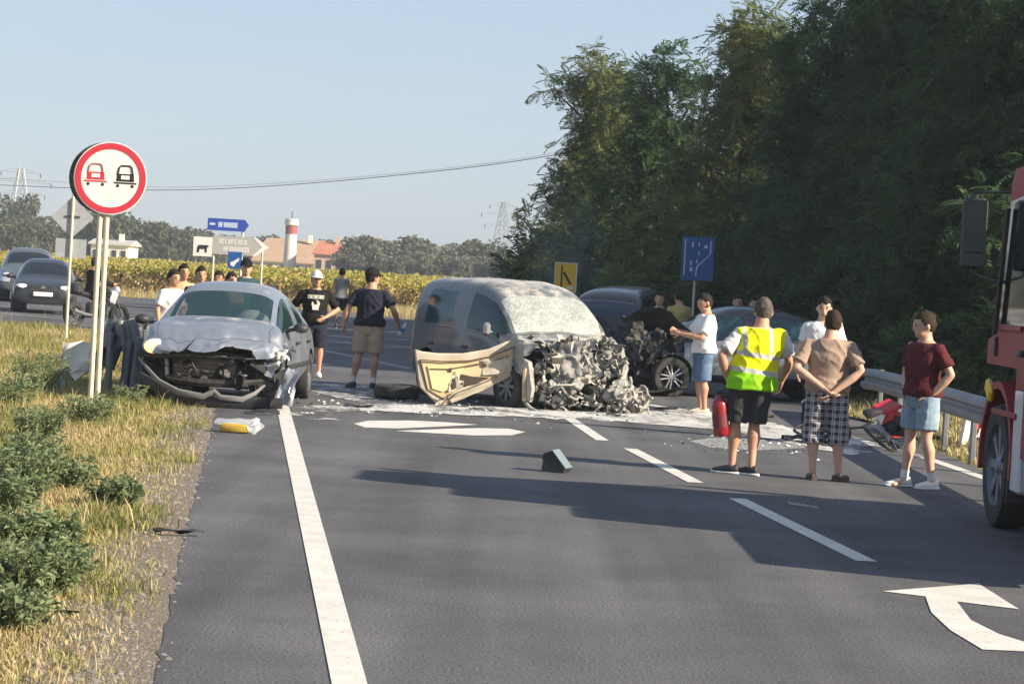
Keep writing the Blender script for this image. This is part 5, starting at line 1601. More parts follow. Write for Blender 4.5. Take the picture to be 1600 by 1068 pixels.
WHT = cloth('white_cloth', (.74, .73, .71)); LTG = cloth('light_shirt', (.60, .60, .58)); BEI = cloth('beige_cloth', (.36, .265, .20)); MAR = cloth('maroon_cloth', (.10, .022, .026), (.085, .018, .022))
NAV = cloth('navy_cloth', (.020, .022, .036)); BLKC = cloth('black_cloth', (.014, .013, .014)); DENL = cloth('light_denim', (.19, .27, .34), (.30, .38, .44)); DENM = cloth('blue_denim', (.075, .125, .21), (.13, .19, .28))
KHA = cloth('khaki_cloth', (.46, .355, .235)); DGR = cloth('charcoal_cloth', (.050, .052, .055)); GRT = cloth('grey_cloth', (.25, .25, .26)); TEAL = cloth('teal_cloth', (.03, .07, .075)); YELC = cloth('straw_shirt', (.42, .36, .14)); TANC = cloth('tan_shirt', (.50, .36, .20))
SHW = M('white_shoe', (.72, .71, .68), .6); SHB = M('dark_shoe', (.022, .025, .032), .6); SHC = M('cream_shoe', (.55, .48, .38), .7); SHBR = M('brown_sandal', (.075, .05, .036), .7)
SOLEW = M('white_sole', (.70, .70, .68), .6)
PLAID = plaid_mat(); VESTM = vest_mat()
REDC = M('extinguisher_red', (.28, .012, .018), .35, coat=.4)

# 1 the man in the high-visibility vest
p = G(1166, 741)
v1, P1, J1, H1 = person('person from behind in a yellow high-visibility vest and charcoal shorts carrying a red fire extinguisher', (p.x, p.y, 0), 104, 1.74, 1.26, SK_A, HAIR_G,
    shirt=LTG, vest=VESTM, sleeve=.8, legs=DGR, leglen=.94, flare=1.12, shoe=SHB, sole=SOLEW, chest=(.02, -.07, 0), headoff=(.02, -.03, 0), yaw=-12,
    pose=dict(el_l=(-.03, .31, 1.15), wr_l=(.05, .23, .91), el_r=(.03, -.36, 1.12), wr_r=(.14, -.36, .92), knee_l=(.05, .13, .49), ankle_l=(.02, .15, .085), knee_r=(.03, -.06, .49), ankle_r=(-.08, -.02, .085)), foot=(52, 40), curl=(1.1, .6))
# 2 beige shirt, plaid shorts
p = G(1284, 750)
person('person from behind in beige T-shirt and plaid knee-length shorts, hands clasped behind the back', (p.x, p.y, 0), 84, 1.66, 1.22, SK_B, HAIR_B, shirt=BEI, sleeve=.78, hem=.90, legs=PLAID, leglen=1.30, flare=1.08, shoe=SHBR, sole=SHBR, sandal=True,
    pose=dict(el_l=(-.13, .31, 1.13), wr_l=(-.205, .03, .93), el_r=(-.13, -.31, 1.13), wr_r=(-.20, -.05, .90), ankle_l=(-.03, .10, .085), ankle_r=(.0, -.16, .085), knee_r=(.02, -.135, .49)), headoff=(.02, -.02, 0), foot=(8, -35), curl=(.8, .5))
# 3 maroon shirt
p = G(1432, 762)
person('person in maroon T-shirt, light denim shorts and white trainers, hands in pockets', (p.x, p.y, 0), 214, 1.70, 1.13, SK_B, HAIR_B, shirt=MAR, sleeve=.72, hem=.90, legs=DENL, leglen=.80, flare=1.14, shoe=SHW, sole=SOLEW, sock=WHT,
    pose=dict(el_l=(-.07, .30, 1.13), wr_l=(.05, .165, .90), el_r=(-.06, -.30, 1.13), wr_r=(.05, -.165, .90), ankle_l=(-.06, .15, .085), ankle_r=(.06, -.12, .085)), yaw=-28, pitch=6, foot=(-6, -18), curl=(.3, .3))
# 4 behind the plaid shorts
p = G(1275, 692)
person('person in white shirt and dark trousers facing the man in plaid shorts', (p.x, p.y, 0), -92, 1.78, 1.0, SK_B, HAIR_D, shirt=WHT, sleeve=.7, legs=NAV, leglen=2, shoe=SHB, sole=SHB, yaw=-6, pitch=8)
# 5 white T-shirt reaching out
p = G(1094, 647)
person('person in white T-shirt and long denim shorts reaching both arms toward the wrecked black car', (p.x, p.y, 0), 190, 1.72, 1.26, SK_A, HAIR_D, shirt=WHT, sleeve=.8, hem=.88, legs=DENM, leglen=1.02, flare=1.12, shoe=SHC, sole=SOLEW, beard=True,
    pose=dict(el_l=(.12, .28, 1.10), wr_l=(.40, .14, 1.14), el_r=(.14, -.24, 1.12), wr_r=(.42, -.06, 1.18)), yaw=8, pitch=16, foot=(-10, 14))
# 6 straw-coloured shirt beyond
p = AT(1062, 470, 44.0)
person('person in straw-yellow T-shirt and jeans seen from behind beside the bent-up hood', (p.x, 44.0, 0), 118, 1.76, 1.0, SK_A, HAIR_D, shirt=YELC, legs=DENM, leglen=2, shoe=SHB, fine=False, yaw=-15,
    pose=dict(el_r=(.12, -.27, 1.13), wr_r=(.30, -.18, 1.02)))
# 7-9 shaded onlookers by the trees
for px, d, lab, sh, hd, hh in ((1030, 45.5, 'person in a dark top standing in shade behind the bent-up hood', BLKC, -100, 1.68), (1152, 45.5, 'person with pale face looking over the black saloon roof', DGR, -95, 1.70), (1177, 46.2, 'person with dark hair half hidden behind the black saloon roof', NAV, -80, 1.68)):
    p = AT(px, 480, d)
    person(lab, (p.x, d, 0), hd, hh, 1.0, SK_B, HAIR_D, shirt=sh, legs=NAV, leglen=2, shoe=SHB, fine=False)
# 10 navy shirt
p = G(572, 607)
v10, P10, J10, H10 = person('person from behind in navy T-shirt, khaki shorts and black cap holding a pale bottle', (p.x, p.y, 0), 82, 1.80, 1.17, SK_A, HAIR_D, cap=(BLKC, 10), shirt=NAV, sleeve=.72, hem=.90, legs=KHA, leglen=.92, flare=1.12, shoe=SHB, sole=SHB, sock=WHT,
    pose=dict(el_l=(-.05, .31, 1.13), wr_l=(-.02, .37, .90), el_r=(-.02, -.33, 1.14), wr_r=(.18, -.38, .97), knee_l=(.02, .14, .49), ankle_l=(-.02, .20, .085), knee_r=(.02, -.10, .49), ankle_r=(-.01, -.10, .085)), yaw=-38, foot=(35, -10))
# 11 black T-shirt, white cap
p = G(486, 588)
v11, P11, J11, H11 = person('person in black printed T-shirt, dark shorts and white cap facing the wrecks', (p.x, p.y, 0), -82, 1.70, 1.20, SK_A, HAIR_D, cap=(WHT, 0), shirt=BLKC, sleeve=.85, hem=.88, legs=NAV, leglen=1.0, flare=1.12, shoe=SHW, sole=SOLEW,
    pose=dict(el_l=(-.06, .36, 1.12), wr_l=(.16, .16, .98), el_r=(-.05, -.33, 1.12), wr_r=(.08, -.30, .90)), yaw=12)
# 12 far walker
p = G(530, 513)
person('person from behind in grey vest top and black shorts walking away across the junction', (p.x, p.y, 0), 95, 1.74, .98, SK_A, HAIR_D, shirt=GRT, sleeve=0, legs=BLKC, leglen=.9, flare=1.1, shoe=SHB, sole=SOLEW, fine=False, pose=dict(ankle_l=(.10, .10, .085), ankle_r=(-.14, -.10, .085), el_r=(.04, -.27, 1.13), wr_r=(.15, -.24, .95)))
# 13 the group behind the silver car
for px, py, d, lab, sh, hd, hh, sk, cp, ch in (
        (262, 452, 36.6, 'person in white shirt bending at the open side of the silver car', WHT, -40, 1.62, SK_A, None, (.10, 0, 0)),
        (286, 432, 40.2, 'person in tan shirt at the back of the group behind the silver car', TANC, -60, 1.70, SK_A, None, (0, 0, 0)),
        (313, 440, 38.4, 'person in black shirt in the group behind the silver car', BLKC, -70, 1.68, SK_A, None, (0, 0, 0)),
        (342, 445, 40.6, 'person with dark hair close behind the silver car roof', DGR, -100, 1.62, SK_C, None, (0, 0, 0)),
        (360, 445, 39.0, 'person in brown shirt looking aside behind the silver car roof', cloth('brown_cloth', (.16, .10, .075)), -50, 1.62, SK_A, None, (0, 0, 0)),
        (384, 430, 43.5, 'person in teal jacket and dark cap standing tall behind the silver car', TEAL, -75, 1.83, SK_B, BLKC, (0, 0, 0))):
    p = AT(px, py, d)
    person(lab, (p.x, d, 0), hd, hh, 1.05, sk, HAIR_D, cap=(cp, 0) if cp else None, shirt=sh, sleeve=.8 if sh is not TEAL else 1.9, legs=NAV, leglen=2, shoe=SHB, fine=False, chest=ch, group=None)
ORL2 = M('amber_lens', (.62, .34, .03), .35, spec=.6, col2=(.52, .36, .05), scale=9)
# ================================================================== SIGNS, RAILS, TRUCK, DEBRIS
POSTC = M('cream_post', (.62, .57, .44), .6, col2=(.52, .48, .37), scale=6)
POSTG = M('grey_post', (.40, .41, .41), .5, .3, col2=(.30, .31, .31), scale=9)
SWH = M('sign_white', (.78, .76, .70), .45, col2=(.72, .70, .63), scale=5); SRD = M('sign_red', (.52, .035, .055), .4); SBK = M('sign_black', (.02, .02, .022), .5)
SBL = M('sign_blue', (.012, .10, .33), .4, col2=(.010, .085, .28), scale=3); SYE = M('sign_yellow', (.78, .44, .015), .4); SGB = M('sign_back', (.42, .44, .46), .5, .3, col2=(.34, .36, .38), scale=4); SBO = M('sign_board_grey', (.40, .385, .35), .6); LETW = M('sign_letter', (.72, .70, .66), .5); SBDK = M('sign_back_dark', (.05, .055, .06), .5)
def flat(o, name, poly, y, mat, th=.004, X=Vector((1, 0, 0)), Z=Vector((0, 0, 1))):
    """thin raised print on a board that faces -y"""
    m = MB(); m.prism(poly, (0, y, 0), X, Z, th); return m.build(name, mat, o, fix=True)
def rectp(cx, cz, w, h): return [(cx - w / 2, cz - h / 2), (cx + w / 2, cz - h / 2), (cx + w / 2, cz + h / 2), (cx - w / 2, cz + h / 2)]
def circ(cx, cz, r, n=12): return [(cx + r * math.cos(6.2832 * i / n), cz + r * math.sin(6.2832 * i / n)) for i in range(n)]

# ---- no-overtaking sign on two posts
p = G(145, 650)
o = empty('no_overtaking_sign', (p.x, p.y, -.03), R(5), 'round red-rimmed no-overtaking sign with red and black cars on twin cream posts', 'road sign')
for dx, zt in ((.036, 2.62), (-.038, 2.36)):
    m = MB(); m.tube([(dx, .03, -.1), (dx, .03, zt)], .030, 10); m.build('post', POSTC, o, True)
cz, rr = 2.63, .395
m = MB(); m.lathe([(0, .014), (rr, .014), (rr, .004), (rr - .006, 0), (0, 0)], (0.055, -.012, cz), (0, -1, 0), 48); plate = m.build('plate', SWH, o)
m = MB(); m.lathe([(rr - .078, .014), (rr - .078, .019), (rr - .012, .019), (rr - .012, .014)], (0.055, -.012, cz), (0, -1, 0), 48); m.build('red_rim', SRD, o)
def sign_car(cx, cz, s, mat, base=-.028):
    g = [Vector((cx + u * s, base, cz + v * s)) for u, v in ((-.062, .015), (-.052, .072), (-.035, .088), (.035, .088), (.052, .072), (.062, .015))]
    m = MB(); m.tube(g, .007 * s * 1.1, 5, cap=True); m.build('car_roof_line', SBK if mat is SBK else M('sign_pinkred', (.42, .16, .17), .5), plate)
    flat(plate, 'car_body', [(cx - .075 * s, cz - .045 * s), (cx + .075 * s, cz - .045 * s), (cx + .07 * s, cz + .02 * s), (cx - .07 * s, cz + .02 * s)], base + .004, mat)
    flat(plate, 'car_window', rectp(cx, cz - .010 * s, .07 * s, .032 * s), base + .0, SWH)
    flat(plate, 'car_bumper', rectp(cx, cz - .058 * s, .19 * s, .014 * s), base + .004, mat)
    for q in (-1, 1): flat(plate, 'car_wheel', circ(cx + q * .06 * s, cz - .082 * s, .014 * s, 10), base + .004, SBK)
sign_car(.055 - .160, cz + .035, 1.3, SRD); sign_car(.055 + .160, cz + .030, 1.3, SBK)
m = MB(); m.lathe([(0, .014), (.39, .014), (.39, 0), (0, 0)], (-.012, .10, cz + .0), (0, -1, 0), 40); m.build('rear_plate', SBDK, o)
m = MB(); m.box((0.0, .05, cz - .2), (.16, .05, .05), bev=.008); m.build('bracket', SGB, o)
# ---- diamond sign seen from the back
p = G(103, 528)
o = empty('priority_sign', (p.x, p.y, -.03), R(6), 'diamond sign and square plate seen from behind on a thin post', 'road sign')
s_ = FPX / p.y
m = MB(); m.tube([(0, 0, -.1), (0, 0, 2.95)], .03, 8); m.build('post', POSTC, o, True)
m = MB(); m.prism([(0, 2.06), (.43, 2.49), (0, 2.92), (-.43, 2.49)], (0, .045, 0), (1, 0, 0), (0, 0, 1), .015); m.build('diamond_plate', SGB, o, fix=True)
m = MB(); m.prism(rectp(0, 1.86, .62, .38), (0, .045, 0), (1, 0, 0), (0, 0, 1), .015); m.build('square_plate', SGB, o, fix=True)
m = MB(); m.box((0, .02, 2.5), (.30, .02, .04)); m.build('clamp', SBDK, o)
# ---- direction signs beyond the road
D_ = 100.0; sc = D_ / FPX
def SP(px, py, d=D_): return AT(px, py, d)
b = SP(331, 440)
o = empty('direction_sign', (b.x, D_, -.03), 0, 'white arrow-ended direction sign with an animal symbol panel on a slim post', 'road sign')
def L2(px, py, d=D_):
    q = AT(px, py, d); return (q.x - b.x, q.z + .03)
m = MB(); m.tube([(0, .06, -.1), (0, .06, L2(331, 372)[1])], .045, 8); m.build('post', POSTC, o, True)
m = MB(); m.tube([(1.9, .06, -.1), (1.9, .06, L2(395, 385)[1])], .04, 8); m.build('post', POSTC, o, True)
a_, c_ = L2(303, 369), L2(331, 401)
flat(o, 'symbol_panel', [(a_[0], c_[1]), (c_[0], c_[1]), (c_[0], a_[1]), (a_[0], a_[1])], 0, SWH, .03)
X0, Z0, Z1 = c_[0] + .01, L2(360, 398)[1], L2(360, 369)[1]; X1 = L2(400, 384)[0]; X2 = L2(421, 384)[0]
flat(o, 'arrow_board', [(X0, Z0), (X1, Z0), (X2, (Z0 + Z1) / 2), (X1, Z1), (X0, Z1)], 0, SBO, .03)
flat(o, 'arrow_edge', [(X1, Z0), (X2, (Z0 + Z1) / 2), (X1, Z1), (X1 - .12, Z1), (X2 - .28, (Z0 + Z1) / 2), (X1 - .12, Z0)], -.032, SWH)
cx_, cz_ = (a_[0] + c_[0]) / 2, (a_[1] + c_[1]) / 2
flat(o, 'animal_symbol', [(cx_ - .22, cz_ - .24), (cx_ - .14, cz_ - .24), (cx_ - .12, cz_ - .10), (cx_ + .08, cz_ - .10), (cx_ + .10, cz_ - .24), (cx_ + .16, cz_ - .24), (cx_ + .17, cz_ - .04), (cx_ + .24, cz_ + .0), (cx_ + .2, cz_ + .06), (cx_ - .16, cz_ + .06), (cx_ - .22, cz_ - .02)], -.034, SBK)
def letters(o, x0, x1, zc, h, n, mat, y, seed, name='lettering'):
    """strokes of the sign's lettering, too far off to be read"""
    r = random.Random(seed); m = MB(); w = (x1 - x0) / n
    for i in range(n):
        cx = x0 + w * (i + .5); t = h * .2
        k = r.randrange(5)
        m.prism(rectp(cx - w * .28, zc, t, h), (0, y, 0), (1, 0, 0), (0, 0, 1), .004)
        if k in (0, 1, 3): m.prism(rectp(cx + w * .24, zc, t, h), (0, y, 0), (1, 0, 0), (0, 0, 1), .004)
        if k in (0, 2, 4): m.prism(rectp(cx, zc + h * .4, w * .5, t), (0, y - .001, 0), (1, 0, 0), (0, 0, 1), .004)
        if k in (1, 2, 3): m.prism(rectp(cx, zc, w * .5, t), (0, y - .002, 0), (1, 0, 0), (0, 0, 1), .004)
        if k in (0, 4): m.prism(rectp(cx, zc - h * .4, w * .5, t), (0, y - .0015, 0), (1, 0, 0), (0, 0, 1), .004)
    q = m.build(name, mat, o, fix=True); q['kind'] = 'stuff'; return q
letters(o, X0 + .22, X1 - .35, (Z0 + Z1) / 2 + .15, .19, 9, LETW, -.033, 3)
letters(o, X0 + .42, X1 - .25, (Z0 + Z1) / 2 - .14, .19, 9, LETW, -.033, 4)
# blue arrow above
b2 = SP(357, 440)
o = empty('blue_direction_sign', (b2.x, D_ + .6, -.03), 0, 'narrow blue arrow-ended direction sign raised above the white one', 'road sign')
def L3(px, py):
    q = AT(px, py, D_ + .6); return (q.x - b2.x, q.z + .03)
q0, q1 = L3(324, 359), L3(383, 343.5); tip = L3(389, 352)
m = MB(); m.tube([(.38, .05, -.1), (.38, .05, q1[1] - .05)], .045, 8); m.build('post', POSTC, o, True)
flat(o, 'board', [(q0[0], q0[1]), (q1[0], q0[1]), (tip[0], tip[1]), (q1[0], q1[1]), (q0[0], q1[1])], 0, M('sign_royal', (.03, .07, .36), .4), .03)
letters(o, q0[0] + .42, q1[0] - .28, (q0[1] + q1[1]) / 2, .20, 7, M('sign_pale', (.55, .62, .80), .5), -.033, 8)
flat(o, 'arrow_symbol', [(q0[0] + .08, (q0[1] + q1[1]) / 2 - .03), (q0[0] + .3, (q0[1] + q1[1]) / 2 - .03), (q0[0] + .3, (q0[1] + q1[1]) / 2 + .05), (q0[0] + .08, (q0[1] + q1[1]) / 2 + .05)], -.033, M('sign_pale', (.55, .62, .80), .5))
# small blue keep-right sign
b = AT(367, 405, 92.0)
o = empty('keep_right_sign', (b.x, 92, -.03), 0, 'small blue sign with a white slanting arrow below the direction sign', 'road sign')
h = b.z
m = MB(); m.tube([(0, .05, -.1), (0, .05, h + .1)], .035, 8); m.build('post', POSTG, o, True)
flat(o, 'board', rectp(0, h, .50, .60), 0, SBL, .025)
flat(o, 'arrow_symbol', [(-.14, h - .2), (-.02, h - .24), (.06, h - .10), (.15, h - .02), (.16, h + .10), (.04, h + .02), (-.06, h - .05), (-.16, h - .08)], -.03, SWH)
# ---- yellow diversion sign
Dy = 57.0; c = AT(884, 431, Dy)
o = empty('diversion_sign', (c.x, Dy, -.03), R(-4), 'yellow rectangular road-works sign showing two merging lanes', 'road sign')
h = c.z
m = MB(); m.tube([(0, .05, -.1), (0, .05, h)], .03, 8); m.build('post', POSTG, o, True)
flat(o, 'board', rectp(0, h, .50, .66), 0, SYE, .025)
for pl in (rectp(0, h + .32, .50, .018), rectp(0, h - .32, .50, .018), rectp(-.241, h, .018, .62), rectp(.241, h, .018, .62)): flat(o, 'border', pl, -.03, SWH)
flat(o, 'lane_line', rectp(-.09, h, .035, .50), -.03, SBK); flat(o, 'lane_line', [(-.07, h + .10), (-.02, h + .12), (.14, h - .14), (.09, h - .16)], -.03, SBK); flat(o, 'plate', rectp(.10, h - .23, .16, .06), -.03, SWH)
# ---- blue lane sign
Db = 56.0; c = AT(1090, 402, Db)
o = empty('lane_sign', (c.x, Db, -.03), R(-3), 'blue rectangular sign with white lane lines in front of the dark trees', 'road sign')
h = c.z; w_, h_ = .70, .95
m = MB(); m.tube([(-.03, .05, -.1), (-.03, .05, h)], .03, 8); m.build('post', POSTC, o, True)
flat(o, 'board', rectp(0, h, w_, h_), 0, SBL, .025)
LNM = M('sign_pale', (.55, .62, .80), .5)
flat(o, 'lane_line', rectp(-.28, h + .02, .025, .78), -.03, LNM)
flat(o, 'lane_line', [(.26, h + .40), (.285, h + .40), (.285, h + .12), (.01, h - .18), (-.01, h - .38), (-.035, h - .38), (-.02, h - .17), (.26, h + .11)], -.03, LNM)
for x, z, w, hh in ((-.12, .30, .035, .12), (.02, .32, .022, .09), (.02, .12, .022, .09), (-.01, -.06, .022, .09), (-.14, -.10, .03, .12), (-.13, -.24, .06, .08), (.17, .27, .07, .07)): flat(o, 'lane_mark', rectp(x, h + z, w, hh), -.03, LNM)

# ---- guardrails
GALV = M('galvanised_rail', (.24, .25, .255), .6, .2, col2=(.18, .185, .19), scale=4, detail=6)
def wbeam(pts, zc, bend=0.0):
    prof = [(-.155, .0), (-.14, .035), (-.10, .07), (-.055, .07), (-.02, .01), (.02, .01), (.055, .07), (.10, .07), (.14, .035), (.155, 0)]
    m = MB(); vs = []; n = len(prof)
    P2 = [Vector(q[:2]) for q in pts]
    for i, q in enumerate(P2):
        t = (P2[min(i + 1, len(P2) - 1)] - P2[max(0, i - 1)]).normalized(); nr = Vector((-t.y, t.x))
        for dz, dx in prof:
            vs.append((q.x + nr.x * dx, q.y + nr.y * dx, zc + dz + (pts[i][2] if len(pts[i]) > 2 else 0)))
    m.add(vs, [[i * n + j, i * n + j + 1, (i + 1) * n + j + 1, (i + 1) * n + j] for i in range(len(P2) - 1) for j in range(n - 1)])
    return m
def guardrail(pts, label, step=2.0, zc=.62, skip=0):
    o = empty('guardrail', (pts[0][0], pts[0][1], -.03), 0, label, 'guardrail')
    off_ = Vector((pts[0][0], pts[0][1]))
    q = [(p[0] - off_.x, p[1] - off_.y) + tuple(p[2:]) for p in pts]
    wbeam(q, zc + .03).build('rail', GALV, o, True, R(50))
    d = 0.0; k = 0
    for a, b in zip(q[:-1], q[1:]):
        a2, b2_ = Vector(a[:2]), Vector(b[:2]); L = (b2_ - a2).length
        while d <= L:
            c = a2.lerp(b2_, d / L)
            if k >= skip:
                t = (b2_ - a2).normalized(); nr = Vector((-t.y, t.x))
                m = MB(); m.box((c.x - nr.x * .09, c.y - nr.y * .09, .38), (.06, .12, .80), (0, 0, math.atan2(nr.y, nr.x)), bev=.008); m.build('post', GALV, o)
                m = MB(); m.box((c.x - nr.x * .03, c.y - nr.y * .03, zc + .02), (.09, .10, .20), (0, 0, math.atan2(nr.y, nr.x))); m.build('spacer', GALV, o)
            d += step; k += 1
        d -= L
    return o
g0, g1 = AT(1560, 655, 26.9), AT(1352, 592, 38.0)
gd = Vector((g1.x - g0.x, g1.y - g0.y)).normalized()
guardrail([(g0.x - gd.x * 14, g0.y - gd.y * 14), (g0.x, g0.y), (g0.x + gd.x * 6, g0.y + gd.y * 6), (g1.x - gd.x * 1.2, g1.y - gd.y * 1.2, -.02), (g1.x, g1.y, -.05)], 'grey steel guardrail with a broken end beside the maroon-shirted man')
gl = guardrail([(-5.35, 33.6, -.06), (-5.15, 34.6, -.02), (-5.2, 36.5), (-5.3, 40.5)], 'grey steel guardrail running off behind the silver car, its end crushed', zc=.66)
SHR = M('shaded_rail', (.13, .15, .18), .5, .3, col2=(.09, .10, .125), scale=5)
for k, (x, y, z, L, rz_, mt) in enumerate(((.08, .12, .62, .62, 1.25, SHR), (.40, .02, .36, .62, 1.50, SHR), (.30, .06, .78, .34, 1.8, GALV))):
    w = wbeam([(-L / 2, 0), (-L / 6, .02), (L / 6, -.03), (L / 2, .0)], 0)       # torn lengths of rail standing on end
    w.xf(Matrix.Translation((x, y, z)) @ Matrix.Rotation(R(180), 4, 'Z') @ Matrix.Rotation(rz_, 4, 'Y'))
    w.build('torn_rail', mt, gl, True, R(50))
m = MB(); m.box((.42, .05, .36), (.10, .14, .76), (.05, .08, .3), bev=.01); m.build('bent_post', GALV, gl)
# white broken marker
p = G(116, 606)
o = empty('broken_marker', (p.x, p.y, -.03), 0, 'broken white plastic marker panel tilted beside a grey stub post', 'marker')
PLW = M('white_plastic', (.72, .69, .60), .6, col2=(.62, .59, .5), scale=5)
m = MB(); m.prism([(-.16, .30), (-.19, .50), (-.12, .58), (-.06, .575), (-.04, .62), (-.01, .575), (.09, .58), (.12, .61), (.14, .57), (.2, .52), (.19, .44), (.10, .36), (.17, .34), (.18, .28), (.02, .12)], (0, -.05, 0), (1, 0, .0), (0, .22, 1), .035); m.build('panel', PLW, o, fix=True)
m = crumple_sheet(.36, .40, .06, 130, 9); m.xf(Matrix.Translation((.0, -.02, .44)) @ Euler((R(76), 0, 0)).to_matrix().to_4x4()); m.build('torn_skin', PLW, o, True)
m = MB(); m.box((-.17, .05, .22), (.10, .10, .46), (0, .06, .2), bev=.012); m.build('stub_post', POSTG, o)

# ------------------------------------------------------------------ fire engine
FRED = M('fire_red', (.27, .022, .028), .5, col2=(.22, .018, .022), scale=2, spec=.3)
FREDF = M('faded_red', (.32, .042, .048), .55, col2=(.26, .032, .038), scale=2, spec=.25)
FWHT = carpaint('truck_white', (.60, .62, .64), .0, .4, col2=(.54, .56, .58))
pw = G(1574, 824)
fe = empty('fire_engine', (pw.x + 1.01, pw.y, 0), R(90.5), 'red fire engine, its cab side, fender and tall black mirror reaching in beside the crash', 'fire engine')
def fbox(name, c, s, mat, bev=.04, par=None, rot=None):
    m = MB(); m.box(c, s, rot, bev=bev); return m.build(name, mat, par or fe)
MIRG = M('dark_mirror', (.035, .04, .045), .08, .9, spec=.1)
# cab: side profile extruded across the width
prof = [(-1.15, .62), (-.62, .62), (-.60, 1.30), (.62, 1.30), (.62, 1.50), (.30, 1.55), (.02, 2.78), (-.10, 2.88), (-1.08, 2.90), (-1.15, 2.82)]
m = MB(); m.prism(prof, (0, 1.14, 0), (1, 0, 0), (0, 0, 1), 2.28); cabo = m.build('cab', FREDF, fe, fix=True)
hood = [(.62, .72), (.86, .72), (.88, 1.30), (.80, 1.46), (.62, 1.50)]
m = MB(); m.prism(hood, (0, .72, 0), (1, 0, 0), (0, 0, 1), 1.44); m.build('bonnet', FRED, fe, fix=True)
for s in (1, -1):
    # curved wheel fender
    m = MB(); arc = []
    for k in range(13):
        a = R(-8 + 196 * k / 12); arc.append((math.cos(a) * .60, .52 + math.sin(a) * .60))
    arc2 = [(x * 1.10 + (.0), .52 + (z - .52) * 1.10) for x, z in arc]
    y0 = .86 * s
    vs, fs = [], []
    for (x, z), (x2, z2) in zip(arc, arc2):
        for yy in (y0, y0 + .30 * s): vs += [(x, yy, z), (x2, yy, z2)]
    for k in range(12):
        b = k * 4; fs += [[b, b + 4, b + 5, b + 1], [b + 2, b + 3, b + 7, b + 6], [b + 1, b + 5, b + 7, b + 3], [b, b + 2, b + 6, b + 4]]
    m.add(vs, fs); f = m.build('fender', FREDF, fe, True, R(40), fix=True)
    m = MB(); m.box((.30, s * 1.165, 1.09), (.22, .05, .12), (0, R(-30), 0), bev=.02); m.build('indicator_lamp', M('indicator_yellow', (.75, .50, .03), .3), f)
    # windows and door furniture
    m = MB(); m.prism([(-.98, 1.62), (.20, 1.62), (-.02, 2.62), (-.98, 2.68)], (0, s * 1.142 + (.006 if s > 0 else 0), 0), (1, 0, 0), (0, 0, 1), .006); w = m.build('side_window', GLSD, cabo, fix=True)
    for zz in (.9, 1.58):
        m = MB(); m.box((-.28, s * 1.155, zz + .03), (.95, .02, .05), bev=.008); m.build('trim_strip', FRED, cabo)
    m = MB(); m.box((-.80, s * 1.165, 1.42), (.16, .04, .05), bev=.012); m.build('door_handle', BLK, cabo)
    m = MB(); m.box((.24, s * 1.15, 1.45), (.05, .03, .16), bev=.01); m.build('hinge', BLK, cabo)
    m = MB(); m.tube([(.16, s * 1.18, 1.55), (-.08, s * 1.18, 2.56)], .022, 6); m.build('grab_rail', BLK, cabo)
    # mirror on two arms
    mr = empty('mirror', (.36, s * 1.36, 2.36)); mr.parent = fe
    m = MB(); m.box((0, 0, 0), (.10, .20, .58), (0, 0, s * R(-6)), bev=.03); m.build('housing', BLK, mr)
    m = MB(); m.box((-.055, 0, .06), (.012, .165, .42), (0, 0, s * R(-6))); m.build('mirror_glass', MIRG, mr)
    m = MB(); m.box((-.055, 0, -.22), (.012, .165, .10), (0, 0, s * R(-6))); m.build('wide_mirror_glass', MIRG, mr)
    m = MB(); m.tube([(-.30, -s * .24, .34), (0, 0, .33), (0, 0, -.33), (-.16, -s * .22, -.40)], .014, 6); m.build('arm', BLK, mr, True)
    make_wheel(fe, (0, s * 1.02, .50), .50, .28, 'steel', (0, s, 0), 0, rim=M('truck_rim', (.20, .22, .25), .5, .5))
    for x in (-3.3,):
        make_wheel(fe, (x, s * .98, .50), .50, .34, 'steel', (0, s, 0), 0, rim=M('truck_rim', (.20, .22, .25), .5, .5))
    fbox('step_panel', (-.78, s * 1.10, .74), (.30, .10, .80), FWHT, .02)
    fbox('mud_flap', (-.58, s * 1.02, .50), (.03, .28, .50), BLK, .005)
    fbox('tank_locker', (-1.55, s * 1.0, .80), (.9, .30, .56), FWHT, .03)
    fbox('side_locker', (-4.3, s * .98, .66), (.9, .30, .30), FRED, .03)
    m = MB(); m.ball((.80, s * .80, .98), (.08, .12, .12), 14, 8); m.build('headlight', LAMP, fe, True)
fbox('windscreen', (.165, 0, 2.08), (.012, 1.86, .86), GLSD, .004, cabo, (0, R(-14.5), 0))
fbox('chassis', (-1.9, 0, .62), (5.2, .8, .22), UNDER, .02)
fbox('front_bumper', (.92, 0, .60), (.14, 2.1, .24), FWHT, .04)
fbox('unseen_locker_body', (-1.50, 0, 1.60), (.66, 2.2, 1.76), FRED, .05)  # unseen rear body, stepped down backwards to shape the truck's shadow
fbox('unseen_pump_body', (-2.28, 0, 1.40), (.88, 2.2, 1.10), FRED, .05)
fbox('unseen_load_bed', (-3.75, 0, 1.06), (2.05, 2.2, .50), FRED, .03)
fbox('light_bar', (-.55, 0, 2.96), (.22, 1.3, .12), M('blue_beacon', (.02, .06, .35), .2, spec=.7), .03)
m = MB(); m.lathe([(0, -.5), (.34, -.5), (.34, -.46), (.16, -.44), (.16, .44), (.34, .46), (.34, .5), (0, .5)], (-2.28, 0, 1.80), (0, 1, 0), 20); m.build('hose_drum', FRED, fe)

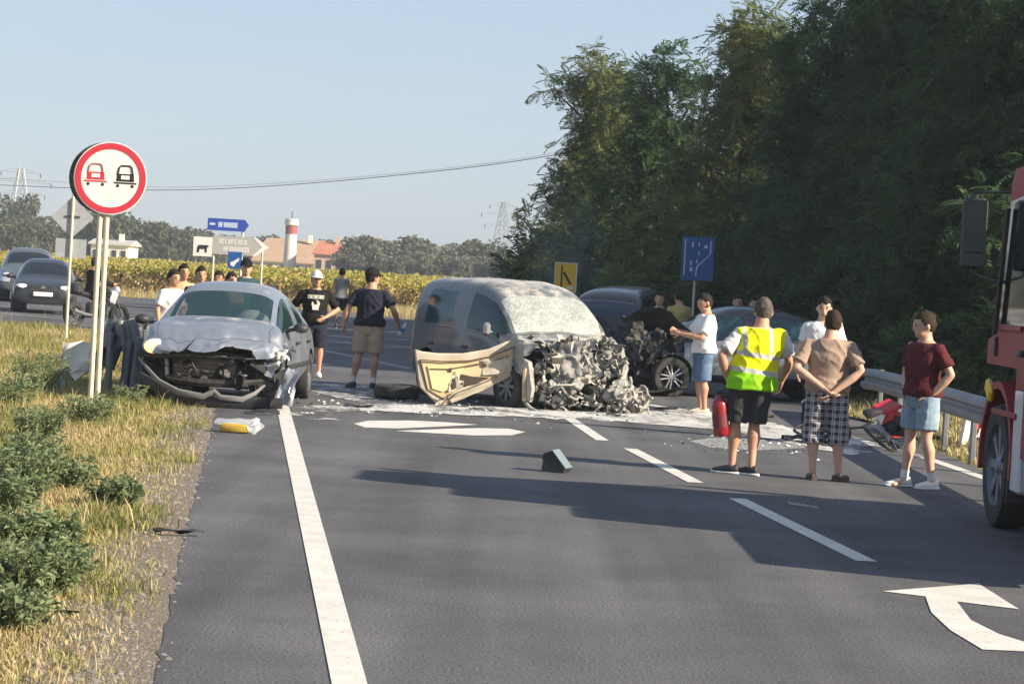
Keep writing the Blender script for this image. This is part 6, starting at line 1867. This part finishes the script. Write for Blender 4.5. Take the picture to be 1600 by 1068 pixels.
# ------------------------------------------------------------------ fire extinguisher in the hand
hp = v1.matrix_basis @ (J1['wr_l'] + Vector((.0, .03, -.10)))
o = empty('fire_extinguisher', (hp.x, hp.y, 0), R(20), 'red fire extinguisher carried by the person in the yellow vest', 'fire extinguisher')
T = Matrix.Translation((0, 0, hp.z - .44)) @ Matrix.Rotation(R(-8), 4, 'Y')
m = MB(); m.lathe([(0, 0), (.066, 0), (.078, .02), (.078, .30), (.066, .345), (.03, .375), (.026, .40), (0, .40)], n=20); m.xf(T); m.build('cylinder', REDC, o, True, R(50))
m = MB(); m.box((0, 0, .415), (.05, .05, .04), bev=.01); m.box((.04, 0, .440), (.13, .022, .014), (0, R(-14), 0)); m.box((.04, 0, .412), (.12, .022, .012)); m.xf(T); m.build('valve', BLK, o)
m = MB(); m.tube([(0, .03, .41), (.0, .11, .36), (0, .115, .2), (0, .10, .08)], [.012, .013, .013, .018], 8); m.xf(T); m.build('hose', BLK, o, True)
m = MB(); m.lathe([(.0785, .09), (.0795, .09), (.0795, .22), (.0785, .22)], n=20); m.xf(T); m.build('label_band', M('label_dark_red', (.16, .02, .03), .6), o)
# bottle in the hand of the navy-shirted man
hp = v10.matrix_basis @ (J10['wr_r'] + Vector((.06, -.04, -.03)))
o = empty('water_bottle', (hp.x, hp.y, hp.z - .10), 0, 'pale plastic bottle held by the person in navy', 'bottle'); o.rotation_euler = (0, R(28), 0)
m = MB(); m.lathe([(0, -.06), (.032, -.06), (.034, -.04), (.034, .10), (.018, .14), (.014, .17), (0, .17)], n=14); m.build('bottle_body', M('pale_plastic', (.60, .64, .68), .25), o, True)
m = MB(); m.lathe([(.015, .168), (.017, .168), (.017, .195), (0, .195)], n=12); m.build('cap', M('cap_blue', (.05, .2, .45), .5), o)
m = MB(); m.lathe([(.0345, 0), (.0355, 0), (.0355, .06), (.0345, .06)], n=14); m.build('label_band', M('cap_blue', (.05, .2, .45), .5), o)
# print on the black T-shirt
WPR = M('shirt_print', (.62, .60, .50), .8)
m = MB(); tz = lambda z: .150 + .012 * 1.2
def chestpt(y, z): return Vector((.151 * 1.0 + .030 - .55 * y * y * 1.6 - .0, y, z))
def chest_patch(poly, name, mat, lift=0.0):
    g = MB(); g.add([chestpt(y, z) + Vector((lift, 0, 0)) for y, z in poly] + [chestpt(y, z) + Vector((lift - .02, 0, 0)) for y, z in poly], [list(range(len(poly)))] + [[i, (i + 1) % len(poly), len(poly) + (i + 1) % len(poly), len(poly) + i] for i in range(len(poly))])
    return g.build(name, mat, P11['shirt'], fix=True)
for k in range(7):
    y0 = -.135 + .039 * k
    chest_patch([(y0, 1.285), (y0 + .032, 1.285), (y0 + .032, 1.345), (y0, 1.345)], 'print_letter', WPR)
    if k % 2 == 0: chest_patch([(y0 + .011, 1.300), (y0 + .022, 1.300), (y0 + .022, 1.328), (y0 + .011, 1.328)], 'print_gap', BLKC, .003)
chest_patch([(.06 * math.cos(a * .3927) * 1.15, 1.20 + .065 * math.sin(a * .3927)) for a in range(16)], 'print_emblem', WPR)
chest_patch([(-.05, 1.10), (.05, 1.10), (.056, 1.17), (-.056, 1.17)], 'print_emblem', WPR, .001)
chest_patch([(.025 * math.cos(a * .7854), 1.21 + .022 * math.sin(a * .7854)) for a in range(8)], 'print_gap', BLKC, .004)

# ------------------------------------------------------------------ motorcycle and rider
p = G(152, 514)
o = empty('motorcycle', (p.x - .05, p.y, 0), R(52), 'dark motorcycle with white side panel and rider stopped at the junction', 'motorcycle')
for x in (-.68, .72):
    w = empty('wheel', (x, 0, .31)); w.parent = o
    m = MB(); m.lathe([(.21, -.05), (.29, -.05), (.31, 0), (.29, .05), (.21, .05)], axis=(0, 1, 0), n=24); m.build('tyre', RUB, w, True)
    m = MB(); m.lathe([(.205, -.03), (.215, -.03), (.215, .03), (.205, .03)], axis=(0, 1, 0), n=24)
    for k in range(6): m.tube([(0, 0, 0), (.2 * math.cos(k * 1.047), 0, .2 * math.sin(k * 1.047))], .012, 5)
    m.build('rim', ALLOYD, w)
m = MB(); m.box((0, 0, .45), (.55, .26, .34), bev=.06); m.build('engine', DARKJ, o, True)
m = MB(); m.rings([((-.15, 0, .80), .10, .08, (0, 1, 0), (0, 0, 1)), ((.05, 0, .86), .14, .12, (0, 1, 0), (0, 0, 1)), ((.28, 0, .86), .13, .11, (0, 1, 0), (0, 0, 1)), ((.42, 0, .82), .07, .07, (0, 1, 0), (0, 0, 1))], 14); m.build('fuel_tank', BLKP, o, True)
m = MB(); m.box((-.40, 0, .80), (.62, .24, .10), (0, R(6), 0), bev=.04); m.build('seat', BLK, o, True)
m = MB(); m.box((-.66, 0, .92), (.30, .34, .26), bev=.06); m.build('top_box', BLK, o, True)
m = MB(); m.box((.46, 0, .72), (.20, .30, .40), (0, R(20), 0), bev=.08); m.build('fairing', FWHT, o, True)
for s in (1, -1):
    m = MB(); m.tube([(.50, s * .09, .86), (.72, s * .08, .31)], .024, 8); m.build('fork', ALLOYD, o, True)
    m = MB(); m.tube([(.44, 0, .98), (.38, s * .22, 1.06), (.30, s * .36, 1.04)], .015, 6); m.build('handlebar', BLK, o, True)
    m = MB(); m.tube([(.36, s * .26, 1.06), (.40, s * .34, 1.24)], .008, 5); m.ball((.40, s * .36, 1.28), (.03, .07, .05), 10, 6); m.build('mirror', BLK, o, True)
m = MB(); m.ball((.60, 0, .92), (.09, .10, .10), 14, 8); m.build('headlight', LAMP, o, True)
m = MB(); m.tube([(-.1, -.16, .3), (-.5, -.18, .34), (-.85, -.18, .42)], [.03, .045, .05], 8); m.build('exhaust', ALLOYD, o, True)
person('person in black clothes sitting on the motorcycle behind the twin sign posts', (p.x - .16, p.y - .16, -.06), 52, 1.74, 1.0, SK_A, HAIR_B, shirt=BLKC, sleeve=1.9, legs=NAV, leglen=2, shoe=SHB, fine=False, chest=(.06, 0, 0),
    pose=dict(knee_l=(.36, .19, .72), knee_r=(.36, -.19, .72), ankle_l=(.12, .22, .40), ankle_r=(.12, -.22, .40), el_l=(.20, .28, 1.14), el_r=(.20, -.28, 1.14), wr_l=(.44, .28, 1.12), wr_r=(.44, -.28, 1.12)))

# ------------------------------------------------------------------ wrecked bicycle heap by the rail
p = G(1345, 700)
o = empty('wrecked_bicycle', (p.x, p.y, 0), 0, 'mangled black bicycle lying with bent wheels beside the guardrail', 'bicycle')
r = random.Random(3)
def bentring(c, R0, tilt, amp, name):
    w = MB(); pts = []
    E = Euler(tilt).to_matrix()
    for k in range(28):
        a = 6.2832 * k / 28; pts.append(Vector(c) + E @ Vector((R0 * math.cos(a), R0 * math.sin(a), amp * math.sin(2 * a + 1))))
    w.tube(pts, .018, 6, closed=True); t = w.build('tyre', RUB, o, True)
    sp = MB()
    for k in range(0, 28, 2): sp.tube([Vector(c), pts[k]], .0035, 3, cap=False)
    q = sp.build('spokes', CHROME, t); q['kind'] = 'stuff'
bentring((.35, -.05, .13), .33, (R(14), R(10), 0), .05, 'wheel'); bentring((-.45, .15, .17), .33, (R(22), R(-14), .4), .06, 'wheel')
for a, b_, rad in (((.35, -.05, .13), (.0, .0, .25), .016), ((0, 0, .25), (-.45, .15, .17), .014), ((0, 0, .25), (.15, .25, .30), .018), ((.15, .25, .30), (-.35, .30, .38), .018), ((-.35, .30, .38), (-.45, .15, .17), .014), ((.15, .25, .3), (.35, -.05, .13), .014)):
    m = MB(); m.tube([a, b_], rad, 7); m.build('frame_tube', M('bike_black', (.02, .02, .022), .4, .3), o, True)
m = MB(); m.tube([(-.35, .30, .38), (-.42, .42, .52), (-.62, .36, .55), (-.70, .30, .48)], .012, 6); m.build('handlebar', CHROME, o, True)
m = MB(); m.rings([((.10, .22, .34), .02, .015, (1, 0, 0), (0, 1, 0)), ((.14, .26, .40), .11, .06, (1, 0, 0), (0, 1, 0)), ((.16, .28, .44), .12, .07, (1, 0, 0), (0, 1, 0)), ((.17, .29, .46), .08, .05, (1, 0, 0), (0, 1, 0))], 12); m.build('saddle', BLK, o, True)
for k in range(9):
    c0 = Vector((r.uniform(-.7, .7), r.uniform(-.2, .4), r.uniform(.04, .3)))
    m = crumple_sheet(r.uniform(.12, .3), r.uniform(.1, .22), .06, 200 + k, 7); m.xf(Matrix.Translation(c0) @ Euler((r.uniform(0, 6), r.uniform(0, 6), 0)).to_matrix().to_4x4()); m.build('crumpled_panel', [BURN, BURN2, GREYJ, BLK][k % 4], o, True)
p = G(1395, 694)
o = empty('red_crate', (p.x, p.y + .4, 0), .4, 'crushed bright red plastic box behind the maroon-shirted man', 'box')
RP = M('red_plastic', (.48, .022, .035), .45)
m = MB(); m.box((0, 0, .24), (.34, .26, .34), (.2, .25, .1), taper=.92, bev=.03); m.build('box_body', RP, o, True)
m = MB(); m.box((-.06, -.02, .44), (.30, .26, .05), (.3, -.35, .1), bev=.015); m.build('lid', RP, o, True)
m = MB(); m.box((-.19, -.05, .26), (.02, .16, .22), (.2, .25, .1)); m.build('sticker', PLW, o)
# red and white bodywork by the rail
p = G(1520, 697)
o = empty('bodywork_scrap', (p.x, p.y, 0), .2, 'torn white and red bodywork scrap lying by the guardrail foot', 'debris')
m = MB(); m.prism([(-.2, 0), (-.12, 0), (-.02, .42), (-.10, .44)], (0, 0, 0), (1, 0, 0), (0, .2, 1), .12); m.build('white_panel', PLW, o, fix=True)
m = crumple_sheet(.34, .36, .08, 301, 9); m.xf(Matrix.Translation((.10, .05, .22)) @ Euler((R(80), 0, .3)).to_matrix().to_4x4()); m.build('red_panel', RP, o, True)
m = crumple_sheet(.30, .26, .06, 302, 9); m.xf(Matrix.Translation((.22, -.06, .20)) @ Euler((R(70), .3, -.3)).to_matrix().to_4x4()); m.build('white_panel', PLW, o, True)
m = MB(); m.lathe([(.05, -.03), (.10, -.03), (.11, 0), (.10, .03), (.05, .03)], (.24, -.1, .11), (.3, 1, .1), 16); m.build('small_wheel', RUB, o, True)
# coiled wire beside the plaid shorts
p = G(1322, 655)
o = empty('wire_coil', (p.x, p.y + 2.5, 0), 0, 'looping torn wires sticking up behind the plaid shorts', 'wire')
for k, (rr_, cx, zc) in enumerate(((.13, .05, .78), (.15, .02, .45), (.10, .10, .30))):
    m = MB(); m.tube([(cx + rr_ * math.cos(a * .5), .02 * a, zc + rr_ * 1.2 * math.sin(a * .5)) for a in range(-3, 8)], .010, 5); m.build('strand', [GALV, BLK][k % 2], o, True)
m = MB(); m.tube([(0, 0, 0), (.05, .05, .3), (.02, 0, .7)], .012, 5); m.build('strand', BLK, o, True)
m = MB(); m.box((.0, .1, .03), (.3, .25, .06), bev=.01); m.build('loom_block', BLK, o)

# ------------------------------------------------------------------ debris on the road
p = G(868, 737)
o = empty('mirror_housing', (p.x, p.y, 0), R(-20), 'broken-off black door mirror lying alone on the asphalt', 'debris')
m = MB(); m.prism([(-.10, 0), (.10, 0), (.12, .04), (-.02, .20), (-.10, .17)], (0, .11, 0), (1, 0, 0), (0, 0, 1), .20); m.build('shell', BLK, o, fix=True)
m = MB(); m.box((.058, .0, .128), (.215, .19, .014), (0, R(49), 0), bev=.004); m.build('mirror_glass', M('dusty_glass', (.30, .38, .42), .25, .4), o)
m = crumple_sheet(.12, .16, .04, 311, 7); m.xf(Matrix.Translation((-.11, .0, .08)) @ Euler((0, R(80), 0)).to_matrix().to_4x4()); m.build('torn_mount', BLK, o, True)
p = G(618, 624)
o = empty('loose_tyre', (p.x, p.y + .25, 0), 0, 'loose black tyre lying flat beside the torn-off cream door', 'tyre')
m = MB(); m.lathe([(.19, .02), (.25, .0), (.31, .03), (.325, .10), (.31, .17), (.25, .20), (.19, .18), (.17, .10), (.19, .02)], n=32); m.build('tyre_body', RUB, o, True)
m = MB(); m.lathe([(0, .07), (.17, .06), (.19, .10)], n=24); m.build('rim', DARKJ, o, True)
p = G(367, 676)
o = empty('lamp_unit', (p.x, p.y, 0), R(-8), 'broken orange indicator lamp unit with clear torn cover on the asphalt edge', 'debris')
m = MB(); m.rings([((-.15, 0, .050), .045, .040, (0, 1, 0), (0, 0, 1)), ((-.125, 0, .05), .06, .048, (0, 1, 0), (0, 0, 1)), ((.10, 0, .05), .06, .046, (0, 1, 0), (0, 0, 1)), ((.15, 0, .045), .045, .036, (0, 1, 0), (0, 0, 1))], 12, power=3.5); m.build('orange_lens', ORL2, o, True, R(40))
CLR = M('clear_cover', (.60, .62, .63), .15, alpha=.6, spec=.8)
m = crumple_sheet(.46, .22, .05, 321, 9); m.xf(Matrix.Translation((.02, .06, .105)) @ Euler((R(20), 0, 0)).to_matrix().to_4x4()); m.build('clear_cover', CLR, o, True)
m = crumple_sheet(.10, .16, .04, 322, 7); m.xf(Matrix.Translation((.22, .0, .07)) @ Euler((R(60), R(40), 0)).to_matrix().to_4x4()); m.build('clear_cover', CLR, o, True)
def scrap(px, py, w, h, amp, seed, mat, label, rz=0.0, lift=.03):
    p = G(px, py); m = crumple_sheet(w, h, amp, seed, 9); mn = min(v[2] for v in m.v)
    m.xf(Matrix.Rotation(rz, 4, 'Z') @ Matrix.Translation((0, 0, -mn + .004)))
    q = m.build('scrap_piece', mat, None, True); q.location = (p.x, p.y, 0); tag(q, label, 'debris', 'scraps thrown over the road')
scrap(280, 836, .32, .07, .035, 401, BLK, 'black strip of torn trim lying on the gravel edge', .1)
scrap(97, 960, .16, .06, .03, 402, DARKJ, 'small dark scrap lying in the dry grass')
scrap(560, 637, .36, .12, .04, 403, BLK, 'flat black scrap in the powder beside the loose tyre')
scrap(480, 648, .14, .05, .03, 404, PLW, 'small white scrap by the rear wheel of the silver car')
scrap(745, 641, .22, .12, .04, 405, GREYJ, 'grey scrap under the tip of the cream door')
scrap(958, 650, .20, .10, .04, 406, BLK, 'black scrap in the powder before the torn van front')
scrap(1040, 640, .55, .2, .06, 407, BLK, 'long black plastic scrap between the van and the white-shirted man', .5)
scrap(1125, 672, .12, .08, .05, 408, BLK, 'small black scrap near the fire extinguisher')
scrap(1180, 655, .5, .16, .06, 409, DARKJ, 'dark bent strip under the black saloon', .2)
scrap(410, 648, .40, .10, .05, 410, BLK, 'black strip below the torn bumper of the silver car', -.1)
scrap(1250, 690, .5, .18, .06, 411, BURN, 'blackened scrap by the feet of the man in white shirt', .3)
scrap(1460, 690, .4, .2, .06, 412, DARKJ, 'dark scrap behind the white trainers', .3)
# glass crumbs and splinters
r = random.Random(9); sm = MB(); 
for k in range(900):
    t = r.random()
    px, py = r.gauss(760, 190), 634 + abs(r.gauss(0, 11)) + r.uniform(-12, 6)
    if r.random() < .25: px, py = r.gauss(1180, 90), r.gauss(672, 12)
    if px < 440 or px > 1420: continue
    q = G(px + (py - 640) * .1, py + (px - 760) * .045); s = .008 + .03 * r.random() ** 3; a = r.random() * 6.28
    sm.add([(q.x + s * math.cos(a), q.y + s * math.sin(a), .006), (q.x + s * math.cos(a + 2.2), q.y + s * math.sin(a + 2.2), .008), (q.x + s * .8 * math.cos(a + 4), q.y + s * .8 * math.sin(a + 4), .006 + s * .7)], [[0, 1, 2]], r.choice((0, 0, 1, 2)))
q = sm.build('splinters', [M('glass_crumb', (.55, .60, .60), .3), BLK, PLW]); tag(q, 'glass crumbs and splinters strewn across the road', 'debris', kind='stuff')
# extinguisher powder settled on the asphalt
def powder(name, pts, seed, thr, label, amax=.95):
    m = bpy.data.materials.get('powder%.2f' % thr)
    if m is None:
        m = M('powder%.2f' % thr, (.62, .61, .58), .95, col2=(.50, .50, .48), scale=4, spec=.1)
        nt = m.node_tree; b = nt.nodes['Principled BSDF']; tc = [n for n in nt.nodes if n.type == 'TEX_COORD'][0]
        mp = nt.nodes.new('ShaderNodeMapping'); mp.inputs['Scale'].default_value = (1, .35, 1); nt.links.new(tc.outputs['Object'], mp.inputs[0])
        n = nt.nodes.new('ShaderNodeTexNoise'); n.inputs['Scale'].default_value = 2.0; n.inputs['Detail'].default_value = 9; n.inputs['Roughness'].default_value = .68; nt.links.new(mp.outputs[0], n.inputs['Vector'])
        rp = nt.nodes.new('ShaderNodeMapRange'); rp.inputs[1].default_value = thr; rp.inputs[2].default_value = thr + (.16 if amax > .5 else .45); rp.inputs[4].default_value = amax
        nt.links.new(n.outputs['Fac'], rp.inputs[0]); nt.links.new(rp.outputs[0], b.inputs['Alpha'])
    rr = random.Random(seed); out = []
    for (x0, y0), (x1, y1) in zip(pts, pts[1:] + pts[:1]):
        for k in range(7):
            t = k / 7; out.append((x0 + (x1 - x0) * t + rr.gauss(0, 4), y0 + (y1 - y0) * t + rr.gauss(0, 1.0)))
    q = sheet(name, [G(*p) for p in out], .0085 + seed * .0004, m); tag(q, label, 'powder', kind='stuff')
powder('extinguisher_powder', [(560, 632), (700, 634), (860, 638), (1010, 642), (1200, 660), (1255, 672), (1240, 690), (1080, 668), (960, 658), (800, 651), (640, 645), (560, 641)], 1, .36, 'white extinguisher powder spread in front of the van')
powder('extinguisher_powder', [(486, 598), (560, 602), (640, 612), (650, 626), (560, 628), (480, 612)], 2, .44, 'white powder drift beside the loose tyre')
powder('extinguisher_powder', [(440, 640), (520, 630), (600, 640), (560, 655), (470, 660)], 3, .50, 'thin white dusting beside the silver car')
powder('extinguisher_powder', [(960, 628), (1080, 640), (1230, 668), (1400, 700), (1330, 712), (1130, 672), (990, 656)], 4, .40, 'white powder spread below the black saloon')
# thin smoke still rising behind the van
def smoke():
    m = bpy.data.materials.new('smoke_air'); m.use_nodes = True
    nt = m.node_tree; nt.nodes.remove(nt.nodes['Principled BSDF'])
    v = nt.nodes.new('ShaderNodeVolumePrincipled'); v.inputs['Color'].default_value = (.55, .62, .72, 1); v.inputs['Anisotropy'].default_value = .3
    tc = nt.nodes.new('ShaderNodeTexCoord'); n = nt.nodes.new('ShaderNodeTexNoise'); n.inputs['Scale'].default_value = 1.1; n.inputs['Detail'].default_value = 4; n.inputs['Distortion'].default_value = 1.0
    nt.links.new(tc.outputs['Object'], n.inputs['Vector'])
    ln = nt.nodes.new('ShaderNodeVectorMath'); ln.operation = 'LENGTH'
    mp = nt.nodes.new('ShaderNodeMapping'); mp.inputs['Scale'].default_value = (1 / 1.1, 1 / 1.1, 1 / 1.7); nt.links.new(tc.outputs['Object'], mp.inputs[0]); nt.links.new(mp.outputs[0], ln.inputs[0])
    f = nt.nodes.new('ShaderNodeMapRange'); f.inputs[1].default_value = 1.0; f.inputs[2].default_value = .2; f.inputs[3].default_value = 0; f.inputs[4].default_value = 1; nt.links.new(ln.outputs['Value'], f.inputs[0])
    g = nt.nodes.new('ShaderNodeMapRange'); g.inputs[1].default_value = .42; g.inputs[2].default_value = .75; g.inputs[4].default_value = .55; nt.links.new(n.outputs['Fac'], g.inputs[0])
    mu = nt.nodes.new('ShaderNodeMath'); mu.operation = 'MULTIPLY'; nt.links.new(f.outputs[0], mu.inputs[0]); nt.links.new(g.outputs[0], mu.inputs[1])
    nt.links.new(mu.outputs[0], v.inputs['Density']); nt.links.new(v.outputs[0], nt.nodes['Material Output'].inputs['Volume'])
    b = MB(); b.ball((0, 0, 0), (1.1, 1.1, 1.7), 20, 14); c = AT(890, 395, 60)
    o = b.build('smoke', m); o.location = c; tag(o, 'thin bluish smoke drifting up behind the yellow sign', 'smoke', kind='stuff')
smoke()
# ================================================================== AIR
def haze():
    m = bpy.data.materials.new('haze_air'); m.use_nodes = True
    nt = m.node_tree; nt.nodes.remove(nt.nodes['Principled BSDF'])
    v = nt.nodes.new('ShaderNodeVolumePrincipled')
    v.inputs['Color'].default_value = (.85, .93, 1, 1)
    v.inputs['Density'].default_value = HAZE_D
    v.inputs['Anisotropy'].default_value = 0.2
    nt.links.new(v.outputs[0], nt.nodes['Material Output'].inputs['Volume'])
    b = MB(); b.box((0, 350, 25.5), (1300, 760, 53)); tag(b.build('haze', m), 'pale thin haze filling the air over the fields', 'haze', kind='stuff')
HAZE_D = 0.0005
haze()
bpy.data.scenes.remove(WORK)
